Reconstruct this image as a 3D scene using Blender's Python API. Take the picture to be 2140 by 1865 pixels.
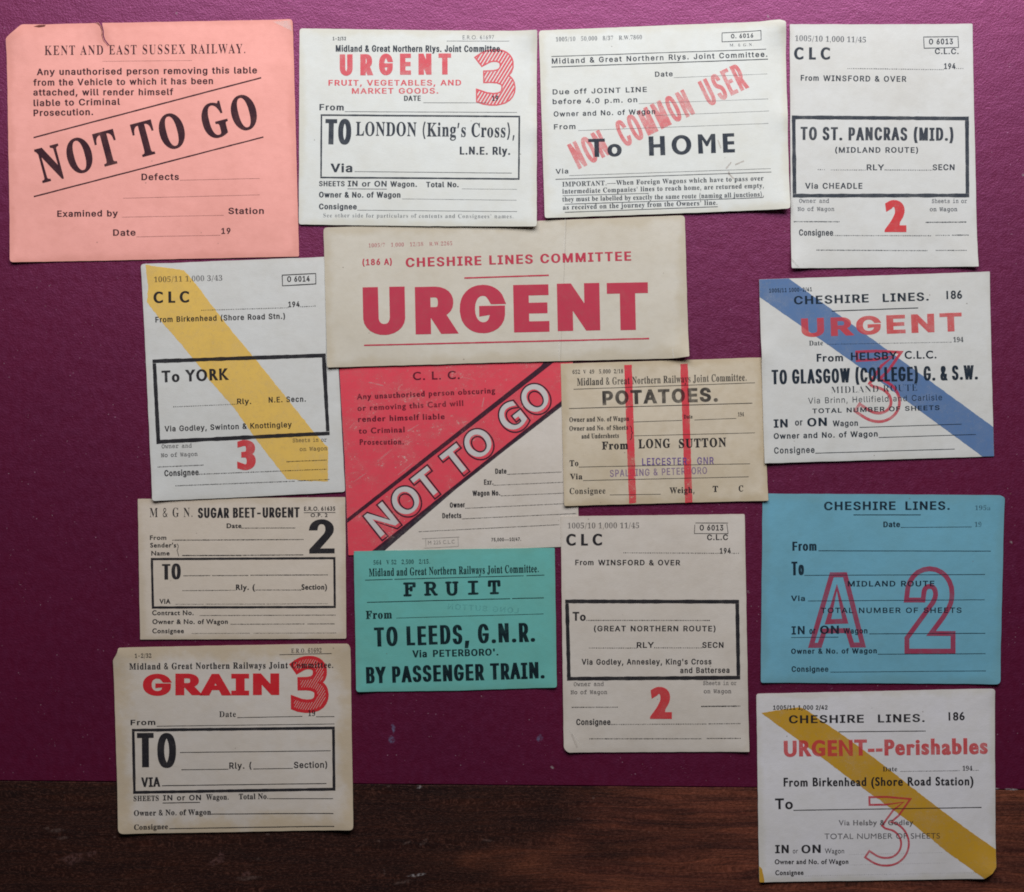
import bpy, bmesh, math, random
from mathutils import Vector, Matrix, noise
from mathutils.geometry import delaunay_2d_cdt

# ------------------------------------------------------------------ scene, camera, light
for o in list(bpy.data.objects):
    bpy.data.objects.remove(o, do_unlink=True)
SC = bpy.context.scene
COL = SC.collection
R = math.radians
U = 0.00025                       # metres on the desk for one unit of the layout (0.25 mm)

cam = bpy.data.cameras.new('camera')
cam.sensor_width = 36.0
cam.lens = 36.0 * 0.70 / (2140 * U)
cam.clip_start = 0.01
cam.clip_end = 50
camo = bpy.data.objects.new('camera', cam)
camo.location = (0, 0, 0.70)
COL.objects.link(camo)
SC.camera = camo

W = bpy.data.worlds.new('World')
SC.world = W
W.use_nodes = True
W.node_tree.nodes['Background'].inputs[0].default_value = (1.0, 0.93, 0.90, 1)
W.node_tree.nodes['Background'].inputs[1].default_value = 0.018

lamp = bpy.data.lights.new('window_light', 'AREA')
lamp.shape = 'RECTANGLE'
lamp.size = 1.05
lamp.size_y = 0.42
lamp.energy = 11.6
lamp.color = (0.97, 0.985, 1.0)
lo = bpy.data.objects.new('window_light', lamp)
lo.location = (0.06, 0.72, 0.52)
lo.rotation_euler = (Vector((0.0, 0.02, 0)) - Vector(lo.location)).to_track_quat('-Z', 'Y').to_euler()
COL.objects.link(lo)

SC.view_settings.view_transform = 'Standard'
SC.view_settings.look = 'None'
SC.view_settings.exposure = 0.0
SC.view_settings.gamma = 1.0
SC.view_settings.use_curve_mapping = False
SC.render.engine = 'CYCLES'
SC.cycles.filter_width = 1.8
SC.cycles.transparent_max_bounces = 24

# ------------------------------------------------------------------ small helpers
def srgb(r, g, b):
    f = lambda c: c / 12.92 if c <= 0.04045 else ((c + 0.055) / 1.055) ** 2.4
    return (f(r / 255), f(g / 255), f(b / 255), 1.0)

def wxy(p):
    return ((p[0] - 1070) * U, (932.5 - p[1]) * U)

class NT:
    """tiny node-tree writer"""
    def __init__(s, name):
        s.m = bpy.data.materials.new(name)
        s.m.use_nodes = True
        s.t = s.m.node_tree
        s.t.nodes.clear()
        s.out = s.t.nodes.new('ShaderNodeOutputMaterial')
    def n(s, kind, **kw):
        nd = s.t.nodes.new('ShaderNode' + kind)
        for k, v in kw.items():
            if k.startswith('_'):
                nd.inputs[k[1:].replace('_', ' ')].default_value = v
            else:
                setattr(nd, k, v)
        return nd
    def l(s, a, b):
        s.t.links.new(a, b)
    def noise(s, co, scale, detail=3, rough=0.55):
        nd = s.n('TexNoise', _Scale=scale, _Detail=detail, _Roughness=rough)
        s.l(co, nd.inputs['Vector'])
        return nd.outputs['Fac']
    def mr(s, v, a, b, c=0.0, d=1.0, smooth=False):
        nd = s.n('MapRange')
        nd.clamp = True
        if smooth: nd.interpolation_type = 'SMOOTHSTEP'
        nd.inputs[1].default_value = a; nd.inputs[2].default_value = b
        nd.inputs[3].default_value = c; nd.inputs[4].default_value = d
        s.l(v, nd.inputs[0])
        return nd.outputs[0]
    def math(s, op, a, b):
        nd = s.n('Math', operation=op)
        for i, v in enumerate((a, b)):
            if isinstance(v, (int, float)): nd.inputs[i].default_value = v
            else: s.l(v, nd.inputs[i])
        return nd.outputs[0]
    def mix(s, fac, a, b, mode='MIX'):
        nd = s.n('Mix', data_type='RGBA', blend_type=mode)
        for i, v in ((0, fac), (6, a), (7, b)):
            if isinstance(v, (int, float)): nd.inputs[i].default_value = v
            elif isinstance(v, tuple): nd.inputs[i].default_value = v
            else: s.l(v, nd.inputs[i])
        return nd.outputs[2]

def pos(nt):
    g = nt.n('NewGeometry')
    return g.outputs['Position']

def scaled(nt, co, sx, sy, sz=1.0):
    m = nt.n('Mapping')
    m.inputs['Scale'].default_value = (sx, sy, sz)
    nt.l(co, m.inputs['Vector'])
    return m.outputs[0]

# ------------------------------------------------------------------ materials
def paper(name, col, tone, tone_w=14.0, tone_amt=0.5, mott=0.10, scuff=0.0, scuff_col=None):
    """uncoated card: fibre mottling, a few specks, browned or soiled rim that follows the sheet edge"""
    nt = NT(name)
    co = pos(nt)
    big = nt.noise(co, 28, 4)
    mid = nt.noise(co, 160, 4, 0.6)
    fine = nt.noise(co, 1500, 2)
    base = nt.mix(nt.mr(big, 0.35, 0.70, 0, mott * 2.2), col, tone)
    base = nt.mix(nt.mr(mid, 0.45, 0.75, 0, mott * 1.6), base, tone)
    base = nt.mix(nt.mr(fine, 0.3, 0.7, 0, 0.10), base, (col[0] * .8, col[1] * .78, col[2] * .76, 1))
    dirt = nt.noise(co, 17, 5, .68)
    base = nt.mix(nt.mr(dirt, .50, .74, 0, mott * 1.8), base, (col[0] * .70, col[1] * .66, col[2] * .60, 1))
    fib = nt.noise(scaled(nt, co, 1.0, 5.0), 320, 2, .6)
    base = nt.mix(nt.mr(fib, .58, .72, 0, .10), base, (col[0] * .72, col[1] * .70, col[2] * .66, 1))
    at = nt.n('Attribute', attribute_name='edge_distance')
    d = nt.math('ADD', at.outputs['Fac'], nt.mr(nt.noise(co, 48, 6, .62), 0.3, 0.7, -tone_w * .65, tone_w * .55))
    rim = nt.mr(d, 0.0, tone_w, tone_amt, 0.0, True)
    base = nt.mix(rim, base, tone)
    v = nt.n('TexVoronoi', _Scale=120.0)
    nt.l(co, v.inputs['Vector'])
    sp = nt.mr(v.outputs['Distance'], 0.035, 0.055, 1, 0)
    gate = nt.mr(nt.noise(co, 60, 1), 0.56, 0.60)
    base = nt.mix(nt.math('MULTIPLY', nt.math('MULTIPLY', sp, gate), 0.55), base, srgb(110, 95, 85))
    p = nt.n('BsdfPrincipled', _Roughness=0.75)
    p.inputs['Specular IOR Level'].default_value = 0.18
    nt.l(base, p.inputs['Base Color'])
    b = nt.n('Bump', _Strength=0.18, _Distance=0.0002)
    nt.l(nt.math('ADD', fine, nt.math('MULTIPLY', big, 16.0)), b.inputs['Height'])
    nt.l(b.outputs[0], p.inputs['Normal'])
    nt.l(p.outputs[0], nt.out.inputs[0])
    return nt.m

INKS = {}
def ink(name, col, alpha=0.95, wear=0.25, scale=900.0, rub=0.0):
    """printing ink: lets some paper through, with specks and lighter patches where the print is worn"""
    nt = NT('ink_' + name)
    co = pos(nt)
    f = nt.noise(co, scale, 3, 0.7)
    g = nt.noise(co, scale * 0.16, 3, 0.6)
    a = nt.mr(f, 0.30, 0.48, alpha * (1 - wear), alpha)
    a = nt.math('MULTIPLY', a, nt.mr(g, 0.32, 0.60, 1 - wear * 0.7, 1.0))
    oi = nt.n('ObjectInfo')
    a = nt.math('MULTIPLY', a, nt.mr(oi.outputs['Random'], 0, 1, 1 - wear * .45, 1.0))
    k = nt.noise(co, 70, 4, .7)
    a = nt.math('MULTIPLY', a, nt.mr(k, 0.50, 0.72, 1.0, 1 - wear * .9))
    if rub > 0:
        h = nt.noise(scaled(nt, co, 1.0, 1.6), 42, 8, 0.78)
        hz = nt.mr(h, 0.46, 0.70, 0.0, 1.0)
        w = nt.noise(co, 620, 5, 0.8)
        sp = nt.mr(nt.math('ADD', w, nt.math('MULTIPLY', hz, .16)), 0.64, 0.70, 0.0, 1.0)
        a = nt.math('MULTIPLY', a, nt.math('SUBTRACT', 1.0, nt.math('MULTIPLY', sp, rub)))
        a = nt.math('MULTIPLY', a, nt.math('SUBTRACT', 1.0, nt.math('MULTIPLY', hz, rub * .55)))
    p = nt.n('BsdfPrincipled', _Roughness=0.6)
    p.inputs['Specular IOR Level'].default_value = 0.2
    c2 = nt.mix(nt.mr(g, 0.3, 0.7, 0, 0.35), col, (col[0] * .8, col[1] * .8, col[2] * .8, 1))
    nt.l(c2, p.inputs['Base Color'])
    t = nt.n('BsdfTransparent')
    mx = nt.n('MixShader')
    nt.l(a, mx.inputs[0]); nt.l(t.outputs[0], mx.inputs[1]); nt.l(p.outputs[0], mx.inputs[2])
    nt.l(mx.outputs[0], nt.out.inputs[0])
    INKS[name] = nt.m
    return nt.m

# ------------------------------------------------------------------ letter shapes
# Outlines of the four kinds of type on the labels (I grotesque, G humanist, S old-style bold, M slab),
# two characters to a number, cap height 500.
OUTLINES = [   # kind of type, character code, advance, then for every contour its point count and the steps between points
    (0,38,440,77,212,-6,36,7,36,13,30,20,50,57,14,22,12,28,8,36,3,43,-58,0,-2,-28,-8,-35,-13,-31,-19,-26,-22,-22,-25,-16,-28,-11,-29,-5,-27,1,-24,7,-20,12,-15,15,-11,20,-5,22,2,23,8,21,15,20,24,21,117,87,32,33,20,37,5,21,-1,26,-7,27,-15,24,-21,19,-27,15,-32,7,-36,0,-33,-7,-27,-15,-21,-20,-15,-25,-8,-29,0,-31,6,-26,11,-25,17,-26,249,-300,72,0,-264,322,-23,35,-6,17,-2,18,2,17,6,15,9,12,13,9,16,6,17,2,24,-4,19,-12,12,-17,4,-22,-1,-16,-6,-14,-17,-22,-155,-121,-20,-22,-14,-23,-9,-26,-1,-33,7,-36,17,-32,26,-26,34,-20,40,-11),
    (0,39,203,4,126,312,7,188,-64,0,8,-188),
    (0,40,268,22,89,166,4,-37,16,-75,27,-75,37,-73,59,0,-47,110,-27,97,-7,45,-2,45,2,51,8,54,12,56,17,57,20,56,24,53,-59,0,-28,-57,-20,-53,-17,-57,-12,-60,-7,-58),
    (0,41,268,22,95,-94,37,72,27,74,16,76,6,75,-3,56,-8,59,-13,59,-18,57,-21,51,-23,45,-58,0,24,-53,20,-56,17,-57,12,-56,7,-54,3,-51,-2,-44,-7,-45,-27,-96,-47,-112),
    (0,44,185,4,83,-117,52,187,-69,0,-29,-187),
    (0,45,445,4,112,240,0,-55,219,0,0,55),
    (0,46,185,16,98,-4,17,5,14,11,8,15,1,18,-5,17,-11,13,-15,8,-18,2,-16,-5,-14,-11,-8,-15,-2,-18,5,-17,11,-13,16,-9),
    (0,47,245,4,175,523,-161,-598,56,0,161,598),
    (0,48,445,32,236,-6,26,4,24,7,22,12,19,15,18,18,27,47,18,61,8,72,-3,77,-13,66,-23,54,-32,41,-20,15,-21,12,-24,7,-26,4,-52,-4,-24,-7,-22,-12,-19,-15,-33,-41,-23,-54,-13,-66,-3,-77,8,-72,18,-61,28,-47,17,-18,20,-15,22,-12,23,-7,24,214,49,-33,9,-27,21,-21,32,-15,42,-9,52,-1,60,5,57,12,48,18,37,24,26,30,15,35,3,32,-9,28,-21,21,-31,15,-43,8,-52,2,-61,-5,-56,-12,-48,-18,-37,-24,-26,-30,-15),
    (0,49,445,4,384,0,0,54,-309,0,0,-54,7,195,500,-110,-81,0,-67,124,89,0,-441,62,0,0,500),
    (0,50,445,38,383,0,0,56,-233,0,0,3,151,160,50,66,14,27,7,27,2,27,-4,38,-15,34,-23,28,-31,22,-37,14,-43,5,-42,-5,-38,-14,-32,-23,-24,-30,-15,-37,-6,-42,61,0,6,39,12,22,16,16,21,12,26,6,27,0,24,-5,22,-10,17,-15,12,-20,6,-23,0,-24,-5,-23,-23,-42,-223,-242,0,-47),
    (0,51,445,46,239,-6,23,4,41,14,35,23,26,30,17,36,5,41,-5,41,-16,36,-27,30,-35,22,-44,13,-51,0,0,-11,158,180,0,47,-298,0,0,-56,215,0,0,-3,-129,-147,0,-51,84,-3,32,-10,24,-17,17,-20,9,-24,3,-27,-3,-28,-11,-23,-17,-18,-22,-13,-26,-8,-29,-3,-28,2,-25,7,-21,12,-17,16,-11,20,-6,24,-64,0,11,-49,21,-32,29,-25,36,-18,41,-10),
    (0,52,445,7,406,104,0,56,-299,0,198,340,-62,0,-204,-344,0,-52,4,337,0,0,312,-60,0,0,-312),
    (0,53,445,52,229,-6,45,8,39,19,31,27,24,36,13,42,3,43,-4,34,-11,32,-15,27,-20,24,-25,19,-28,13,-31,8,-31,2,-26,-3,-24,-8,-37,-21,16,148,212,0,0,56,-266,0,-28,-252,60,-6,17,12,22,10,24,6,25,2,30,-4,26,-10,22,-18,16,-23,11,-27,3,-31,-3,-30,-10,-26,-16,-23,-22,-17,-25,-10,-29,-4,-24,3,-23,7,-19,12,-15,16,-11,20,-5,21,-61,0,9,-45,19,-31,26,-26,34,-19,38,-11),
    (0,54,445,29,245,-5,21,3,39,16,32,25,24,32,16,39,5,44,-5,44,-14,38,-22,31,-31,23,-36,14,-43,5,-39,-7,-30,-19,-19,-26,5,0,168,243,-68,0,-140,-207,-25,-48,-14,-39,-6,-38,2,-44,13,-41,23,-36,30,-27,37,-18,43,-8,24,215,48,-26,5,-24,12,-18,18,-14,23,-8,27,-2,30,5,28,11,25,16,20,22,14,25,9,28,2,26,-6,23,-11,19,-18,14,-22,8,-27,2,-30,-5,-28,-11,-25,-17,-21,-21,-15,-25,-8),
    (0,55,445,7,162,0,222,441,0,59,-323,0,0,-56,257,0,-223,-444),
    (0,56,445,46,247,-6,23,4,41,13,35,22,26,28,16,34,6,38,-3,31,-10,28,-16,25,-20,20,-23,15,-27,8,0,2,33,15,25,26,17,33,5,38,-5,36,-15,32,-23,27,-31,20,-37,13,-42,5,-42,-5,-37,-13,-31,-20,-23,-27,-15,-32,-5,-36,6,-38,16,-33,26,-26,33,-15,0,-2,-33,-11,-23,-17,-19,-21,-14,-26,-8,-29,-2,-33,9,-37,19,-33,28,-26,36,-20,43,-11,24,214,48,-30,5,-26,9,-20,14,-14,19,-9,22,-1,26,5,26,12,22,18,17,24,14,27,7,30,2,29,-5,25,-10,21,-16,15,-20,9,-24,2,-26,-5,-24,-12,-21,-18,-16,-22,-12,-28,-7,24,216,285,-25,4,-21,9,-18,14,-13,18,-7,21,-1,24,4,23,10,19,15,16,20,11,23,7,26,1,25,-4,21,-9,17,-13,13,-18,7,-21,2,-24,-5,-23,-10,-20,-15,-16,-20,-11,-22,-7),
    (0,57,445,29,200,505,-21,-3,-39,-16,-32,-25,-25,-32,-15,-39,-6,-44,5,-44,15,-38,22,-31,31,-23,37,-14,42,-5,38,7,31,19,19,26,-6,0,-168,-243,69,0,140,207,25,48,14,39,6,38,-3,44,-13,41,-22,36,-30,27,-38,18,-42,8,24,229,452,27,-5,23,-12,19,-18,14,-23,8,-27,2,-30,-5,-28,-11,-25,-17,-20,-21,-14,-25,-9,-28,-2,-26,6,-23,11,-19,18,-14,23,-8,26,-2,30,5,28,11,25,17,21,21,15,25,8),
    (0,65,471,10,84,0,103,297,54,173,-13,0,32,-104,128,-366,67,0,-184,500,-73,0,-182,-500,4,363,140,0,55,-255,0,0,-55),
    (0,66,448,26,242,0,54,4,43,14,32,20,22,28,13,32,5,36,-4,36,-12,30,-17,23,-21,18,-24,12,-24,5,0,4,46,22,16,16,12,20,7,25,1,32,-6,34,-15,31,-24,25,-32,19,-41,11,-214,3,0,-500,13,122,227,130,0,29,-5,25,-11,20,-16,14,-20,8,-22,1,-27,-10,-29,-22,-24,-16,-8,-46,-9,-133,0,13,122,444,126,0,21,-3,32,-14,12,-11,14,-27,3,-30,-5,-23,-11,-20,-16,-16,-20,-11,-24,-7,-132,-1),
    (0,67,501,65,300,-4,35,9,32,13,28,19,25,24,20,28,15,32,10,37,-64,0,-7,-24,-11,-22,-15,-18,-17,-15,-41,-20,-47,-7,-44,6,-38,17,-33,28,-25,39,-16,49,-5,59,5,59,16,49,25,38,32,29,39,17,44,6,24,-2,45,-13,19,-12,17,-15,15,-18,11,-21,7,-25,64,0,-7,28,-14,34,-19,29,-23,25,-28,20,-31,15,-34,9,-37,5,-56,-5,-29,-8,-27,-11,-25,-16,-22,-19,-20,-22,-17,-26,-14,-28,-11,-32,-7,-34,-4,-37,4,-75,7,-35,11,-31,14,-29,17,-25,20,-22,22,-19,25,-16,27,-12,29,-7,31,-4),
    (0,68,494,39,234,0,35,4,32,8,30,11,27,15,23,19,20,21,17,25,14,28,11,31,7,33,3,75,-10,69,-11,31,-13,28,-17,25,-20,21,-23,18,-26,15,-28,11,-32,8,-34,4,-147,0,0,-56,139,0,27,-3,46,-15,37,-25,26,-36,18,-45,7,-54,-3,-58,-12,-50,-22,-41,-33,-31,-43,-21,-53,-9,-132,0,0,-56,4,59,500,0,-500,63,0,0,500),
    (0,69,411,12,369,0,0,56,-247,0,0,169,227,0,0,56,-227,0,0,163,244,0,0,56,-307,0,0,-500),
    (0,70,403,10,122,0,0,217,218,0,0,56,-218,0,0,171,241,0,0,56,-304,0,0,-500),
    (0,71,511,64,279,-6,28,3,51,16,44,27,34,38,23,48,10,55,1,70,-192,0,0,-55,149,0,-19,3,-5,-42,-14,-36,-21,-29,-29,-22,-35,-13,-40,-5,-44,6,-39,17,-33,29,-25,38,-16,49,-5,59,5,59,16,49,25,39,32,28,38,17,43,6,49,-7,21,-9,19,-12,31,-34,20,-43,65,0,-7,26,-13,33,-19,29,-24,25,-28,20,-32,16,-35,10,-38,5,-56,-5,-28,-8,-27,-11,-25,-16,-22,-19,-20,-22,-17,-26,-14,-28,-10,-32,-7,-34,-4,-76,11,-70,10,-32,14,-28,17,-26,20,-22,23,-19,25,-16,27,-11,29,-8),
    (0,72,508,12,122,0,0,228,264,0,0,-228,63,0,0,500,-63,0,0,-216,-264,0,0,216,-63,0,0,-500),
    (0,73,295,12,265,0,0,56,-85,0,0,388,85,0,0,56,-234,0,0,-56,85,0,0,-388,-85,0,0,-56),
    (0,74,390,28,198,-6,30,5,27,9,23,15,21,19,15,24,11,28,5,32,1,374,-64,0,0,-368,-9,-38,-20,-27,-30,-15,-36,-3,-33,9,-25,21,-15,33,-3,58,-63,0,0,-44,5,-32,11,-28,15,-24,21,-19,24,-15,27,-9,30,-5),
    (0,75,459,7,224,271,3,0,214,229,-84,0,-186,-202,-68,-86,0,-69,4,122,0,0,500,-63,0,0,-500,4,441,0,-217,304,-39,-49,181,-255),
    (0,76,386,6,355,0,0,56,-233,0,0,444,-63,0,0,-500),
    (0,77,617,20,120,0,-3,449,-7,0,46,-134,125,-315,55,0,112,286,56,163,-6,0,-2,-449,62,0,0,500,-90,0,-122,-316,-44,-136,14,0,-34,108,-133,344,-90,0,0,-500),
    (0,78,514,16,123,0,-1,322,-5,124,-11,-2,68,-119,206,-325,75,0,0,500,-63,0,0,-345,6,-102,9,1,-50,94,-223,352,-75,0,0,-500),
    (0,79,524,46,278,-6,31,4,28,7,27,12,25,16,23,19,19,22,17,25,15,29,10,31,8,35,3,36,-3,76,-8,34,-10,32,-15,28,-17,26,-19,22,-23,19,-25,16,-27,11,-28,8,-31,4,-31,0,-31,-4,-29,-8,-26,-11,-25,-16,-23,-19,-20,-22,-17,-26,-14,-28,-11,-32,-7,-34,-4,-37,4,-75,7,-35,11,-31,14,-29,17,-25,20,-22,23,-19,25,-16,26,-12,29,-7,31,-4,24,251,52,-41,9,-38,20,-31,31,-23,41,-13,52,-3,60,8,57,19,47,27,36,34,26,40,14,43,3,42,-9,37,-20,31,-30,23,-42,14,-52,2,-61,-8,-56,-18,-47,-27,-36,-35,-26,-39,-14),
    (0,80,437,31,122,0,0,444,116,0,33,-5,27,-11,19,-17,13,-22,7,-26,1,-29,-4,-27,-10,-24,-16,-20,-22,-14,-30,-9,-149,-2,0,-55,138,0,27,3,45,13,35,23,26,30,16,37,7,42,-2,43,-12,39,-21,34,-30,27,-40,18,-51,8,-186,0,0,-500),
    (0,82,441,31,122,0,0,444,116,0,34,-4,26,-11,20,-16,13,-21,7,-25,1,-28,-4,-27,-10,-22,-16,-18,-23,-12,-29,-8,-162,-1,0,-57,151,1,26,2,45,12,36,21,26,28,16,36,7,41,-2,43,-12,39,-21,33,-31,25,-40,17,-50,8,-187,0,0,-500,4,420,0,-122,225,-72,0,121,-225),
    (0,83,439,69,234,-8,26,2,47,12,39,21,28,27,19,34,8,38,-2,34,-8,28,-15,23,-18,18,-46,28,-146,46,-20,11,-17,14,-12,18,-4,23,3,22,11,20,16,17,21,12,27,8,30,3,42,-6,34,-15,24,-25,11,-34,62,0,-2,19,-12,35,-21,30,-30,24,-38,18,-44,9,-48,0,-44,-9,-38,-17,-31,-25,-22,-31,-12,-37,1,-45,6,-21,11,-20,15,-17,18,-15,48,-24,140,-44,20,-11,15,-14,10,-17,4,-22,-4,-25,-12,-22,-19,-18,-24,-13,-29,-8,-32,-3,-29,3,-27,7,-24,12,-19,16,-12,22,-6,26,-65,0,11,-49,20,-34,29,-27,38,-19,45,-11),
    (0,84,441,8,189,444,0,-444,63,0,0,444,158,0,0,56,-379,0,0,-56),
    (0,85,508,29,269,-8,28,3,49,15,41,25,32,34,21,41,9,47,0,343,-63,0,0,-334,-6,-33,-14,-29,-21,-23,-28,-18,-33,-10,-40,-2,-36,6,-31,14,-25,21,-18,26,-10,31,-2,351,-63,0,0,-343,9,-47,22,-41,31,-34,42,-25,49,-15),
    (0,86,471,10,273,0,182,500,-67,0,-103,-297,-54,-173,13,0,-32,105,-129,365,-67,0,184,-500),
    (0,87,674,22,227,0,102,388,15,79,-14,0,15,-82,103,-385,73,0,137,500,-65,0,-91,-357,-22,-104,9,0,-23,104,-93,357,-72,0,-93,-357,-22,-104,8,0,-22,104,-91,357,-65,0,136,-500),
    (0,89,464,12,263,0,0,205,184,295,-73,0,-127,-212,-27,-61,25,0,-27,60,-128,213,-74,0,184,-295,0,-205),
    (0,97,383,45,187,-6,25,7,20,10,16,13,20,27,4,0,0,-51,59,0,0,247,-4,38,-10,30,-16,23,-20,16,-23,12,-46,11,-51,-1,-30,-7,-29,-12,-25,-17,-21,-23,-16,-31,58,-17,18,27,31,21,21,6,24,2,24,-2,20,-7,15,-10,11,-14,7,-18,0,-33,-6,-9,-11,-5,-135,-21,-46,-19,-18,-15,-13,-19,-8,-25,-2,-31,6,-32,15,-27,22,-21,27,-15,31,-9,18,146,46,-18,5,-16,9,-12,11,-7,14,-3,18,3,19,9,15,13,11,17,8,123,23,16,8,0,-57,-5,-22,-10,-21,-16,-18,-22,-14,-27,-9),
    (0,98,417,28,237,-8,43,9,37,21,29,31,22,41,13,49,2,57,-7,53,-18,45,-26,36,-34,26,-39,15,-42,3,-31,-5,-23,-10,-18,-13,-29,-36,-4,0,0,186,-60,0,0,-500,58,0,0,58,6,0,23,-31,15,-14,21,-12,27,-7,24,208,46,-30,7,-25,15,-19,23,-14,30,-8,35,-1,40,4,38,11,32,16,26,22,19,28,11,33,2,31,-7,25,-16,19,-23,13,-29,8,-34,1,-39,-4,-36,-11,-33,-16,-27,-22,-20,-28,-11),
    (0,99,389,48,231,-6,25,5,24,9,21,13,19,16,15,18,13,22,9,24,-58,14,-12,-28,-21,-22,-28,-14,-34,-5,-34,4,-27,15,-21,22,-15,28,-9,33,-3,36,3,37,9,33,15,28,21,23,27,14,34,5,34,-5,27,-14,20,-21,13,-27,57,15,-11,29,-14,20,-16,18,-19,14,-22,11,-49,13,-33,0,-46,-9,-40,-21,-31,-31,-24,-41,-13,-49,-3,-56,8,-52,19,-45,27,-36,37,-27,42,-15),
    (0,100,417,28,200,-8,30,5,23,10,18,13,30,38,6,0,0,-58,58,0,0,500,-60,0,0,-186,-4,0,-22,29,-16,14,-20,12,-26,7,-36,1,-43,-8,-37,-21,-30,-31,-22,-40,-13,-50,-2,-56,7,-53,18,-46,26,-36,34,-26,39,-15,24,193,46,-31,7,-25,16,-20,24,-13,30,-8,34,-1,39,4,36,11,32,16,27,22,19,28,12,33,2,31,-7,25,-15,19,-22,13,-29,8,-35,1,-40,-4,-38,-11,-33,-16,-26,-23,-19,-27,-12),
    (0,101,397,54,227,-7,51,11,28,15,23,20,18,23,12,27,-59,15,-11,-22,-12,-14,-15,-10,-17,-8,-45,-4,-31,5,-27,13,-21,21,-16,27,-9,33,-2,62,3,30,10,28,16,24,21,19,26,12,32,4,31,-4,25,-12,20,-19,15,-25,8,-31,3,-34,28,18,-259,0,0,-51,292,0,0,37,-6,45,-12,38,-17,30,-22,24,-26,18,-28,12,-30,6,-35,1,-46,-9,-39,-21,-32,-32,-23,-41,-13,-49,-2,-55,8,-52,18,-45,28,-36,37,-27,45,-15),
    (0,102,249,4,6,373,0,-52,218,0,0,52,16,139,0,0,411,3,24,10,17,16,10,23,4,32,-6,16,52,-21,6,-41,3,-26,-4,-24,-10,-21,-15,-16,-20,-9,-25,-2,-447),
    (0,103,418,49,236,-146,40,9,35,17,28,24,19,33,8,42,0,394,-58,0,0,-60,-6,0,-22,31,-16,13,-20,12,-27,7,-36,1,-42,-8,-37,-21,-30,-30,-23,-41,-13,-48,-2,-55,8,-52,18,-43,26,-34,34,-24,39,-13,41,-3,30,4,23,9,18,12,30,37,5,0,0,-84,-4,-20,-7,-17,-11,-14,-14,-11,-35,-14,-39,-2,-28,3,-21,8,-17,10,-30,34,-50,-28,17,-26,19,-19,24,-15,29,-12,35,-6,24,193,58,-31,6,-25,15,-19,21,-14,28,-8,33,-1,38,4,35,11,31,16,26,23,19,28,12,33,2,30,-7,25,-15,19,-22,14,-28,7,-34,2,-39,-5,-36,-10,-31,-17,-24,-22,-18,-27,-10),
    (0,104,403,28,113,246,8,26,14,21,18,16,22,10,25,4,33,-3,29,-15,20,-27,9,-36,0,-242,60,0,0,236,-4,44,-12,35,-19,28,-26,19,-31,12,-36,4,-39,-6,-35,-16,-28,-29,-20,-44,11,0,0,217,-60,0,0,-500,60,0),
    (0,105,164,4,112,0,0,373,-60,0,0,-373,16,86,435,16,5,13,10,7,13,2,16,-5,15,-10,12,-14,7,-17,2,-15,-5,-13,-10,-8,-13,-1,-16,4,-15,11,-12,14,-7),
    (0,107,374,7,174,196,7,0,173,177,-74,0,-162,-165,-10,0,0,-74,4,112,0,0,500,-60,0,0,-500,4,366,0,-178,225,-43,-42,144,-183),
    (0,108,186,13,178,3,-11,50,-28,-2,-14,4,-8,9,-4,16,-1,420,-60,0,0,-427,3,-18,13,-29,24,-20,34,-8),
    (0,109,599,53,112,0,1,255,8,24,13,19,16,14,20,9,21,4,27,-3,25,-12,18,-20,8,-27,0,-263,61,0,1,260,6,21,11,17,15,13,20,10,22,4,28,-3,26,-11,19,-20,9,-32,0,-259,60,0,0,251,-4,40,-12,32,-18,25,-24,17,-29,11,-31,4,-28,-3,-27,-9,-23,-13,-20,-18,-15,-22,-9,-25,8,0,-12,36,-21,29,-29,18,-38,7,-23,-3,-23,-7,-21,-13,-18,-17,-14,-22,-10,-28,4,0,0,83,-58,0,0,-373),
    (0,110,403,28,113,246,8,26,14,21,18,16,22,10,25,4,33,-3,29,-15,20,-27,9,-36,0,-242,60,0,0,236,-4,44,-12,35,-20,28,-25,19,-31,12,-36,4,-39,-6,-35,-16,-28,-29,-20,-44,9,0,0,90,-58,0,0,-373,60,0),
    (0,111,408,24,216,-8,47,9,40,21,32,32,23,41,14,48,2,56,-8,52,-18,46,-28,36,-36,26,-44,15,-49,3,-46,-9,-40,-21,-31,-31,-24,-41,-13,-49,-3,-56,8,-52,19,-45,27,-36,37,-27,42,-15,24,195,46,-32,7,-26,17,-20,24,-13,29,-8,34,-1,37,4,35,11,33,16,27,23,20,29,12,35,3,32,-7,26,-17,20,-24,14,-30,7,-34,2,-37,-5,-35,-10,-32,-17,-27,-23,-21,-29,-12),
    (0,112,417,28,112,-140,0,198,4,0,23,-31,16,-14,20,-12,27,-7,35,-2,43,9,37,21,29,31,22,41,13,49,2,57,-7,53,-18,45,-26,36,-34,26,-39,15,-42,3,-31,-5,-23,-10,-18,-13,-29,-36,-6,0,0,59,-58,0,0,-513,24,208,46,-30,7,-25,15,-19,23,-14,30,-8,35,-1,40,4,38,11,32,16,26,22,19,28,11,33,2,31,-7,25,-16,19,-23,13,-29,8,-34,1,-39,-4,-36,-11,-33,-16,-27,-22,-20,-28,-11),
    (0,114,255,18,112,0,0,246,6,22,12,20,17,15,20,11,24,5,48,-2,0,60,-30,1,-31,-4,-28,-13,-22,-20,-15,-26,-3,0,0,58,-58,0,0,-373),
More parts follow.
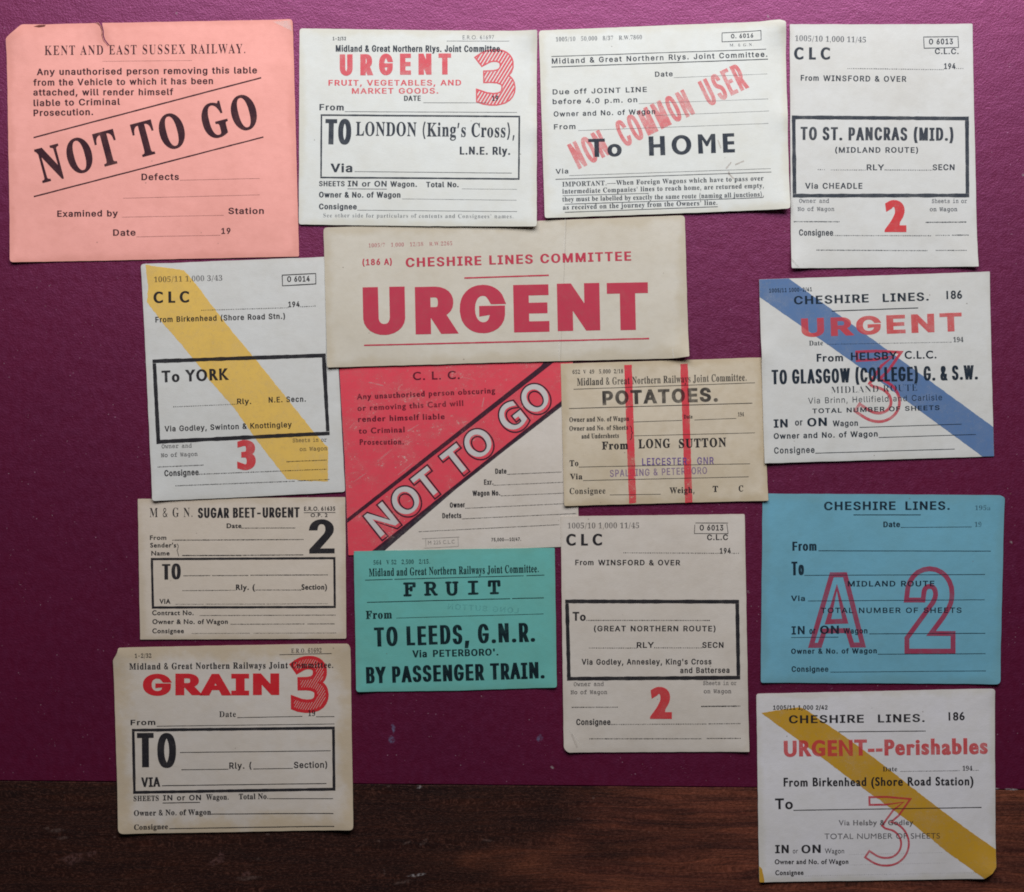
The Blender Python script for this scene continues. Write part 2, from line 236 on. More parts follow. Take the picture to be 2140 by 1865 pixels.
    (0,115,359,56,190,-8,39,6,34,12,28,19,20,24,12,28,2,33,-9,34,-22,27,-34,20,-119,33,-19,11,-12,15,-3,18,5,22,17,17,25,12,30,4,32,-4,22,-13,16,-18,9,-20,55,13,-13,32,-16,21,-20,18,-27,13,-31,7,-37,2,-36,-6,-33,-12,-26,-17,-19,-23,-12,-28,-2,-32,10,-35,22,-27,34,-20,120,-33,18,-12,10,-14,3,-18,-5,-22,-18,-18,-27,-12,-35,-4,-31,3,-25,11,-19,19,-11,27,-57,-12,13,-37,18,-24,23,-19,29,-12,33,-7),
    (0,116,223,4,6,373,0,-52,194,0,0,52,15,64,91,6,-40,9,-16,11,-14,15,-11,18,-8,42,-6,44,6,-11,51,-36,-4,-19,4,-12,10,-6,16,-1,384,-60,0),
    (0,117,403,28,199,-4,37,11,32,22,13,17,21,44,-9,0,0,-90,58,0,0,373,-60,0,-2,-246,-8,-26,-13,-21,-18,-16,-22,-10,-25,-4,-33,3,-29,15,-20,27,-9,36,0,242,-60,0,0,-248,6,-41,14,-34,21,-25,27,-18,32,-10),
    (0,118,383,10,222,0,143,373,-65,0,-80,-221,-39,-132,21,0,-40,132,-79,221,-66,0,143,-373),
    (0,119,557,22,195,0,63,221,28,111,-14,0,27,-111,63,-221,60,0,113,373,-63,0,-46,-163,-41,-169,10,0,-20,92,-64,240,-63,0,-45,-163,-41,-169,10,0,-21,93,-65,239,-64,0,113,-373),
    (0,120,372,18,90,0,56,84,55,95,-31,0,112,-179,70,0,-147,210,0,-44,141,207,-69,0,-48,-73,-57,-98,32,0,-106,171,-70,0,140,-205,0,46,-148,-214),
    (0,121,383,22,63,-141,33,-1,25,3,21,8,19,13,16,18,15,22,173,451,-65,0,-80,-221,-39,-132,21,0,-40,132,-79,221,-66,0,143,-374,-24,-61,-11,-14,-13,-8,-14,-4,-38,4,-13,-52),
    (1,38,458,53,363,249,-23,-42,-31,-39,-70,81,42,33,28,32,16,33,6,35,-3,22,-6,21,-11,18,-14,16,-18,13,-20,10,-23,6,-26,2,-27,-2,-25,-6,-22,-10,-19,-13,-15,-17,-11,-19,-7,-23,-2,-25,5,-31,12,-31,18,-28,22,-25,-48,-32,-38,-35,-13,-18,-11,-20,-6,-21,-2,-22,2,-24,8,-23,11,-20,16,-17,19,-15,21,-10,24,-7,25,-3,35,4,37,13,41,23,45,35,57,-68,93,0,-102,117,27,33,23,33,18,34,14,32,13,261,118,-26,-24,-27,-18,-27,-12,-27,-5,-23,5,-19,11,-14,17,-6,20,2,14,11,26,23,23,52,37,16,154,392,8,17,14,13,20,7,23,0,20,-8,16,-14,8,-18,0,-20,-6,-19,-14,-19,-44,-34,-17,18,-14,21,-11,23,-3,11),
    (1,39,138,6,54,339,30,0,17,100,0,86,-64,0,0,-86),
    (1,40,237,34,122,170,2,49,5,47,8,45,12,43,14,41,19,40,21,38,25,36,-39,0,-31,-35,-28,-37,-24,-41,-21,-43,-16,-44,-12,-46,-8,-47,-2,-46,2,-46,8,-47,12,-45,16,-45,21,-43,24,-41,28,-37,31,-35,39,0,-25,37,-21,38,-19,39,-14,41,-12,44,-8,44,-5,47),
    (1,41,237,34,114,170,-1,-49,-5,-47,-8,-44,-12,-44,-15,-41,-18,-39,-21,-38,-25,-37,39,0,31,35,28,37,24,41,20,43,17,45,12,45,7,47,3,46,-3,46,-7,47,-12,46,-17,44,-20,43,-24,41,-28,37,-31,35,-39,0,25,-36,21,-38,18,-40,15,-41,12,-43,8,-45,5,-47),
    (1,45,237,4,207,196,-178,0,0,-68,178,0),
    (1,46,161,16,71,80,-16,-6,-12,-12,-6,-16,0,-17,6,-16,12,-12,16,-7,18,0,15,7,12,12,7,16,0,17,-7,16,-12,12,-15,6),
    (1,49,367,4,220,500,-72,0,0,-500,72,0),
    (1,50,367,39,342,68,-192,0,72,89,48,72,16,31,11,31,7,29,2,30,-3,34,-8,30,-14,26,-18,23,-22,19,-26,13,-29,9,-48,2,-29,-6,-29,-12,-45,-29,0,-90,30,32,28,21,28,11,27,3,18,-2,16,-5,15,-8,12,-11,11,-14,7,-16,5,-18,1,-35,-4,-26,-9,-25,-39,-69,-41,-59,-115,-143,0,-5,317,0),
    (1,51,367,71,59,417,46,17,39,4,36,-5,15,-6,12,-9,10,-10,8,-13,4,-15,2,-16,-2,-17,-4,-14,-8,-12,-11,-11,-14,-8,-17,-6,-43,-5,0,-66,25,0,22,-5,18,-7,15,-10,12,-13,8,-14,5,-17,2,-18,-1,-17,-5,-15,-7,-14,-9,-12,-12,-9,-13,-7,-16,-4,-31,-1,-28,5,-28,9,-42,24,0,-78,27,-12,27,-9,26,-6,26,-2,34,3,30,9,27,13,23,18,18,22,14,26,9,29,3,32,-4,38,-13,35,-10,15,-13,13,-15,11,-17,7,29,20,20,24,11,31,4,37,-3,28,-8,26,-12,22,-17,19,-22,15,-25,11,-29,7,-45,2,-25,-2,-24,-5,-34,-14),
    (1,53,367,45,296,500,-222,0,0,-260,39,6,35,0,30,-6,25,-10,20,-15,14,-19,9,-21,3,-23,-2,-18,-6,-17,-10,-15,-12,-14,-16,-11,-17,-8,-19,-6,-35,-1,-27,5,-28,9,-40,22,0,-74,31,-14,29,-9,30,-6,31,-2,34,3,31,9,28,15,24,19,19,23,15,27,9,31,3,33,-3,34,-9,31,-16,27,-20,24,-27,19,-31,13,-35,8,-41,1,0,125,157,0),
    (1,54,367,40,232,507,-45,-35,-41,-37,-34,-40,-28,-42,-23,-44,-16,-45,-9,-46,-4,-47,3,-38,9,-34,14,-31,19,-25,23,-21,28,-16,31,-9,35,-4,29,3,27,9,25,14,22,19,18,22,14,25,9,28,3,30,-3,30,-8,28,-12,25,-17,21,-21,18,-24,13,-26,8,-41,2,-42,-9,-25,-11,10,27,13,26,35,50,45,44,51,37,26,107,194,40,21,18,4,38,0,16,-4,14,-7,13,-9,9,-12,8,-13,4,-14,2,-16,-1,-18,-5,-16,-7,-14,-9,-12,-12,-9,-13,-7,-16,-5,-17,-1,-19,2,-18,7,-17,11,-14,15,-10,19,-6,23,-2,26),
    (1,55,367,6,359,500,-323,0,0,-68,216,0,-183,-411,64,-28),
    (1,56,367,48,343,135,-4,37,-13,33,-22,28,-31,22,28,23,20,27,11,28,4,28,-3,30,-8,28,-14,25,-17,21,-22,18,-25,13,-28,8,-31,3,-31,-3,-29,-8,-26,-13,-23,-17,-18,-22,-14,-24,-9,-27,-3,-30,4,-31,12,-29,19,-26,25,-22,-32,-23,-22,-27,-13,-32,-5,-37,4,-29,9,-27,15,-24,19,-21,24,-18,27,-13,31,-8,33,-3,32,3,30,8,27,13,23,17,20,21,14,24,9,27,23,264,363,-2,-15,-11,-26,-22,-21,-28,-11,-16,-2,-15,2,-28,11,-21,21,-8,13,-4,14,-2,15,2,16,4,15,7,12,9,11,12,9,29,10,33,0,15,-4,24,-16,16,-24,4,-14,31,271,141,-5,-30,-7,-14,-10,-11,-12,-10,-16,-8,-17,-5,-21,-1,-18,1,-17,4,-15,7,-13,10,-10,11,-8,14,-5,15,-2,17,2,17,5,15,7,13,11,12,13,9,15,7,17,4,20,2,18,-2,17,-4,14,-7,13,-10,10,-11,8,-14,5,-15),
    (1,57,367,40,137,-7,42,30,39,35,34,40,30,42,23,45,18,46,11,47,4,46,-3,38,-9,35,-14,31,-19,27,-23,21,-27,17,-31,10,-33,4,-33,-4,-30,-9,-26,-15,-22,-19,-18,-22,-13,-25,-8,-27,-3,-27,3,-30,8,-28,13,-24,17,-22,21,-18,24,-13,27,-8,39,-3,40,8,28,13,-7,-24,-11,-24,-32,-49,-45,-47,-58,-44,28,98,359,2,17,4,15,8,14,9,11,12,10,14,7,16,4,17,1,17,-1,16,-6,14,-8,12,-12,11,-13,7,-15,5,-17,2,-31,-4,-27,-20,-12,-20,-9,-37,-6,-17,1,-16,5,-14,7,-13,10,-10,11,-8,14,-5,14),
    (1,65,489,8,265,503,-50,0,-215,-503,73,0,63,147,213,0,67,-147,73,0,3,239,393,81,-181,-156,0),
    (1,66,413,30,55,0,172,0,43,3,36,9,30,14,23,18,18,20,12,23,7,23,2,23,-2,25,-6,22,-10,21,-14,18,-17,15,-21,13,-50,18,34,19,24,23,14,30,4,35,-2,24,-7,23,-11,22,-16,19,-22,16,-26,13,-32,8,-38,3,-145,0,15,127,435,89,-1,18,-4,15,-7,12,-8,9,-11,9,-24,-1,-33,-4,-16,-9,-14,-11,-11,-15,-9,-18,-6,-47,-5,-47,0,16,127,221,113,-1,22,-4,20,-7,15,-9,12,-12,8,-13,5,-15,1,-30,-4,-14,-7,-14,-10,-12,-14,-10,-19,-8,-23,-6,-119,-1),
    (1,67,519,50,481,466,-48,18,-44,13,-41,7,-39,3,-57,-5,-53,-15,-46,-24,-40,-31,-33,-39,-24,-45,-16,-50,-5,-55,4,-41,12,-43,20,-41,29,-39,37,-34,47,-27,56,-18,65,-7,54,4,48,9,41,14,38,17,0,79,-43,-24,-44,-18,-44,-11,-43,-4,-44,4,-39,10,-34,17,-30,22,-23,28,-18,32,-11,37,-4,40,4,40,11,37,18,32,24,28,29,23,34,17,38,11,42,4,42,-3,42,-10,43,-16,45,-23),
    (1,68,550,19,56,0,195,0,58,5,53,16,45,24,38,32,31,38,22,42,13,45,5,48,-4,45,-11,44,-20,42,-29,38,-37,33,-45,26,-56,16,-64,6,-194,0,19,128,435,110,0,49,-3,42,-11,35,-18,29,-23,22,-27,15,-32,9,-34,3,-37,-2,-26,-6,-29,-12,-31,-19,-30,-26,-27,-35,-22,-45,-15,-55,-5,-114,0),
    (1,69,367,12,339,500,-284,0,0,-500,290,0,0,65,-218,0,0,155,204,0,0,64,-204,0,0,151,212,0),
    (1,70,344,10,323,500,-267,0,0,-500,72,0,0,232,195,0,0,65,-195,0,0,138,195,0),
    (1,71,543,52,493,246,-167,0,0,-64,96,0,0,-103,-53,-14,-56,-6,-43,4,-39,10,-34,17,-30,23,-24,27,-17,33,-11,36,-4,40,4,40,11,36,17,32,23,29,29,23,33,17,36,11,40,4,45,-4,45,-9,45,-15,44,-22,0,73,-53,21,-43,13,-40,7,-42,2,-55,-6,-51,-14,-46,-24,-39,-31,-33,-38,-24,-44,-15,-49,-5,-54,5,-53,15,-48,23,-44,32,-37,39,-30,46,-23,50,-14,56,-5,50,3,46,7,46,13,48,18),
    (1,72,534,12,479,500,-72,0,0,-218,-280,0,0,218,-72,0,0,-500,72,0,0,218,280,0,0,-218,72,0),
    (1,73,183,4,128,500,-72,0,0,-500,72,0),
    (1,75,481,11,209,263,218,237,-90,0,-210,-229,0,229,-72,0,0,-500,72,0,0,247,254,-247,99,0),
    (1,76,359,6,126,500,-72,0,0,-500,298,0,0,65,-226,0),
    (1,77,573,13,520,500,-67,0,-166,-205,-166,205,-67,0,0,-500,71,0,0,389,156,-193,12,0,155,193,0,-389,72,0),
    (1,78,573,10,518,500,-68,0,0,-387,-339,387,-57,0,0,-500,68,0,0,385,334,-385,62,0),
    (1,79,603,32,33,250,5,-50,14,-47,22,-44,31,-38,39,-32,45,-25,52,-15,59,-6,60,6,54,16,46,24,39,32,30,39,23,43,14,47,4,50,-4,51,-14,48,-23,43,-31,39,-39,31,-46,24,-53,15,-59,6,-58,-6,-52,-15,-46,-24,-39,-32,-31,-38,-23,-43,-14,-48,32,107,250,4,40,11,36,17,33,23,28,29,22,33,17,37,11,40,4,41,-4,37,-11,33,-17,29,-22,23,-28,18,-33,11,-36,3,-40,-3,-40,-11,-36,-18,-32,-23,-28,-29,-23,-33,-17,-37,-11,-41,-4,-40,4,-37,11,-33,17,-29,23,-23,28,-17,32,-11,36),
    (1,80,374,21,51,500,0,-500,72,0,0,216,75,0,40,3,35,8,29,13,24,17,18,21,13,23,7,27,3,28,-3,29,-7,27,-12,25,-17,21,-22,17,-28,14,-32,8,-39,3,15,123,435,107,-1,18,-5,15,-8,11,-10,9,-12,9,-26,-1,-31,-5,-16,-7,-13,-10,-12,-13,-9,-15,-6,-36,-5,-82,0),
    (1,82,443,28,56,500,0,-500,72,0,0,217,44,-1,27,-8,15,-10,34,-34,43,-61,66,-103,86,0,-121,180,-28,32,-31,26,36,19,14,13,12,15,9,16,7,18,6,41,-3,31,-9,27,-14,24,-18,20,-24,17,-28,11,-32,8,-36,2,16,128,438,71,-1,20,-4,17,-6,13,-9,11,-11,7,-13,4,-14,1,-33,-3,-14,-7,-14,-9,-12,-13,-11,-18,-8,-21,-5,-73,-1),
    (1,83,336,57,293,471,-27,16,-28,11,-28,6,-29,3,-33,-3,-29,-7,-26,-11,-22,-16,-18,-19,-13,-23,-8,-26,-3,-29,10,-46,24,-37,35,-30,79,-50,35,-25,24,-29,10,-35,-5,-22,-15,-20,-26,-15,-16,-5,-38,0,-35,10,-34,18,-31,27,-14,16,0,-90,32,-21,34,-14,35,-9,39,-3,29,3,27,8,24,12,21,16,16,20,13,23,8,26,2,28,-9,53,-24,40,-35,32,-114,71,-25,26,-9,32,2,12,4,12,16,19,25,12,32,4,27,-2,29,-9,30,-16,32,-25),
    (1,84,443,8,430,500,-418,0,0,-65,173,0,0,-435,72,0,0,435,173,0),
    (1,85,519,37,475,500,-72,0,0,-308,-3,-31,-7,-28,-13,-23,-18,-19,-23,-14,-29,-11,-36,-6,-35,0,-30,5,-27,11,-24,16,-19,19,-12,18,-7,24,-3,32,0,315,-72,0,0,-311,4,-47,13,-41,21,-34,26,-27,32,-21,35,-14,38,-9,39,-3,52,4,45,11,39,17,31,24,24,29,17,35,11,40,3,43),
    (1,86,443,7,443,500,-71,0,-150,-351,-150,351,-72,0,216,-504,15,0),
    (1,87,764,13,763,500,-71,0,-136,-345,-140,345,-68,0,-138,-345,-138,345,-72,0,202,-504,14,0,166,409,164,-409,14,0),
    (1,89,443,9,221,328,-134,172,-87,0,185,-235,0,-265,72,0,0,264,186,236,-87,0),
    (1,97,313,52,301,59,-20,-13,-14,-5,-9,4,-4,13,0,169,-2,26,-7,23,-11,18,-14,16,-18,11,-20,8,-23,5,-41,1,-32,-5,-27,-12,-23,-16,-10,-11,0,-71,24,24,26,17,27,10,27,3,26,-3,18,-10,11,-18,4,-27,0,-17,-78,-28,-38,-17,-18,-11,-14,-12,-12,-16,-7,-19,-3,-22,2,-16,11,-28,9,-12,12,-10,14,-8,15,-5,29,-1,22,4,23,8,32,21,7,-15,10,-11,14,-6,19,-2,15,2,29,12,19,12,13,189,67,-27,-20,-15,-6,-15,-1,-19,3,-15,10,-9,14,-4,19,2,13,6,13,23,20,33,16,40,15),
    (1,98,367,26,109,500,-66,0,0,-482,27,-10,30,-8,33,-5,33,-2,39,3,35,10,30,14,25,21,20,25,15,31,9,35,3,40,-3,34,-8,31,-13,28,-17,24,-21,20,-24,14,-27,10,-42,2,-23,-3,-23,-8,-32,-18,23,109,243,19,16,18,11,18,5,19,2,20,-2,18,-6,15,-10,14,-13,10,-17,8,-20,5,-22,2,-25,-2,-22,-6,-21,-8,-18,-12,-16,-15,-13,-17,-9,-19,-6,-29,-2,-34,4,-24,6),
    (1,99,321,44,288,313,-45,17,-24,4,-26,2,-36,-3,-32,-10,-27,-15,-24,-20,-19,-26,-14,-30,-8,-35,-3,-39,3,-35,9,-31,15,-28,20,-24,24,-20,29,-14,32,-9,48,-3,54,8,31,10,0,65,-45,-17,-42,-5,-24,2,-22,5,-19,10,-16,12,-13,16,-9,18,-6,22,-2,24,2,24,5,22,9,19,12,16,14,13,17,10,20,6,32,1,21,-3,21,-7,38,-22),
    (1,100,374,22,331,500,-66,0,0,-177,-36,10,-33,3,-34,-3,-32,-9,-28,-15,-24,-19,-19,-24,-15,-28,-9,-31,-3,-35,3,-37,8,-34,14,-30,18,-24,23,-20,28,-15,31,-9,35,-3,139,0,19,265,55,-66,0,-26,2,-21,6,-18,10,-13,13,-10,16,-7,18,-5,43,2,24,6,23,9,19,12,17,15,13,18,10,21,6,31,2,29,-5,23,-7),
    (1,101,351,42,321,95,-28,-16,-29,-13,-29,-8,-29,-2,-22,1,-20,5,-18,8,-15,11,-13,14,-10,17,-8,20,-5,23,232,0,-3,42,-7,37,-12,31,-17,26,-20,20,-25,14,-28,8,-31,3,-33,-3,-29,-9,-27,-15,-22,-19,-18,-25,-14,-28,-8,-33,-3,-35,3,-34,8,-32,13,-30,17,-26,23,-22,28,-17,32,-11,36,-4,38,3,34,7,30,12,29,17,14,97,198,10,35,9,14,10,11,12,9,14,7,16,4,34,0,15,-4,13,-7,10,-10,9,-11,11,-30,2,-18),
    (1,102,183,26,217,500,-39,7,-33,-3,-28,-11,-22,-18,-18,-21,-13,-25,-8,-33,-3,-67,-46,0,0,-58,46,0,0,-271,65,0,0,271,59,0,0,58,-59,0,1,50,7,30,7,11,9,10,13,6,15,5,29,0,18,-5),
    (1,103,313,65,309,329,-136,0,-32,-2,-28,-6,-24,-9,-21,-13,-17,-17,-12,-19,-7,-22,-2,-34,6,-33,16,-26,25,-23,25,-14,-22,-8,-16,-11,-10,-13,-4,-15,2,-11,6,-10,25,-21,-37,-13,-26,-20,-9,-12,-6,-13,-5,-33,3,-21,8,-19,14,-17,18,-14,22,-12,26,-9,29,-6,32,-2,34,2,31,6,27,8,22,12,18,15,13,18,8,21,2,23,-5,30,-6,14,-10,12,-13,12,-17,9,-20,9,-85,20,-25,10,-13,12,-2,6,4,12,11,8,79,19,22,9,24,21,10,17,9,19,5,21,0,21,-3,18,-9,17,-22,27,68,0,16,216,202,-9,-22,-17,-17,-23,-9,-27,0,-24,9,-18,16,-9,21,0,25,10,21,18,16,23,9,26,1,23,-9,17,-16,10,-21,20,244,-69,-1,-11,-5,-9,-18,-15,-28,-9,-39,-4,-39,4,-29,9,-10,8,-7,8,-5,10,0,23,11,18,19,13,28,7,32,0,35,-5,33,-12,12,-9,8,-12),
    (1,104,367,28,110,500,-65,0,0,-500,65,0,0,236,22,22,20,15,20,8,20,3,14,-2,13,-4,11,-7,17,-21,8,-29,2,-221,65,0,0,202,-2,31,-7,28,-10,23,-13,19,-16,14,-20,10,-21,7,-37,1,-27,-7,-25,-12,-34,-30),
    (1,105,161,4,113,329,-65,0,0,-329,65,0,16,119,437,-6,14,-11,10,-14,6,-15,0,-14,-6,-11,-10,-5,-14,0,-16,5,-14,11,-10,14,-6,15,0,14,6,11,10,6,14),
    (1,107,351,6,337,329,-77,0,-146,-161,165,-168,88,0,-171,168,4,111,500,-66,0,0,-500,66,0),
    (1,108,161,4,113,500,-65,0,0,-500,65,0),
    (1,109,565,47,43,329,0,-329,66,0,0,239,19,20,19,13,21,7,23,2,23,-5,18,-13,13,-24,5,-34,0,-205,65,0,0,239,19,17,19,13,18,9,18,3,26,-5,22,-15,14,-24,6,-33,0,-204,65,0,0,207,-2,28,-6,25,-9,22,-13,18,-15,15,-19,12,-21,6,-24,3,-33,-5,-29,-13,-26,-19,-22,-23,-19,26,-23,19,-27,11,-29,4,-24,-3,-23,-10,-25,-15,-24,-22,0,43),
    (1,110,367,28,110,329,-65,0,0,-329,65,0,0,236,22,22,20,15,20,8,20,3,14,-2,13,-4,11,-7,17,-21,8,-29,2,-221,65,0,0,203,-2,32,-7,27,-10,23,-14,18,-16,15,-20,10,-21,6,-36,1,-27,-7,-25,-12,-34,-30),
    (1,111,405,32,200,336,-36,-4,-32,-9,-30,-15,-26,-21,-21,-24,-15,-29,-10,-32,-4,-34,4,-37,9,-33,16,-30,20,-25,26,-21,29,-16,34,-9,36,-4,38,4,35,9,30,15,26,21,21,25,15,30,10,34,3,37,-3,35,-10,32,-16,29,-21,24,-26,20,-30,15,-35,10,32,199,277,24,-2,21,-6,20,-10,16,-13,13,-16,10,-19,6,-21,3,-23,-2,-25,-6,-23,-10,-20,-13,-16,-16,-13,-19,-10,-22,-6,-25,-2,-22,2,-21,6,-18,10,-15,14,-13,17,-9,19,-6,23,-2,25,2,23,6,21,10,18,12,16,16,13,18,10,20,6),
    (1,112,367,22,107,8,34,-11,32,-4,35,4,32,9,29,15,24,20,20,24,15,29,9,32,3,36,-3,38,-9,34,-15,29,-20,23,-27,19,-32,13,-37,8,-42,3,-113,0,0,-498,65,0,19,107,271,84,-2,22,-6,19,-9,15,-12,11,-15,9,-19,5,-21,1,-24,-2,-23,-5,-21,-10,-19,-12,-17,-15,-13,-18,-10,-20,-6,-30,-2,-31,6,-23,9),
    (1,114,290,23,51,329,0,-329,65,0,1,193,5,19,7,17,10,15,12,12,13,10,15,5,23,2,15,-5,40,-27,34,57,-20,16,-19,12,-20,7,-19,3,-24,-5,-23,-15,-24,-25,-25,-37,-1,75),
    (1,115,282,53,238,309,-50,20,-24,5,-23,2,-24,-2,-21,-4,-19,-8,-15,-10,-13,-13,-9,-15,-6,-18,-2,-20,7,-30,17,-25,25,-22,81,-50,18,-15,6,-16,-4,-16,-10,-11,-15,-7,-19,-3,-22,2,-26,8,-29,14,-31,19,0,-71,30,-14,28,-9,28,-5,28,-2,23,2,21,5,18,9,16,11,13,14,10,17,6,18,1,33,-8,23,-18,21,-28,24,-70,44,-19,16,-9,13,0,12,6,11,11,8,16,4,19,0,21,-4,25,-8,40,-22),
    (1,116,244,26,122,397,-122,-119,0,-7,57,0,0,-174,2,-22,5,-19,8,-18,12,-15,15,-13,18,-9,22,-6,34,-1,41,9,29,12,0,61,-38,-18,-36,-6,-15,2,-15,8,-12,16,-5,24,0,169,105,0,0,58,-105,0),
    (1,117,367,28,320,0,0,329,-65,0,0,-235,-17,-20,-19,-15,-21,-8,-21,-3,-30,4,-11,6,-10,9,-13,22,-4,31,0,209,-65,0,0,-204,2,-30,6,-26,10,-23,14,-18,16,-15,20,-11,22,-6,36,-2,26,7,25,13,34,28,0,-42),
    (1,118,321,7,151,-7,22,0,145,336,-69,0,-87,-202,-89,202,-71,0),
    (1,119,527,13,288,329,-48,0,-84,-199,-86,199,-70,0,147,-336,20,0,97,231,97,-231,21,0,145,336,-70,0,-85,-199),
    (1,121,321,8,321,329,-73,0,-85,-185,-89,185,-74,0,128,-259,-113,-239,73,0),
    (2,38,440,77,212,-6,36,7,36,13,30,20,50,57,14,22,12,28,8,36,3,43,-58,0,-2,-28,-8,-35,-13,-31,-19,-26,-22,-22,-25,-16,-28,-11,-29,-5,-27,1,-24,7,-20,12,-15,15,-11,20,-5,22,2,23,8,21,15,20,24,21,117,87,32,33,20,37,5,21,-1,26,-7,27,-15,24,-21,19,-27,15,-32,7,-36,0,-33,-7,-27,-15,-21,-20,-15,-25,-8,-29,0,-31,6,-26,11,-25,17,-26,249,-300,72,0,-264,322,-23,35,-6,17,-2,18,2,17,6,15,9,12,13,9,16,6,17,2,24,-4,19,-12,12,-17,4,-22,-1,-16,-6,-14,-17,-22,-155,-121,-20,-22,-14,-23,-9,-26,-1,-33,7,-36,17,-32,26,-26,34,-20,40,-11),
    (2,39,203,4,126,312,7,188,-64,0,8,-188),
    (2,40,268,22,89,166,4,-37,16,-75,27,-75,37,-73,59,0,-47,110,-27,97,-7,45,-2,45,2,51,8,54,12,56,17,57,20,56,24,53,-59,0,-28,-57,-20,-53,-17,-57,-12,-60,-7,-58),
    (2,41,268,22,95,-94,37,72,27,74,16,76,6,75,-3,56,-8,59,-13,59,-18,57,-21,51,-23,45,-58,0,24,-53,20,-56,17,-57,12,-56,7,-54,3,-51,-2,-44,-7,-45,-27,-96,-47,-112),
    (2,44,185,4,83,-117,52,187,-69,0,-29,-187),
    (2,45,445,4,112,240,0,-55,219,0,0,55),
    (2,46,185,16,98,-4,17,5,14,11,8,15,1,18,-5,17,-11,13,-15,8,-18,2,-16,-5,-14,-11,-8,-15,-2,-18,5,-17,11,-13,16,-9),
    (2,47,245,4,175,523,-161,-598,56,0,161,598),
    (2,48,412,31,222,-7,29,4,26,9,23,13,37,37,27,51,16,63,7,74,-2,78,-12,69,-21,57,-32,44,-19,17,-23,12,-26,8,-29,4,-63,-4,-27,-8,-23,-12,-20,-17,-17,-20,-26,-50,-15,-63,-7,-74,3,-79,10,-69,21,-57,31,-45,20,-16,23,-13,27,-9,24,197,41,-17,8,-14,15,-10,22,-6,29,-9,76,-1,99,5,87,11,64,11,22,13,15,17,7,20,0,17,-7,13,-15,10,-22,6,-29,8,-76,2,-98,-5,-88,-11,-64,-10,-22,-14,-15,-17,-8),
    (2,49,412,23,376,0,0,39,-65,0,-17,5,-10,11,-4,16,-1,458,-83,0,-93,-66,-72,-29,2,-17,8,-19,13,-12,15,-6,21,3,23,13,56,60,0,-376,-4,-20,-7,-13,-13,-6,-73,-2,0,-39),
    (2,50,412,47,375,0,3,155,-43,0,-8,-29,-9,-20,-15,-15,-19,-8,-188,-2,183,179,29,33,37,56,10,25,4,25,-2,39,-8,24,-13,21,-19,18,-24,14,-29,11,-34,6,-39,2,-49,-3,-41,-11,-32,-16,-22,-20,-14,-24,-4,-26,6,-34,20,-22,30,-12,38,-5,6,67,13,36,11,12,13,8,31,5,23,-8,17,-17,9,-28,2,-38,-3,-36,-9,-33,-15,-34,-22,-35,-33,-39,-140,-145,0,-76),
    (2,51,412,76,217,-5,36,6,34,10,30,16,25,22,20,27,12,35,4,41,-5,39,-15,30,-23,23,-28,17,-60,20,23,9,40,25,32,34,10,19,8,46,-3,27,-9,24,-14,20,-20,18,-25,13,-29,10,-70,8,-71,-7,-28,-8,-23,-12,-18,-15,-13,-16,-8,-17,-2,-19,6,-29,19,-21,30,-11,40,-4,7,61,8,23,12,17,19,11,25,2,25,-9,17,-20,10,-29,2,-39,-9,-42,-20,-32,-14,-11,-18,-8,-21,-4,-60,0,0,-46,71,-1,43,-14,16,-12,22,-31,8,-38,-3,-38,-10,-28,-14,-20,-19,-13,-22,-7,-23,-3,-37,6,-29,18,-18,29,-7,42,-29,-6,-19,-13,-12,-20,-2,-25,6,-21,15,-21,23,-17,33,-14,43,-8),
    (2,52,412,20,392,0,0,39,-38,4,-19,8,-11,19,-2,67,76,0,0,49,-76,0,0,341,-103,0,-209,-345,0,-45,204,0,0,-53,-7,-25,-15,-13,-21,-6,-38,-1,0,-39,5,161,350,58,106,-4,-71,-1,-199,-153,0),
    (2,53,412,54,189,-7,67,11,32,13,29,18,24,24,19,31,11,38,1,53,-6,35,-13,29,-19,25,-26,20,-30,15,-34,10,-39,4,-67,-2,-35,-8,12,136,158,0,13,-2,8,-7,14,-44,42,0,-3,135,-279,0,-24,-256,34,-13,36,9,46,4,43,-6,31,-21,12,-15,8,-19,6,-48,-3,-40,-9,-31,-15,-22,-18,-14,-22,-8,-23,-3,-27,4,-21,10,-16,15,-10,18,-8,42,-29,-5,-17,-11,-10,-18,-2,-23,5,-22,13,-20,22,-18,31,-13,41,-9),
    (2,54,412,54,256,-4,34,9,29,15,24,22,19,27,14,30,8,34,2,37,-2,34,-8,31,-12,26,-18,22,-22,17,-25,13,-28,7,-32,3,-34,-2,-28,-6,-40,-19,6,64,18,67,13,25,15,19,18,12,19,7,16,0,16,-5,11,-13,8,-17,8,-60,33,3,31,11,17,17,8,21,-2,21,-8,20,-15,17,-22,15,-31,9,-41,5,-50,-3,-44,-14,-38,-25,-32,-33,-24,-41,-17,-48,-12,-53,-5,-58,3,-76,15,-66,25,-53,34,-37,43,-24,50,-10,18,202,44,-15,9,-14,15,-12,21,-10,27,-7,35,-7,92,9,9,40,22,21,4,27,-4,23,-17,15,-32,7,-48,-2,-57,-10,-42,-18,-25,-24,-11),
    (2,55,412,12,184,0,204,490,0,37,-352,0,-4,-155,45,0,6,45,6,14,11,10,15,5,203,0,-196,-446),
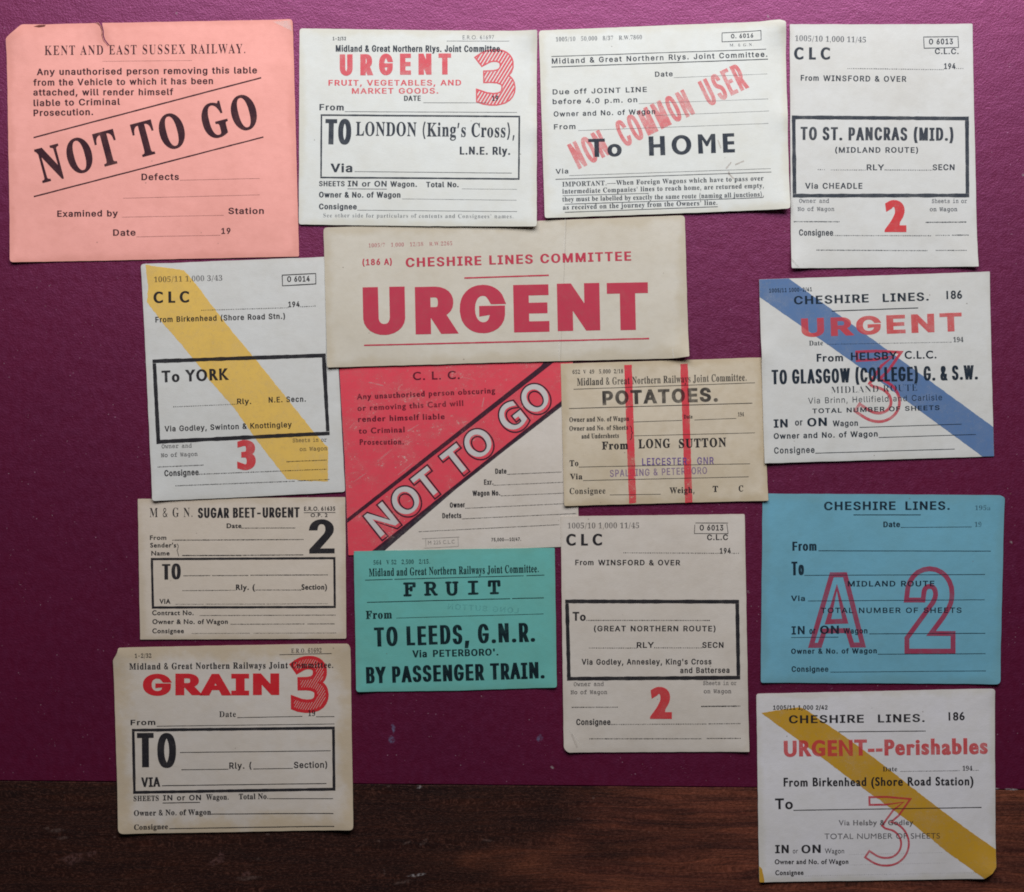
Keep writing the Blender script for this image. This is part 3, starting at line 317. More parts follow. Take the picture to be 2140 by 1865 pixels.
    (2,56,412,43,243,-5,38,7,32,12,27,17,22,22,16,25,9,29,3,32,-7,43,-21,37,-38,34,-56,32,58,37,26,27,14,35,-1,48,-8,24,-12,22,-17,19,-22,16,-27,12,-32,7,-37,2,-57,-5,-44,-14,-32,-22,-22,-28,-12,-32,-4,-33,6,-40,18,-36,28,-30,40,-28,-34,-19,-37,-28,-26,-32,-11,-41,2,-40,12,-35,22,-30,32,-24,42,-17,53,-7,17,189,329,-25,20,-16,26,-5,34,4,32,12,27,20,17,27,6,21,-3,17,-9,13,-15,10,-17,7,-41,-3,-32,-9,-26,-16,-20,-23,-18,17,187,36,-16,5,-26,21,-18,30,-5,39,4,36,12,28,19,23,23,19,38,-19,37,-25,23,-26,9,-31,-3,-38,-14,-31,-24,-22,-32,-10),
    (2,57,412,52,195,-6,48,11,41,23,32,32,26,39,19,47,11,53,6,57,0,72,-12,70,-24,55,-33,40,-41,26,-47,13,-52,1,-45,-12,-38,-22,-29,-31,-20,-40,-10,-47,1,-61,8,-30,13,-26,17,-22,22,-17,25,-12,27,-8,30,-2,34,3,29,11,23,16,19,20,-3,-50,-15,-80,-12,-30,-14,-24,-17,-17,-20,-10,-23,-3,-33,6,-24,17,-18,25,-13,31,-20,-7,-10,-11,-5,-13,-1,-16,4,-20,10,-20,18,-16,25,-13,33,-8,18,186,258,-14,4,-22,20,-13,32,-4,46,4,54,13,39,21,24,28,8,16,-3,15,-8,13,-13,11,-19,15,-55,6,-82,-16,-24,-17,-15,-22,-8),
    (2,65,479,26,140,0,0,20,-37,5,-14,8,-6,12,0,20,31,80,163,0,33,-89,-3,-19,-11,-10,-18,-5,-27,-2,0,-20,236,0,0,20,-25,7,-14,15,-14,26,-188,443,-20,1,-186,-460,-14,-19,-16,-10,-20,-3,0,-20,3,194,350,71,-174,-140,0),
    (2,67,514,59,314,-10,31,5,56,20,49,35,41,47,-20,20,-27,-31,-40,-31,-44,-20,-44,-9,-45,3,-30,11,-26,17,-20,24,-16,32,-12,38,-7,45,-2,53,2,55,6,49,11,41,14,33,19,26,23,19,27,11,31,4,27,-3,26,-7,24,-13,23,-17,40,-47,30,-62,18,0,0,173,-19,0,-8,-20,-9,-8,-11,-5,-15,1,-62,21,-58,11,-66,-5,-33,-8,-31,-13,-55,-36,-22,-23,-36,-56,-12,-31,-9,-34,-4,-73,12,-70,13,-32,35,-56,22,-23,26,-20,28,-17,31,-13,33,-8,35,-4),
    (2,68,544,27,251,0,61,4,54,12,45,19,37,28,29,35,21,43,12,50,3,88,-9,53,-17,47,-26,39,-34,32,-43,25,-50,16,-58,8,-260,1,0,-18,37,-6,17,-12,9,-25,2,-357,-3,-31,-9,-19,-18,-9,-29,-4,0,-19,23,232,27,-18,6,-9,11,-5,21,0,365,3,24,8,13,16,7,51,-2,28,-10,24,-18,20,-24,15,-32,11,-38,7,-46,1,-80,-4,-50,-8,-42,-13,-35,-18,-28,-21,-21,-27,-14,-31,-7),
    (2,69,485,50,442,0,30,157,-21,0,-26,-51,-25,-30,-30,-22,-36,-14,-43,-8,-46,-2,-23,3,-14,8,-6,15,-1,188,37,-2,26,-8,21,-14,15,-21,10,-30,6,-39,18,0,0,249,-18,0,-16,-60,-21,-30,-33,-16,-45,-3,0,161,4,29,7,7,42,6,38,-2,60,-13,22,-12,17,-16,14,-21,10,-26,6,-32,17,0,0,149,-420,0,0,-18,36,-6,18,-13,9,-27,2,-350,-4,-33,-10,-21,-21,-10,-33,-4,0,-18),
    (2,70,444,42,282,0,0,19,-56,8,-14,10,-7,14,-4,19,-1,176,31,-2,37,-13,14,-11,19,-35,12,-55,19,0,0,251,-20,0,-16,-60,-21,-30,-33,-16,-42,-4,0,171,5,22,7,5,40,4,50,-2,38,-9,29,-16,21,-23,15,-31,9,-41,18,0,0,149,-417,0,0,-18,38,-9,18,-12,9,-23,2,-346,-3,-34,-10,-21,-20,-12,-32,-6,0,-19),
    (2,71,558,69,344,-8,49,8,48,13,49,19,0,109,3,29,8,17,18,9,30,4,0,18,-247,0,0,-18,50,-8,16,-13,7,-23,1,-86,-6,-26,-14,-18,-26,-10,-44,-1,-30,7,-26,15,-22,23,-19,30,-14,37,-10,44,-4,51,1,83,6,49,11,40,14,34,19,25,23,19,27,11,32,4,34,-5,33,-14,31,-22,28,-30,23,-36,18,-42,19,0,0,173,-20,0,-15,-25,-8,-5,-11,-2,-68,21,-61,11,-67,-5,-32,-8,-30,-12,-29,-17,-48,-42,-36,-55,-12,-32,-8,-34,-4,-36,4,-75,8,-35,12,-32,17,-30,19,-26,23,-23,27,-19,29,-16,33,-12,34,-8,38,-5),
    (2,72,574,49,265,0,0,19,-38,7,-17,13,-8,23,-2,181,175,0,0,-155,-3,-34,-11,-20,-20,-10,-31,-5,0,-19,247,0,0,19,-38,7,-16,14,-8,24,-2,352,3,31,10,19,19,10,32,6,0,18,-247,0,0,-18,45,-9,11,-8,6,-13,3,-18,0,-159,-175,0,0,141,5,40,7,11,12,7,41,8,0,18,-247,0,0,-18,37,-8,16,-12,9,-23,2,-351,-3,-33,-10,-20,-20,-11,-32,-5,0,-19),
    (2,73,286,23,270,0,0,19,-48,12,-11,9,-6,12,-4,17,0,356,3,28,11,16,21,9,32,4,0,18,-253,0,0,-18,40,-6,17,-10,9,-19,2,-364,-4,-30,-12,-18,-21,-10,-31,-6,0,-19),
    (2,74,363,43,157,-69,33,8,27,13,23,19,18,23,12,29,8,35,2,39,0,306,5,48,7,13,12,9,41,9,0,18,-258,0,0,-18,51,-12,12,-10,8,-15,3,-22,1,-399,-2,-30,-8,-21,-14,-13,-23,-4,-23,5,-6,8,-2,10,17,39,1,18,-6,20,-13,15,-18,9,-22,2,-19,-6,-16,-13,-10,-20,-1,-25,6,-25,14,-23,20,-18,26,-14,31,-8),
    (2,75,560,48,266,0,0,19,-39,7,-16,13,-9,23,-1,156,18,17,137,-174,9,-17,1,-11,-7,-7,-51,-7,0,-19,262,0,0,19,-24,4,-27,17,-222,273,101,103,39,32,36,22,34,10,26,2,0,18,-214,0,0,-18,55,-9,8,-8,0,-11,-11,-23,-170,-174,0,159,5,40,7,11,12,7,41,8,0,18,-248,0,0,-18,37,-7,17,-13,9,-22,2,-352,-4,-33,-10,-20,-19,-11,-32,-5,0,-19),
    (2,76,468,29,441,0,28,170,-20,0,-25,-57,-24,-33,-29,-24,-35,-16,-42,-8,-43,-2,-35,5,-9,8,-7,48,0,325,6,41,9,12,14,7,45,6,0,18,-256,0,0,-18,37,-7,16,-12,9,-23,2,-352,-3,-33,-10,-20,-20,-11,-32,-5,0,-19),
    (2,77,696,42,186,0,0,19,-40,5,-18,12,-10,24,-2,367,180,-427,20,0,183,438,0,-347,-5,-43,-7,-13,-12,-8,-41,-8,0,-19,243,0,0,19,-42,8,-10,9,-6,15,-3,22,-1,342,3,30,11,20,19,11,30,6,0,18,-185,0,-145,-344,-145,344,-187,0,0,-18,45,-9,11,-8,7,-12,3,-17,1,-349,-4,-32,-12,-20,-20,-11,-32,-5,0,-19),
    (2,78,542,32,463,-12,0,426,3,32,10,20,19,11,32,5,0,18,-163,0,0,-18,44,-10,11,-8,6,-13,3,-18,1,-248,-257,315,-152,0,0,-18,20,-6,43,-50,0,-340,-5,-41,-7,-12,-12,-8,-39,-6,0,-19,163,0,0,19,-39,7,-17,12,-8,23,-2,323,325,-396),
    (2,79,577,32,300,-11,53,7,48,17,43,26,37,33,30,41,21,46,12,51,3,54,-7,54,-17,49,-26,43,-32,36,-39,29,-45,22,-50,12,-54,2,-53,-7,-49,-17,-43,-26,-37,-34,-29,-40,-21,-46,-12,-51,-2,-54,7,-52,16,-49,26,-43,33,-37,39,-30,45,-22,49,-12,30,276,14,-27,8,-24,15,-21,23,-18,30,-13,37,-9,44,-4,51,1,83,6,49,10,40,14,34,18,25,21,19,26,11,44,3,28,-8,24,-15,20,-22,18,-30,13,-37,9,-45,4,-51,-1,-83,-6,-49,-10,-40,-14,-34,-18,-25,-21,-19,-26,-11),
    (2,80,459,31,265,0,0,19,-38,7,-17,13,-8,23,-2,164,87,0,40,5,35,9,28,15,24,19,17,22,12,25,5,28,1,26,-8,37,-19,32,-27,25,-37,18,-60,11,-280,2,0,-18,37,-8,16,-12,9,-23,2,-351,-3,-33,-10,-20,-20,-11,-32,-5,0,-19,15,200,442,3,16,7,9,13,5,25,1,36,-10,13,-10,16,-32,8,-46,-3,-53,-14,-38,-12,-13,-15,-9,-19,-6,-58,-4),
    (2,82,519,36,265,0,0,19,-38,7,-17,13,-8,23,-2,171,21,0,151,-233,155,0,0,19,-22,4,-31,32,-128,191,26,8,42,23,28,30,14,38,1,39,-7,29,-13,25,-21,21,-27,16,-34,12,-42,8,-48,4,-247,1,0,-18,37,-8,16,-12,9,-23,2,-351,-3,-33,-10,-20,-20,-11,-32,-5,0,-19,15,200,431,3,23,8,12,16,6,40,0,32,-13,22,-26,11,-40,1,-38,-10,-47,-10,-17,-13,-14,-17,-10,-21,-7,-62,-3),
    (2,83,428,64,67,-12,14,23,9,2,84,-21,51,-3,50,8,43,17,35,25,24,33,14,40,3,42,-3,32,-10,27,-16,25,-23,24,-33,22,-135,67,-24,18,-14,22,-5,26,6,29,16,22,26,15,34,5,30,-4,29,-13,27,-21,23,-27,19,-34,13,-39,18,0,0,162,-20,0,-5,-15,-14,-8,-81,18,-60,5,-20,-3,-37,-11,-32,-20,-24,-28,-17,-34,-7,-41,4,-47,18,-41,35,-36,51,-34,110,-57,18,-18,11,-21,4,-23,-1,-17,-12,-29,-24,-23,-33,-11,-47,1,-25,7,-22,12,-20,17,-16,21,-15,27,-22,70,-22,0,0,-185),
    (2,84,465,31,360,0,0,19,-42,6,-18,12,-9,24,-2,415,35,-2,26,-6,23,-10,19,-14,15,-18,12,-22,13,-56,19,0,0,152,-439,0,0,-151,20,0,8,42,10,23,13,20,17,17,20,12,23,8,48,5,0,-388,-4,-33,-11,-21,-21,-11,-34,-4,0,-19),
    (2,85,541,52,296,-13,42,6,37,12,30,19,23,25,18,33,11,41,6,49,1,243,3,29,8,19,17,12,29,7,0,18,-160,0,0,-18,47,-11,15,-14,7,-25,-1,-292,-6,-31,-10,-26,-15,-21,-18,-17,-22,-11,-26,-7,-43,-2,-24,4,-19,8,-16,12,-13,16,-9,20,-9,53,-1,278,5,40,7,11,12,7,42,8,0,18,-248,0,0,-18,42,-10,15,-15,7,-25,1,-284,6,-41,11,-35,17,-29,23,-22,29,-17,37,-12,44,-5),
    (2,86,470,28,252,-14,168,434,14,31,14,18,17,10,20,3,0,18,-157,0,0,-18,34,-4,16,-6,9,-11,2,-16,-3,-16,-102,-272,-107,258,-10,35,4,15,12,10,19,5,30,2,0,18,-247,0,0,-18,28,-10,15,-15,12,-20,193,-451),
    (2,87,671,43,209,-12,138,351,123,-351,20,0,141,429,22,45,13,13,19,7,0,18,-133,0,0,-18,28,-5,13,-6,8,-12,1,-17,-3,-18,-78,-242,-83,242,-7,28,4,13,9,9,16,6,22,2,0,18,-231,0,0,-18,31,-5,15,-8,10,-14,23,-68,-85,-219,-83,241,-8,42,3,14,7,9,34,8,0,18,-215,0,0,-18,24,-6,12,-10,10,-17,158,-461),
    (2,88,517,50,191,0,0,19,-33,4,-14,8,-7,11,0,12,5,19,88,128,76,-121,10,-22,2,-19,-7,-10,-13,-6,-36,-4,0,-19,248,0,0,19,-22,4,-34,40,-146,228,90,128,25,29,25,20,28,11,27,3,0,18,-181,0,0,-18,31,-5,12,-6,7,-10,0,-11,-7,-21,-74,-111,-77,121,-5,14,6,18,10,7,43,4,0,18,-253,0,0,-18,25,-6,32,-33,140,-214,-133,-180,-21,-16,-22,-10,-23,-4,0,-19),
    (2,89,468,37,360,0,0,19,-39,7,-17,13,-8,23,-2,161,126,207,29,36,15,10,18,5,0,19,-158,0,0,-19,37,-5,14,-8,7,-13,0,-12,-6,-22,-103,-173,-95,186,-7,26,5,9,10,7,41,5,0,19,-242,0,0,-19,16,-3,18,-10,18,-19,139,-253,0,-108,-3,-33,-10,-20,-20,-11,-32,-5,0,-19),
    (2,97,378,55,302,-8,21,7,20,13,18,18,-9,16,-12,-7,-14,1,-4,29,-1,177,-4,26,-8,23,-12,18,-17,15,-22,10,-28,8,-63,3,-38,-4,-33,-10,-26,-15,-20,-19,-11,-23,-3,-24,5,-19,11,-15,17,-9,21,-1,19,4,15,11,9,15,2,17,-4,14,-17,30,7,14,12,6,36,3,24,-5,15,-13,8,-20,2,-77,-87,-29,-61,-31,-21,-16,-15,-19,-9,-21,-1,-40,11,-29,21,-21,31,-11,49,1,30,9,28,15,26,21,10,-30,15,-12,21,-6,11,150,40,-11,11,-7,17,-2,24,5,33,17,27,28,20,38,14,0,-117,-16,-17,-28,-14),
    (2,98,396,28,58,-13,57,44,23,-18,24,-14,24,-7,48,-1,43,12,37,25,29,34,21,43,10,50,0,51,-8,44,-17,37,-23,29,-30,22,-34,10,-46,-1,-23,-8,-22,-14,-19,-19,0,194,-143,0,0,-18,24,-5,9,-9,4,-19,1,-462,18,179,19,-15,11,-9,19,-3,26,1,195,14,23,15,10,16,4,28,-4,13,-8,18,-28,10,-46,2,-65,-6,-66,-13,-45,-10,-15,-13,-9,-17,-5),
    (2,99,322,46,212,-6,38,14,33,24,30,34,-15,13,-45,-32,-19,-4,-21,0,-21,5,-18,10,-16,16,-14,21,-10,25,-7,31,-3,83,8,45,16,30,23,15,22,2,12,-4,7,-7,4,-10,0,-42,6,-19,11,-13,16,-6,25,1,15,8,11,13,4,17,-4,30,-18,28,-33,19,-44,9,-48,-3,-42,-15,-37,-27,-28,-35,-20,-43,-8,-49,2,-50,13,-43,21,-38,29,-29,35,-20,39,-9),
    (2,100,406,33,182,-8,24,10,22,17,17,24,0,-54,78,17,65,6,0,18,-24,8,-9,10,-4,16,-1,436,-157,0,0,-18,29,-4,14,-8,7,-15,2,-147,-28,25,-21,11,-23,5,-41,-3,-35,-14,-30,-26,-23,-35,-16,-44,-6,-52,2,-49,10,-43,19,-37,25,-29,31,-19,35,-9,19,173,33,-13,6,-10,11,-14,34,-6,52,0,66,7,53,14,34,11,11,13,6,16,2,19,-3,16,-9,13,-14,6,-17,-2,-187,-10,-21,-16,-15,-16,-9),
    (2,101,330,34,212,-5,38,17,34,28,29,40,-17,14,-26,-29,-20,-12,-20,-6,-32,2,-18,6,-16,11,-12,14,-17,43,-7,59,182,0,-5,60,-9,29,-14,25,-18,21,-22,16,-26,11,-28,5,-46,-3,-38,-14,-32,-25,-25,-33,-18,-42,-7,-47,2,-52,12,-47,21,-39,28,-30,34,-19,39,-9,10,128,247,7,39,12,26,18,12,18,2,20,-9,11,-19,6,-31,1,-56,-93,0),
    (2,102,235,44,219,0,0,18,-34,4,-14,9,-7,19,-2,254,61,0,0,37,-61,0,3,118,5,16,13,10,19,2,12,-5,1,-14,-12,-35,1,-16,8,-13,13,-10,16,-4,18,2,14,8,11,14,5,19,-4,27,-16,24,-28,18,-39,8,-54,-4,-25,-8,-21,-12,-17,-16,-14,-19,-9,-23,-4,-26,0,-61,-40,0,0,-37,40,0,0,-224,-3,-42,-11,-14,-28,-6,0,-18),
    (2,103,359,60,182,-154,40,4,35,8,29,11,24,15,18,18,12,21,6,24,0,21,-5,29,-13,22,-21,17,-31,10,-43,6,-78,2,-33,6,-9,8,-2,17,7,13,12,10,16,6,43,-1,36,3,32,11,26,17,20,22,13,27,4,30,-6,38,-20,33,54,0,0,40,-92,0,-41,12,-42,4,-41,-4,-36,-11,-30,-18,-22,-23,-15,-28,-5,-33,6,-37,16,-31,28,-25,38,-19,-54,-30,-21,-21,-10,-24,2,-31,9,-16,16,-14,21,-13,-36,-16,-15,-13,-8,-16,0,-16,5,-14,9,-13,32,-22,49,-13,16,166,137,-20,9,-12,20,-7,33,-1,44,4,39,9,26,16,15,24,3,20,-9,12,-20,7,-33,1,-44,-4,-39,-9,-27,-16,-14,14,133,-124,-29,10,-18,16,-6,18,7,23,19,19,127,0,26,-3,18,-6,10,-12,0,-26,-14,-21,-28,-14,-42,-7),
    (2,104,418,44,198,0,0,18,-21,4,-9,9,-5,15,-1,212,28,30,16,7,27,2,14,-7,7,-15,4,-23,0,-201,-4,-16,-8,-11,-12,-6,-12,0,0,-18,177,0,0,18,-21,4,-10,9,-4,15,-1,186,-6,52,-18,36,-14,13,-16,9,-42,8,-30,-4,-28,-11,-25,-17,-22,-25,0,207,-141,0,0,-17,22,-5,9,-10,4,-15,-1,-412,-6,-13,-11,-7,-18,-3,0,-18),
    (2,105,218,16,116,398,21,6,17,13,10,19,2,23,-6,20,-14,17,-19,11,-22,2,-21,-6,-17,-15,-9,-19,-2,-22,6,-21,13,-16,19,-10,16,198,0,0,18,-21,5,-9,8,-4,15,-1,295,-140,0,-1,-19,22,-4,9,-8,4,-16,-1,-253,-6,-13,-12,-7,-18,-3,0,-18),
    (2,106,230,16,122,399,21,6,17,14,10,19,2,22,-6,21,-14,17,-19,10,-22,2,-20,-6,-17,-14,-11,-19,-2,-23,6,-20,14,-17,19,-10,35,55,-154,28,4,25,9,22,12,17,16,14,21,9,24,4,29,1,380,-151,0,0,-18,28,-5,11,-8,6,-17,1,-352,-6,-51,-10,-14,-20,-4,-17,4,-5,11,11,20,6,25,-5,16,-11,12,-15,7,-19,1,-18,-4,-13,-11,-7,-15,-2,-20,5,-20,12,-18,16,-15,22,-11,25,-7),
    (2,108,219,16,198,0,0,18,-21,5,-9,8,-4,15,-1,454,-141,0,0,-18,23,-4,8,-10,4,-15,-1,-412,-6,-13,-12,-7,-18,-3,0,-18),
    (2,109,608,67,195,0,0,18,-21,5,-8,9,-4,14,-1,212,19,24,15,10,29,6,17,-6,8,-13,4,-21,0,-216,-6,-13,-11,-8,-17,-3,0,-18,172,0,0,18,-21,4,-8,10,-5,14,-1,214,35,33,29,5,16,-6,9,-13,4,-20,-1,-217,-6,-13,-10,-8,-18,-3,0,-18,174,0,0,18,-21,4,-9,9,-4,15,-1,186,-6,52,-18,36,-13,13,-16,9,-41,8,-31,-4,-28,-12,-26,-20,-22,-27,-12,27,-19,20,-27,12,-34,4,-27,-4,-26,-11,-24,-19,-22,-25,0,50,-140,0,0,-18,22,-5,9,-9,4,-16,-1,-252,-6,-13,-11,-7,-18,-3,0,-18),
    (2,110,418,44,198,0,0,18,-21,4,-9,9,-5,15,-1,212,28,30,16,7,27,2,14,-7,7,-15,4,-23,0,-201,-4,-16,-8,-11,-12,-6,-12,0,0,-18,177,0,0,18,-21,4,-10,9,-4,15,-1,186,-6,52,-18,36,-14,13,-16,9,-42,8,-31,-4,-27,-10,-25,-18,-22,-24,0,47,-141,0,0,-18,22,-5,9,-9,4,-16,-1,-252,-6,-13,-11,-7,-18,-3,0,-18),
    (2,111,369,24,197,-11,44,9,37,20,31,29,23,39,13,45,3,51,-8,49,-18,42,-27,34,-35,25,-41,14,-46,3,-44,-9,-39,-20,-31,-30,-23,-38,-12,-45,-3,-51,8,-47,18,-42,27,-34,35,-26,41,-15,17,178,13,-25,11,-14,23,-5,21,-6,102,3,79,10,48,17,23,12,6,29,0,21,-15,14,-33,6,-65,-2,-131,-4,-26,-8,-20,-20,-19),
    (2,112,408,36,217,-153,0,18,-37,7,-9,9,-8,35,-1,119,18,-20,21,-14,23,-9,25,-3,38,6,33,18,27,28,20,38,13,46,4,51,-4,47,-12,42,-20,35,-26,27,-32,18,-37,5,-30,-4,-25,-11,-22,-20,-19,-27,0,53,-136,0,0,-17,26,-9,7,-11,3,-22,-2,-393,-11,-18,-25,-7,0,-17,19,198,34,-14,8,-12,14,-10,19,0,183,18,29,15,12,15,6,17,0,14,-4,12,-9,8,-12,11,-39,5,-55,-2,-64,-9,-48,-17,-30,-12,-8,-14,-4),
    (2,114,316,37,217,0,0,18,-36,6,-11,9,-6,17,0,169,5,29,12,22,15,13,14,2,11,-4,23,-28,11,-7,17,-2,19,3,14,10,10,16,3,19,-4,23,-12,19,-19,12,-27,4,-25,-5,-26,-14,-24,-23,-21,-31,0,64,-137,0,-1,-19,22,-4,8,-7,5,-16,-1,-254,-6,-13,-12,-7,-18,-3,0,-18),
    (2,115,316,56,179,-11,44,12,19,12,16,15,12,18,8,21,4,47,-6,33,-16,25,-24,21,-75,39,-35,23,-8,13,-3,17,3,16,10,13,15,8,21,3,27,-5,25,-16,20,-26,15,-35,17,0,0,107,-15,0,-6,-9,-10,-6,-55,12,-40,3,-24,-4,-21,-8,-18,-11,-15,-16,-19,-36,-4,-41,7,-29,17,-25,26,-23,80,-42,30,-23,7,-13,3,-15,-4,-20,-11,-15,-18,-10,-24,-3,-31,7,-28,20,-22,31,-15,42,-19,0,0,-126,17,0,9,15,15,5,62,-19),
    (2,116,251,24,170,-5,30,15,25,26,19,36,-18,10,-24,-32,-21,-6,-11,5,-7,10,-4,15,0,232,69,0,0,35,-69,0,0,124,-17,0,-25,-35,-95,-101,0,-23,31,0,3,-258,12,-31,22,-19,35,-8),
    (2,117,412,35,175,-7,29,11,26,17,21,23,0,-55,78,19,66,6,0,18,-23,5,-10,8,-5,15,-2,281,-147,0,0,-18,26,-5,11,-10,5,-17,1,-219,-33,-28,-29,-5,-15,5,-11,9,-6,15,-1,273,-143,0,0,-18,26,-8,7,-12,4,-19,0,-192,9,-47,18,-33,15,-11,18,-8,22,-4),
    (2,118,336,24,176,-11,109,278,20,39,12,11,18,7,0,17,-112,0,0,-18,31,-6,8,-8,3,-10,-62,-165,-60,160,-1,14,4,7,7,5,27,3,0,18,-183,0,0,-19,13,-2,12,-8,20,-40,114,-283),
    (2,119,477,36,153,-11,92,227,72,-227,17,0,118,294,14,29,10,9,13,3,0,17,-98,0,0,-17,28,-8,5,-7,-4,-28,-51,-126,-42,133,-3,15,8,14,23,5,0,19,-171,0,0,-17,18,-3,8,-6,22,-57,-49,-119,-52,138,-6,26,6,14,21,5,0,19,-164,0,0,-19,13,-5,17,-26,116,-302),
    (2,120,350,41,129,0,0,16,-11,1,-21,8,-4,15,5,14,53,71,49,-78,4,-14,-2,-7,-7,-5,-25,-3,0,-18,180,0,0,17,-14,4,-118,181,61,77,31,31,31,15,0,16,-120,0,0,-18,21,-2,14,-9,1,-9,-4,-11,-52,-66,-37,59,-10,23,8,11,23,4,0,18,-181,0,0,-19,28,-14,103,-158,-67,-88,-31,-30,-32,-16,0,-16),
    (2,121,330,44,64,-154,25,4,21,10,19,17,17,25,18,37,121,327,19,42,11,11,14,3,0,19,-106,0,0,-19,31,-5,6,-8,-1,-24,-55,-154,-62,162,-1,12,3,9,34,8,0,19,-183,0,0,-19,16,-2,16,-18,127,-307,-12,-44,-30,-49,-14,-10,-12,1,-5,8,1,20,-5,16,-10,11,-15,7,-18,1,-18,-5,-14,-13,-8,-16,-1,-21,7,-24,16,-18,22,-11),
    (3,70,520,46,284,0,11,4,11,19,-4,25,-9,7,-12,4,-98,1,0,186,111,0,1,-26,8,-31,11,-6,25,4,5,9,3,138,-10,21,-20,5,-12,-4,-7,-10,-4,-49,-111,0,0,143,229,0,1,-88,4,-13,8,-7,13,-4,22,4,11,19,1,115,-8,26,-9,6,-393,2,-11,-4,-11,-19,4,-26,9,-7,13,-4,51,0,0,-380,-54,-1,-13,-4,-7,-8,-3,-13,4,-22,18,-12),
    (3,73,520,30,395,0,36,7,6,10,2,18,-5,14,-10,7,-131,4,0,380,114,0,18,4,9,7,5,14,-5,23,-7,8,-12,4,-283,0,-41,-6,-8,-10,-2,-19,4,-14,10,-7,18,-4,113,0,0,-380,-131,-4,-9,-7,-5,-14,5,-23,7,-8,12,-4),
    (3,78,520,43,411,-7,26,5,4,7,1,435,39,6,7,9,3,15,-8,22,-23,8,-137,-1,-16,-3,-9,-7,-4,-14,6,-24,10,-7,17,-4,56,0,0,-334,-214,371,-18,19,-64,4,-58,-5,-11,-9,-3,-16,4,-16,13,-9,53,-5,0,-380,-40,-6,-7,-9,-3,-15,8,-22,9,-6,145,-2,34,7,7,10,2,17,-4,13,-9,8,-15,4,-67,1,0,344,240,-408),
    (3,79,520,24,276,-12,60,12,53,28,44,43,32,56,19,67,3,76,-11,71,-26,62,-38,49,-48,36,-57,21,-63,4,-61,-12,-53,-29,-44,-43,-32,-56,-18,-66,-4,-75,12,-70,26,-62,37,-50,49,-37,57,-21,32,243,47,-31,7,-27,13,-24,20,-21,26,-16,32,-10,38,-5,43,0,49,5,43,10,38,15,32,21,26,24,20,28,13,31,6,34,0,30,-6,28,-13,24,-20,21,-26,16,-32,10,-38,5,-43,0,-49,-5,-43,-10,-38,-16,-32,-21,-26,-24,-20,-28,-13,-30,-7),
    (3,82,520,48,202,0,30,7,6,11,1,16,-4,13,-9,8,-16,4,-44,1,0,157,68,-1,22,-5,17,-12,20,-23,118,-171,12,-5,61,0,19,12,4,22,-4,13,-8,8,-42,5,-101,149,-20,16,25,8,42,24,29,34,14,41,1,44,-11,38,-16,29,-17,20,-20,15,-29,11,-37,7,-50,4,-215,0,-11,-4,-11,-18,5,-24,21,-11,48,0,0,-383,-51,-1,-13,-4,-7,-8,-3,-13,4,-22,18,-12,10,166,443,117,-1,43,-11,29,-21,15,-32,-1,-40,-14,-32,-30,-21,-44,-11,-115,-1),
    (3,83,520,73,118,-15,9,5,9,26,32,-12,62,-15,74,1,38,8,33,14,28,19,23,23,16,27,10,29,3,33,-9,54,-12,22,-16,18,-21,16,-56,22,-144,25,-30,16,-18,22,-7,28,8,37,24,29,37,19,46,6,41,-5,33,-14,25,-22,26,-52,21,-8,24,8,8,23,-8,108,-9,12,-23,4,-21,-5,-6,-16,-82,22,-52,1,-48,-11,-42,-19,-33,-28,-23,-33,-12,-39,1,-50,8,-26,13,-21,18,-18,23,-15,63,-22,121,-20,31,-13,20,-20,11,-26,0,-26,-12,-34,-28,-28,-42,-16,-53,-4,-47,10,-37,21,-25,30,-12,35,-16,24,-23,5,-15,-3,-8,-8,-5,-12,6,-130,6,-16,9,-11,12,-6),
    (3,84,520,37,385,0,11,4,11,19,-4,25,-9,7,-12,4,-89,1,0,380,121,0,4,-110,6,-39,9,-8,18,-2,23,7,5,10,-5,180,-4,11,-20,11,-373,0,-24,-7,-6,-10,-7,-177,3,-13,7,-8,24,-4,16,4,7,8,4,18,4,129,121,0,0,-380,-91,-1,-12,-4,-8,-8,-3,-13,4,-22,19,-12),
    (3,85,520,55,303,-10,37,10,31,16,26,22,20,29,15,35,8,42,3,296,39,6,7,9,2,15,-7,22,-10,6,-132,2,-31,-7,-7,-10,-2,-18,5,-14,12,-7,61,-4,0,-258,-4,-34,-16,-53,-14,-19,-17,-14,-23,-9,-27,-5,-58,5,-22,9,-18,14,-14,19,-10,24,-11,63,0,258,52,3,12,6,6,12,0,18,-5,12,-12,6,-126,3,-37,-6,-7,-10,-2,-18,3,-14,9,-7,39,-5,1,-273,6,-45,12,-38,19,-32,25,-26,29,-19,33,-13,37,-6),
    (3,87,520,43,154,0,15,4,7,14,81,290,98,-301,13,-7,44,2,66,441,29,7,9,22,-2,12,-13,14,-159,1,-14,-3,-9,-7,-4,-13,5,-22,10,-7,14,-4,75,0,-42,-335,-82,254,-8,15,-18,4,-37,-4,-8,-17,-73,-252,-46,335,60,0,28,7,7,9,0,27,-8,8,-12,5,-161,0,-8,-5,-9,-19,4,-21,9,-7,25,-4,64,-421,5,-18,6,-3),
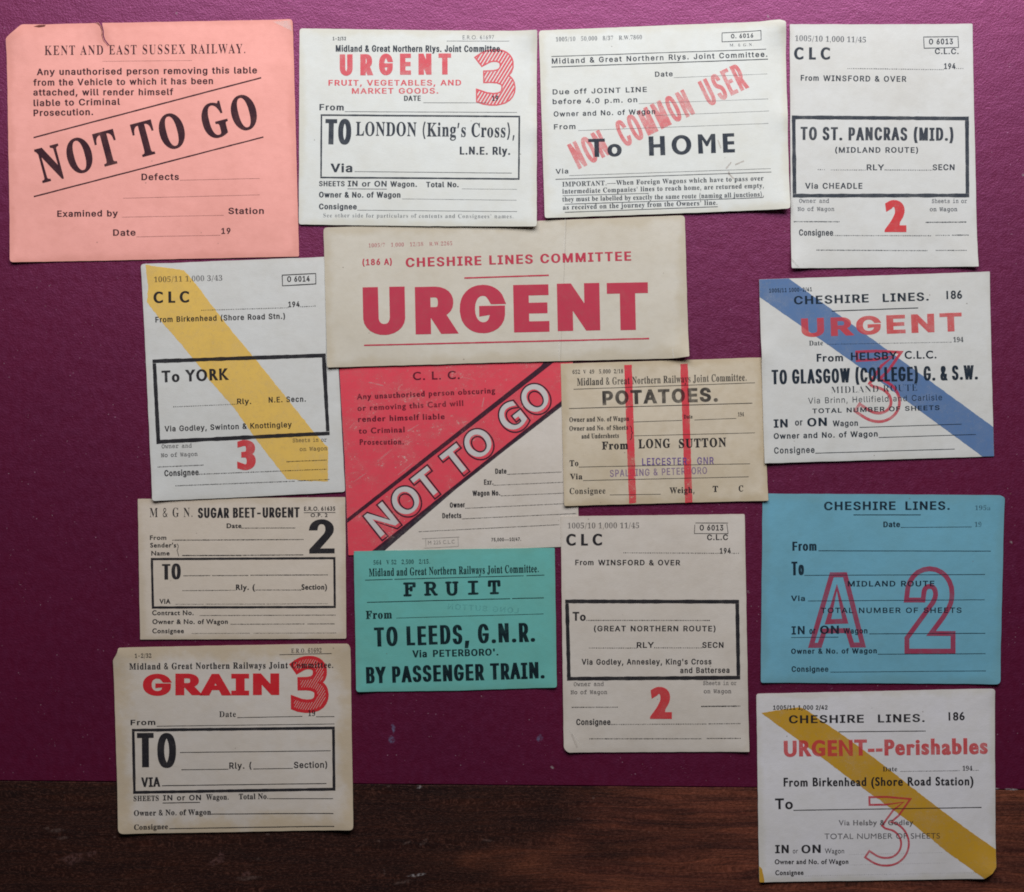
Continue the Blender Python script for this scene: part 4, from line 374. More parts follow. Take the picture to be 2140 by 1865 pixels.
    (3,97,520,49,240,-6,40,12,39,20,37,28,8,-38,15,-14,85,-2,12,4,9,8,4,23,-4,14,-10,7,-57,4,-1,209,-4,33,-10,29,-14,23,-20,18,-24,14,-30,9,-71,5,-58,-7,-48,-16,-29,-21,-6,-22,3,-13,17,-15,28,4,81,28,48,1,36,-12,24,-24,12,-35,1,-25,-88,12,-76,-5,-36,-9,-31,-13,-25,-19,-19,-22,-13,-26,-6,-29,-1,-30,5,-25,10,-23,14,-20,19,-18,22,-13,54,-13,17,190,56,-15,3,-27,14,-17,22,-6,25,9,33,27,26,44,17,59,5,44,-3,45,-11,0,-51,-8,-20,-18,-20,-26,-18,-32,-14,-34,-8),
    (3,100,520,38,269,-6,39,12,34,21,28,29,1,-44,9,-11,94,-1,12,4,7,8,4,25,-5,11,-10,7,-42,5,-2,482,-12,9,-105,0,-13,-3,-8,-8,-4,-23,5,-15,12,-7,63,-4,0,-161,-43,37,-34,15,-39,7,-62,-2,-49,-17,-43,-28,-34,-38,-24,-46,-10,-53,3,-56,16,-51,27,-42,35,-34,44,-22,49,-10,25,229,58,-27,4,-24,9,-21,14,-18,19,-14,21,-9,24,-5,55,14,54,13,22,18,19,21,14,25,10,52,5,36,-7,31,-15,25,-23,18,-29,10,-33,2,-37,-6,-37,-15,-31,-22,-26,-29,-19,-33,-12),
    (3,101,520,37,282,-9,72,12,65,23,42,29,8,15,-7,22,-19,10,-19,-2,-116,-45,-31,-5,-46,1,-52,16,-20,15,-17,18,-12,21,-13,54,301,0,40,7,10,14,2,32,-10,48,-23,43,-34,35,-44,27,-51,15,-60,3,-60,-9,-51,-23,-42,-33,-30,-43,-17,-52,-4,-58,10,-57,23,-48,34,-39,45,-28,54,-16,9,138,278,32,35,43,22,51,7,48,-8,40,-22,28,-36,14,-45,-275,0),
    (3,102,520,51,399,0,13,4,8,8,4,11,-4,26,-9,7,-13,4,-147,0,0,258,155,0,13,4,8,8,4,12,-4,25,-9,8,-13,4,-156,0,2,56,13,29,23,18,38,7,105,-9,22,12,5,11,-5,25,-17,14,-29,8,-41,3,-83,-9,-32,-10,-25,-15,-19,-19,-14,-25,-8,-30,-2,-66,-75,0,-13,-4,-8,-8,-4,-11,4,-26,9,-8,13,-4,78,0,0,-258,-80,0,-13,-4,-8,-7,-4,-12,4,-25,9,-8,13,-4),
    (3,103,520,47,256,-168,60,8,43,18,43,33,14,21,9,29,5,37,1,352,40,4,11,6,6,12,-1,21,-7,9,-10,6,-84,1,-16,-6,-3,-41,-31,21,-31,15,-31,9,-57,2,-47,-13,-42,-24,-33,-33,-24,-41,-12,-48,-1,-51,12,-49,23,-42,32,-33,42,-24,47,-12,63,2,34,11,30,18,27,25,-2,-83,-13,-49,-12,-17,-35,-21,-53,-8,-74,6,-14,-4,-18,-19,0,-19,12,-14,23,-10,16,234,83,-47,13,-38,30,-21,41,-5,51,14,47,31,37,43,21,51,4,48,-13,37,-30,21,-42,5,-51,-14,-46,-30,-37,-43,-21),
    (3,104,520,58,194,0,24,8,4,10,-3,30,-8,7,-47,5,2,195,10,25,17,22,21,17,25,11,28,5,35,-3,31,-16,20,-28,9,-42,1,-186,-43,-4,-10,-6,-5,-12,4,-28,8,-6,13,-4,129,0,12,4,9,8,4,25,-5,11,-10,7,-42,5,-3,224,-7,30,-12,26,-17,21,-21,17,-24,12,-26,7,-29,3,-31,-4,-31,-10,-30,-18,-31,-25,0,196,-10,10,-78,3,-25,-8,-7,-9,1,-27,8,-10,17,-5,30,-2,0,-431,-43,-5,-10,-7,-5,-13,5,-23,8,-8,13,-4),
    (3,105,520,14,278,470,18,5,8,11,3,22,-4,54,-8,12,-18,6,-21,0,-24,-7,-6,-10,-6,-58,4,-19,7,-10,16,-5,25,445,1,12,4,6,8,3,13,-4,22,-20,11,-143,1,-2,320,-12,8,-142,1,-12,-4,-9,-7,-4,-11,4,-25,9,-8,14,-4,90,0,0,-270,-137,-1,-13,-4,-9,-7,-5,-11,5,-25,8,-8,13,-4),
    (3,110,520,57,186,0,32,6,5,11,-2,31,-8,7,-47,5,0,182,6,26,13,23,19,19,24,15,27,8,41,0,32,-12,22,-25,10,-38,2,-198,-46,-6,-8,-9,0,-31,7,-9,13,-4,129,0,15,4,10,7,4,14,-5,22,-10,7,-44,5,-2,224,-7,30,-12,26,-17,21,-21,17,-23,12,-26,7,-29,3,-31,-4,-31,-10,-31,-18,-30,-24,0,28,-6,13,-19,4,-82,-4,-10,-7,-5,-13,5,-23,10,-8,43,-4,0,-270,-43,-5,-11,-7,-4,-13,5,-23,9,-8,13,-4),
    (3,111,520,24,276,-10,60,10,51,22,41,34,31,43,17,52,4,58,-11,55,-24,48,-36,39,-47,29,-55,16,-63,3,-60,-9,-51,-23,-42,-34,-31,-44,-17,-51,-4,-59,11,-55,24,-48,37,-38,47,-29,55,-16,24,249,49,-39,7,-34,16,-28,25,-21,31,-12,36,-2,41,7,39,16,34,25,28,31,21,37,12,42,3,40,-8,34,-17,28,-24,20,-32,12,-36,2,-41,-7,-40,-16,-34,-24,-27,-31,-20,-38,-12),
    (3,114,520,43,369,1,12,4,6,8,3,13,-4,22,-20,11,-148,1,0,174,42,43,39,30,36,19,44,5,58,-25,12,0,13,6,11,12,6,14,-1,19,-11,19,-22,15,-31,8,-66,-5,-46,-19,-43,-31,-41,-43,-1,79,-12,8,-114,1,-12,-4,-9,-7,-4,-25,5,-11,10,-8,15,-4,59,0,0,-270,-82,-1,-13,-4,-9,-7,-5,-11,5,-25,8,-8,13,-4),
    (3,115,520,74,123,-5,26,14,52,-11,62,-7,69,4,30,9,26,14,21,17,16,20,11,23,6,48,-8,38,-18,28,-30,21,-40,13,-50,7,-97,5,-33,9,-11,7,-12,19,0,24,11,22,23,18,33,9,56,-2,33,-11,29,-17,54,-50,20,1,9,8,5,13,2,78,-4,16,-7,10,-11,5,-23,-2,-18,-11,-15,-1,-64,16,-56,1,-65,-12,-25,-12,-21,-16,-16,-19,-10,-21,-5,-25,0,-26,5,-26,11,-21,17,-19,23,-14,27,-12,71,-11,68,-1,36,-6,23,-11,12,-22,0,-29,-14,-24,-26,-18,-36,-9,-48,0,-45,11,-37,19,-24,24,-12,25,-14,13,-23,0,-9,-7,-6,-11,-1,-99,4,-16,7,-10,12,-5),
    (3,116,520,45,345,-2,69,20,46,25,12,14,3,14,-3,11,-18,15,-13,1,-122,-41,-38,-3,-25,3,-18,8,-14,15,-10,22,-5,33,-1,172,179,0,14,4,9,7,4,25,-5,11,-10,8,-15,4,-175,0,-1,107,-3,20,-8,12,-16,5,-26,-5,-8,-8,-4,-14,-1,-117,-86,-3,-13,-7,-5,-15,5,-23,8,-7,13,-4,78,0,3,-201,9,-44,14,-21,26,-24,34,-16,41,-8),
    (3,119,520,44,185,-11,16,18,55,207,61,-205,18,-20,14,-4,23,4,15,18,97,323,24,4,8,6,4,12,-1,21,-13,15,-129,1,-26,-7,-5,-11,-1,-15,4,-14,10,-8,64,-4,-71,-253,-57,188,-17,21,-15,3,-22,-4,-16,-18,-57,-190,-72,253,35,0,36,7,7,11,-2,30,-8,7,-13,4,-127,0,-24,-7,-8,-22,2,-14,7,-10,28,-6,99,-312,15,-26,12,-5),
    (4,51,401,64,201,-6,28,4,49,14,37,23,25,30,16,36,5,41,-8,45,-9,19,-13,17,-16,14,-21,11,-52,13,0,2,22,6,38,20,27,30,14,40,0,50,-7,23,-12,21,-17,19,-22,15,-26,11,-32,7,-37,2,-47,-4,-43,-11,-36,-17,-30,-20,31,-42,50,27,30,11,36,4,39,-3,31,-12,22,-22,9,-30,-4,-39,-8,-17,-12,-15,-16,-13,-20,-10,-50,-9,-64,-1,0,-52,48,0,59,-5,44,-16,17,-12,11,-15,7,-19,2,-21,-7,-42,-10,-17,-13,-14,-17,-11,-22,-9,-58,-6,-70,9,-67,24,0,-58,39,-15,69,-11),
]
GL = {}
for _row in OUTLINES:
    _ps, _i = [], 3
    while _i < len(_row):
        _n, _i = _row[_i], _i + 1
        _x = _y = 0
        _c = []
        for _j in range(_n):
            _x += _row[_i]; _y += _row[_i + 1]; _i += 2
            _c.append((_x / 500, _y / 500))
        _ps.append(_c)
    GL['IGSMN'[_row[0]] + chr(_row[1])] = (_row[2] / 500, _ps)
GL['I\u2014'] = (2.0, [[(0.0, .32), (2.0, .32), (2.0, .38), (0.0, .38)]])
GL['S\u2014'] = GL['I\u2014']
GL['I\u2019'] = (GL['I,'][0], [[(x, y + 1.0 - max(q[1] for q in GL['I,'][1][0])) for x, y in P] for P in GL['I,'][1]])

def clean(P, eps=1e-5):
    Q = []
    for p in P:
        if not Q or abs(p[0] - Q[-1][0]) + abs(p[1] - Q[-1][1]) > eps: Q.append(p)
    while len(Q) > 1 and abs(Q[0][0] - Q[-1][0]) + abs(Q[0][1] - Q[-1][1]) < eps: Q.pop()
    return Q

def grow(P, bx, by):
    """push a contour outwards (counter-clockwise contours swell, clockwise holes shrink)"""
    P = clean(P)
    n = len(P)
    out = []
    for i in range(n):
        a, b, c = P[i - 1], P[i], P[(i + 1) % n]
        d1 = Vector((b[0] - a[0], b[1] - a[1])).normalized()
        d2 = Vector((c[0] - b[0], c[1] - b[1])).normalized()
        n1 = Vector((d1.y, -d1.x)); n2 = Vector((d2.y, -d2.x))
        k = 1 + n1.dot(n2)
        m = (n1 + n2) / max(k, 0.35)
        out.append((b[0] + m.x * bx, b[1] + m.y * by))
    return out

def wind(p, contours):
    w = 0
    x, y = p
    for C in contours:
        n = len(C)
        x0, y0 = C[-1]
        for (x1, y1) in C:
            if y0 <= y:
                if y1 > y and (x1 - x0) * (y - y0) - (x - x0) * (y1 - y0) > 0: w += 1
            elif y1 <= y and (x1 - x0) * (y - y0) - (x - x0) * (y1 - y0) < 0: w -= 1
            x0, y0 = x1, y1
    return w

def fill(contours, test=None, extra=(), eps=1e-6):
    """triangulate a set of contours; keep the triangles whose centre passes the test"""
    vs, es = [], []
    for C in contours:
        C = clean(C)
        if len(C) < 3: continue
        k = len(vs)
        vs += [Vector(p) for p in C]
        es += [(k + i, k + (i + 1) % len(C)) for i in range(len(C))]
    for a, b in extra:
        k = len(vs)
        vs += [Vector(a), Vector(b)]
        es.append((k, k + 1))
    r = delaunay_2d_cdt(vs, es, [], 0, eps)
    V = [(p.x, p.y) for p in r[0]]
    T = []
    if test is None: test = lambda p: wind(p, contours) != 0
    for f in r[2]:
        for i in range(1, len(f) - 1):
            t = (f[0], f[i], f[i + 1])
            c = (sum(V[q][0] for q in t) / 3, sum(V[q][1] for q in t) / 3)
            if test(c): T.append(t)
    return V, T

_cache = {}
def glyph_tris(key, sx, bx, by):
    k = (key, round(sx, 3), bx, by)
    if k not in _cache:
        cs = [grow([(x * sx, y) for x, y in P], bx, by) for P in GL[key][1]]
        _cache[k] = fill(cs)
    return _cache[k]

def layout(text, width, font, bx, ls):
    """x scale and pen positions (cap-height units) so the inked width is exact"""
    chars = [(font + c if font + c in GL else 'I' + c) if c != ' ' else None for c in text]
    sp = {'I': .50, 'G': .45, 'S': .42, 'M': .80, 'N': .5}[font]
    A = B = 0.0
    pen = []
    for i, k in enumerate(chars):
        pen.append((A, B))
        if k is None: A += sp; B += ls
        else: A += GL[k][0]; B += ls + 1.3 * bx
    first, last = chars[0], chars[-1]
    l0 = min(x for P in GL[first][1] for x, y in P)
    r1 = max(x for P in GL[last][1] for x, y in P)
    a = pen[-1][0] + r1 - l0
    b = pen[-1][1] + 2 * bx
    sx = max(0.2, (width - b) / a)
    return chars, sx, [sx * (p[0] - l0) + p[1] + bx for p in pen]

def split_long(tris, lim=15.0):
    """halve long edges until every piece can follow a bent sheet"""
    out = []
    st = list(tris)
    while st:
        t = st.pop()
        L = [(t[i][0] - t[i - 2][0]) ** 2 + (t[i][1] - t[i - 2][1]) ** 2 for i in range(3)]   # edge i -> i+1
        m = max(range(3), key=lambda i: (L[i], t[i], t[i - 2]))
        if L[m] <= lim * lim: out.append(t); continue
        a, b, c = t[m], t[m - 2], t[m - 1]
        h = ((a[0] + b[0]) / 2, (a[1] + b[1]) / 2)
        st.append((a, h, c)); st.append((h, b, c))
    return out

# ------------------------------------------------------------------ the card builder
class Card:
    def __init__(s, crop, outline, zc, mat, label, curls=(), thick=0.28, wob=0.5, seed=1, name='wagon_label', category='label card', chop=None):
        s.ox, s.oy, s.sc = crop
        random.seed(seed)
        pts = []
        q = [s.P(p[0], p[1]) for p in outline]
        n = len(q)
        for i, p in enumerate(outline):
            r = (p[2] if len(p) > 2 else 4) / s.sc
            b = Vector(q[i]); a = Vector(q[i - 1]); c = Vector(q[(i + 1) % n])
            r = min(r, (a - b).length * .45, (c - b).length * .45)
            if r < 0.3: pts.append((b.x, b.y)); continue
            p0 = b + (a - b).normalized() * r; p2 = b + (c - b).normalized() * r
            for k in range(5):
                t = k / 4
                v = p0 * (1 - t) ** 2 + b * 2 * t * (1 - t) + p2 * t * t
                pts.append((v.x, v.y))
        # worn, slightly uneven cut edges
        ed = []
        for i, p in enumerate(pts):
            c = pts[(i + 1) % len(pts)]
            L = math.hypot(c[0] - p[0], c[1] - p[1])
            k = max(1, int(L / 9))
            for j in range(k):
                t = j / k
                x, y = p[0] + (c[0] - p[0]) * t, p[1] + (c[1] - p[1]) * t
                if 0 < j:
                    nx, ny = (c[1] - p[1]) / L, -(c[0] - p[0]) / L
                    w = noise.noise(Vector((x * .045, y * .045, seed * 7.1))) * wob + (random.random() - .5) * .35 * wob
                    x += nx * w; y += ny * w
                ed.append((x, y))
        s.edge = ed
        four = [s.P(p[0], p[1]) for p in zc]
        M = Matrix([(1, x, y, x * y / 1000) for x, y in four])
        s.zk = M.inverted() @ Vector([p[2] for p in zc])
        s.curls = [(*s.P(c[0], c[1]), c[2], c[3]) for c in curls]     # x, y, radius (layout units), lift mm
        s.seed = seed
        s.thick = thick
        xs = [p[0] for p in ed]; ys = [p[1] for p in ed]
        s.cx, s.cy = (min(xs) + max(xs)) / 2, (min(ys) + max(ys)) / 2
        # sheet
        vs = [Vector(p) for p in ed]
        es = [(i, (i + 1) % len(ed)) for i in range(len(ed))]
        st = 11.0
        x = min(xs) + 5
        while x < max(xs):
            y = min(ys) + 5
            while y < max(ys):
                pp = (x + random.uniform(-1, 1), y + random.uniform(-1, 1))
                if wind(pp, [ed]) and s.edist(pp) > 4: vs.append(Vector(pp))
                y += st
            x += st
        r = delaunay_2d_cdt(vs, es, [], 0, 1e-5)
        V = [(p.x, p.y) for p in r[0]]
        F = []
        for f in r[2]:
            c = (sum(V[i][0] for i in f) / 3, sum(V[i][1] for i in f) / 3)
            if wind(c, [ed]): F.append(f)
        bm = bmesh.new()
        dl = bm.verts.layers.float.new('edge_distance')
        top, bot = [], []
        zoff = s.z0 = s.zf(s.cx, s.cy) - thick
        s.X0, s.Y0 = wxy((s.cx, s.cy))
        for p in V:
            X, Y = wxy(p)
            z = (s.zf(*p) - zoff) / 1000
            d = s.edist(p)
            rr = 0.06 * max(0, 1 - d / 2) / 1000            # worn arris
            a = bm.verts.new((X - s.X0, Y - s.Y0, z - rr)); a[dl] = d
            b = bm.verts.new((X - s.X0, Y - s.Y0, z - thick / 1000)); b[dl] = d
            top.append(a); bot.append(b)
        cnt = {}
        for f in F:
            bm.faces.new([top[i] for i in f])
            bm.faces.new([bot[i] for i in f][::-1])
            for i in range(len(f)):
                e = (f[i], f[(i + 1) % len(f)])
                cnt[e] = 1
        for (a, b) in list(cnt):
            if (b, a) not in cnt:
                bm.faces.new((top[b], top[a], bot[a], bot[b]))
        bmesh.ops.recalc_face_normals(bm, faces=bm.faces)
        for f in bm.faces: f.smooth = abs(f.normal.z) > .5
        for e in bm.edges:
            if len(e.link_faces) == 2 and e.calc_face_angle(0) > .6: e.smooth = False
        me = bpy.data.meshes.new(name)
        bm.to_mesh(me); bm.free()
        me.materials.append(mat)
        o = bpy.data.objects.new(name, me)
        o.location = (s.X0, s.Y0, zoff / 1000)
        COL.objects.link(o)
        o['label'] = label; o['category'] = category; o['group'] = 'old paper labels laid out on the desk'
        s.o = o
    def P(s, x, y):
        return (s.ox + x / s.sc, s.oy + y / s.sc)
    def edist(s, p):
        best = 1e9
        x, y = p
        E = s.edge
        x0, y0 = E[-1]
        for x1, y1 in E:
            dx, dy = x1 - x0, y1 - y0
            L = dx * dx + dy * dy
            t = 0 if L == 0 else max(0, min(1, ((x - x0) * dx + (y - y0) * dy) / L))
            d = (x - x0 - t * dx) ** 2 + (y - y0 - t * dy) ** 2
            if d < best: best = d
            x0, y0 = x1, y1
        return math.sqrt(best)
    def zf(s, x, y):
        """height of the upper face in mm"""
        z = s.zk[0] + s.zk[1] * x + s.zk[2] * y + s.zk[3] * x * y / 1000 + s.thick
        z += 0.10 * noise.noise(Vector((x * .006, y * .006, s.seed * 3.3)))
        for cx, cy, r, h in s.curls:
            d = math.hypot(x - cx, y - cy) / r
            if d < 1: z += 2.0 * h * (1 - d) ** 2
        return z
    # --- inked parts: lists of layout-space triangles
    def part(s, name, tris, inkname, layer=3, label=None, parent=None, kind=None):
        tris = split_long(tris)
        idx, V, F = {}, [], []
        for t in tris:
            f = []
            for p in t:
                k = (round(p[0], 4), round(p[1], 4))
                if k not in idx:
                    idx[k] = len(V)
                    X, Y = wxy(p)
                    V.append((X - s.X0, Y - s.Y0, (s.zf(*p) - s.z0 + 0.012 + 0.026 * layer) / 1000))
                f.append(idx[k])
            if len(set(f)) == 3:
                a, b, c = (V[i] for i in f)
                cr = (b[0] - a[0]) * (c[1] - a[1]) - (b[1] - a[1]) * (c[0] - a[0])
                if abs(cr) < 1e-14: continue
                F.append(f if cr > 0 else f[::-1])
        me = bpy.data.meshes.new(name)
        me.from_pydata(V, [], F)
        me.materials.append(INKS[inkname])
        o = bpy.data.objects.new(name, me)
        o.parent = parent or s.o
        COL.objects.link(o)
        if label: o['label'] = label
        return o
    def ttris(s, text, x0, y0, x1, y1, cap, font='I', b=.02, ls=.05, by=None, jit=0.012, mode=None, ring=(.03, .03), flip=False):
        p0, p1 = Vector(s.P(x0, y0)), Vector(s.P(x1, y1))
        cp = cap / s.sc
        d = p1 - p0
        L = d.length
        d /= L
        nrm = Vector((d.y, -d.x)) * (-1 if flip else 1)   # 'up' on the sheet (layout y points down)
        if b > 0: b += {'I': .022 if b < .058 else .012, 'G': .030, 'S': .008, 'M': .006, 'N': 0}[font]
        by = (b * .7 if b > .08 else min(b * .7, .026)) if by is None else by
        if not mode: p0 = p0 + nrm * (by * cp / (1 + 2 * by)); cp /= 1 + 2 * by
        chars, sx, pen = layout(text, L / cp, font, b, ls)
        tr = []
        for k, x in zip(chars, pen):
            if k is None: continue
            if mode == 'ring':
                cs = [[(q[0] * sx, q[1]) for q in P] for P in GL[k][1]]
                o_ = [grow(P, b + ring[0], b + ring[0]) for P in cs]
                i_ = [grow(P, b - ring[1], b - ring[1]) for P in cs]
                V, T = fill(o_ + i_, lambda c: wind(c, o_) != 0 and wind(c, i_) == 0)
            elif mode == 'hatch':
                cs = [[(q[0] * sx, q[1]) for q in P] for P in GL[k][1]]
                o_ = [grow(P, b, b) for P in cs]
                i_ = [grow(P, b - ring[0], b - ring[0]) for P in cs]
                per, duty, ang = ring[1], ring[2], R(ring[3])
                ca, sa = math.cos(ang), math.sin(ang)
                ex = []
                for j in range(-60, 60):
                    for off in (j * per, (j + duty) * per):
                        if abs(off) < 1.8:
                            ex.append(((.4 + off * sa - 1.6 * ca, .5 - off * ca - 1.6 * sa), (.4 + off * sa + 1.6 * ca, .5 - off * ca + 1.6 * sa)))
                def tst(c):
                    if not wind(c, o_): return False
                    if not wind(c, i_): return True
                    u = ((c[0] - .4) * sa - (c[1] - .5) * ca) / per
                    return (u - math.floor(u)) < duty
                V, T = fill(o_ + i_, tst, ex)
            else:
                V, T = glyph_tris(k, sx, b, by)
            jx, jy = random.uniform(-jit, jit), random.uniform(-jit, jit)
            Q = []
            for u, v in V:
                w = p0 + d * ((u + x + jx * .5) * cp) + nrm * ((v + jy) * cp)
                Q.append((w.x, w.y))
            tr += [tuple(Q[i] for i in t) for t in T]
        return tr
    def T(s, text, x0, y0, x1, y1, cap, font='I', b=.02, ls=.05, by=None, ink='black', name='printed_line', layer=3, label=None, parent=None, mode=None, ring=(.03, .03), jit=0.012, flip=False):
        return s.part(name, s.ttris(text, x0, y0, x1, y1, cap, font, b, ls, by, jit, mode, ring, flip), ink, layer, label, parent)
    def ltris(s, x0, y0, x1, y1, w):
        a, c = Vector(s.P(x0, y0)), Vector(s.P(x1, y1))
        d = (c - a).normalized()
        n = Vector((-d.y, d.x)) * (w / s.sc / 2)
        L = (c - a).length
        k = max(1, int(L / 9))
        tr = []
        prev = None
        for i in range(k + 1):
            q = a + (c - a) * (i / k)
            e = .10 * noise.noise(Vector((q.x * .05, q.y * .05, s.seed * 1.7)))
            th = 1 + .25 * noise.noise(Vector((q.x * .09, q.y * .09, s.seed * 2.9)))
            q = q + n.normalized() * e * 2
            cur = ((q + n * th).to_tuple(), (q - n * th).to_tuple())
            if prev: tr += [(prev[0], prev[1], cur[1]), (prev[0], cur[1], cur[0])]
            prev = cur
        return tr
    def L(s, x0, y0, x1, y1, w=4, ink='black', name='ruled_line', layer=3, parent=None, label=None):
        return s.part(name, s.ltris(x0, y0, x1, y1, w), ink, layer, label, parent)
    def D(s, x0, y0, x1, y1, w=5.5, gap=12.5, ink='black', name='dotted_line', layer=3, parent=None):
        a, c = Vector(s.P(x0, y0)), Vector(s.P(x1, y1))
        L = (c - a).length
        k = max(1, int(L / (gap / s.sc)))
        d = (c - a).normalized(); n = Vector((-d.y, d.x))
        tr = []
        for i in range(k + 1):
            q = a + (c - a) * (i / k) + n * random.uniform(-.12, .12)
            r = w / s.sc / 2 * random.uniform(.95, 1.45)
            ring = [(q + d * r * math.cos(t * math.pi / 3) * random.uniform(.9, 1.5) + n * r * math.sin(t * math.pi / 3)).to_tuple() for t in range(6)]
            tr += [(ring[0], ring[j], ring[j + 1]) for j in range(1, 5)]
        return s.part(name, tr, ink, layer, None, parent)
    def frame(s, tl, tr_, br, bl, w, ink='black', name='border_frame', layer=3, gaps=True, parent=None, sides='trbl'):
        h = w / 2
        t = []
        if 't' in sides: t += s.ltris(tl[0], tl[1] + h, tr_[0], tr_[1] + h, w)
        if 'b' in sides: t += s.ltris(bl[0], bl[1] - h, br[0], br[1] - h, w)
        if 'l' in sides: t += s.ltris(tl[0] + h, tl[1] + w + 1.5, bl[0] + h, bl[1] - w - 1.5, w)
        if 'r' in sides: t += s.ltris(tr_[0] - h, tr_[1] + w + 1.5, br[0] - h, br[1] - w - 1.5, w)
        return s.part(name, t, ink, layer, None, parent)
    def poly(s, pts, ink, name, layer=1, rough=0.0, label=None, holes=(), clip=False, parent=None):
        C = []
        for ring in (pts, *holes):
            q = [s.P(*p) for p in ring]
            o_ = []
            for i, p in enumerate(q):
                c = q[(i + 1) % len(q)]
                L = math.hypot(c[0] - p[0], c[1] - p[1])
                k = max(1, int(L / 3)) if rough else 1
                for j in range(k):
                    t = j / k
                    x, y = p[0] + (c[0] - p[0]) * t, p[1] + (c[1] - p[1]) * t
                    if rough and j:
                        w = noise.noise(Vector((x * .12, y * .12, s.seed))) * rough + random.uniform(-.25, .25) * rough
                        x += (c[1] - p[1]) / L * w; y -= (c[0] - p[0]) / L * w
                    o_.append((x, y))
            C.append(o_)
        cs = C + ([s.inner] if clip and hasattr(s, 'inner') else [])
        if clip:
            inn = grow(s.edge, -.25, -.25) if wind_area(s.edge) > 0 else grow(s.edge, .25, .25)
            V, T = fill(C + [inn], lambda c: wind(c, C[:1]) != 0 and wind(c, [inn]) != 0)
        else:
            V, T = fill(C, lambda c: sum(1 for q in C if wind(c, [q])) % 2 == 1)
        return s.part(name, [tuple(V[i] for i in t) for t in T], ink, layer, label, parent)
    def ringpoly(s, contours, out, inn, ink, name, layer=2, label=None):
        """outline drawing of closed contours given in crop coordinates (outer ones ccw seen with y up)"""
        C = [[s.P(*p) for p in q] for q in contours]
        C = [[(x, -y) for x, y in q] for q in C]
        C = [q if (wind_area(q) > 0) == (i == 0) else q[::-1] for i, q in enumerate(C)]
        o_ = [grow(q, out / s.sc, out / s.sc) for q in C]
        i_ = [grow(q, -inn / s.sc, -inn / s.sc) for q in C]
        V, T = fill(o_ + i_, lambda c: wind(c, o_) != 0 and wind(c, i_) == 0)
        return s.part(name, [tuple((V[i][0], -V[i][1]) for i in t) for t in T], ink, layer, label)
    def stroke(s, pts, w, out, inn, ink, name, layer=2, label=None):
        """outlined figure drawn round a centre line"""
        q = [Vector(p) for p in pts]
        tail = pts[4:]
        for _ in range(2):
            new = [tail[0]]
            for a, e in zip(tail, tail[1:]):
                new += [(a[0] * .75 + e[0] * .25, a[1] * .75 + e[1] * .25), (a[0] * .25 + e[0] * .75, a[1] * .25 + e[1] * .75)]
            tail = new + [tail[-1]]
        q = [Vector(p) for p in list(pts[:4]) + tail]
        Lf, Rt = [], []
        for i, p in enumerate(q):
            d = ((q[min(i + 1, len(q) - 1)] - p).normalized() if i < len(q) - 1 else Vector((0, 0))) + ((p - q[i - 1]).normalized() if i else Vector((0, 0)))
            d.normalize()
            n = Vector((-d.y, d.x)) * w / 2
            Lf.append((p + n).to_tuple()); Rt.append((p - n).to_tuple())
        return s.ringpoly([Lf + Rt[::-1]], out, inn, ink, name, layer, label)

def wind_area(q):
    return sum(q[i - 1][0] * q[i][1] - q[i][0] * q[i - 1][1] for i in range(len(q))) / 2

def simple_obj(name, bm, mat, parent=None, **props):
    me = bpy.data.meshes.new(name)
    bm.to_mesh(me); bm.free()
    me.materials.append(mat)
    o = bpy.data.objects.new(name, me)
    COL.objects.link(o)
    if parent: o.parent = parent
    for k, v in props.items(): o[k] = v
    return o

# ------------------------------------------------------------------ desk: leather panel and wooden edge
def leather():
    nt = NT('leather')
    co = pos(nt)
    big = nt.noise(co, 7, 4)
    mid = nt.noise(scaled(nt, co, 1.0, 0.6), 300, 4, 0.65)
    v = nt.n('TexVoronoi', _Scale=1150.0)
    nt.l(co, v.inputs['Vector'])
    cell = v.outputs['Distance']
    base = nt.mix(nt.mr(big, .3, .7), srgb(80, 3, 33), srgb(91, 4, 37))
    base = nt.mix(nt.mr(mid, .4, .75, 0, .35), base, srgb(74, 5, 40))
    # dust and rubbed pinholes
    v2 = nt.n('TexVoronoi', _Scale=95.0)
    nt.l(nt.mix(0.02, co, nt.n('TexNoise', _Scale=400.0).outputs['Color'], 'ADD'), v2.inputs['Vector'])
    sp = nt.math('MULTIPLY', nt.mr(v2.outputs['Distance'], .035, .07, 1, 0), nt.mr(nt.noise(co, 37, 2), .54, .60))
    v3 = nt.n('TexVoronoi', _Scale=330.0)
    nt.l(co, v3.inputs['Vector'])
    sp2 = nt.math('MULTIPLY', nt.mr(v3.outputs['Distance'], .06, .12, .5, 0), nt.mr(nt.noise(co, 90, 2), .52, .62))
    base = nt.mix(nt.math('MAXIMUM', nt.math('MULTIPLY', sp, .8), sp2), base, srgb(190, 160, 175))
    p = nt.n('BsdfPrincipled')
    nt.l(base, p.inputs['Base Color'])
    nt.l(nt.mr(mid, .3, .7, .42, .52), p.inputs['Roughness'])
    p.inputs['Specular IOR Level'].default_value = 1.0
    p.inputs['Specular Tint'].default_value = (1.0, .34, .76, 1)
    p.inputs['IOR'].default_value = 1.80
    b = nt.n('Bump', _Strength=0.30, _Distance=0.00025)
    h = nt.math('ADD', nt.math('MULTIPLY', cell, .9), nt.math('MULTIPLY', mid, 1.4))
    wr = nt.noise(scaled(nt, co, 1.0, 1.5), 75, 4, .55)
    h = nt.math('ADD', h, nt.math('MULTIPLY', wr, 3.2))
    nt.l(h, b.inputs['Height'])
    nt.l(b.outputs[0], p.inputs['Normal'])
    nt.l(p.outputs[0], nt.out.inputs[0])
    return nt.m

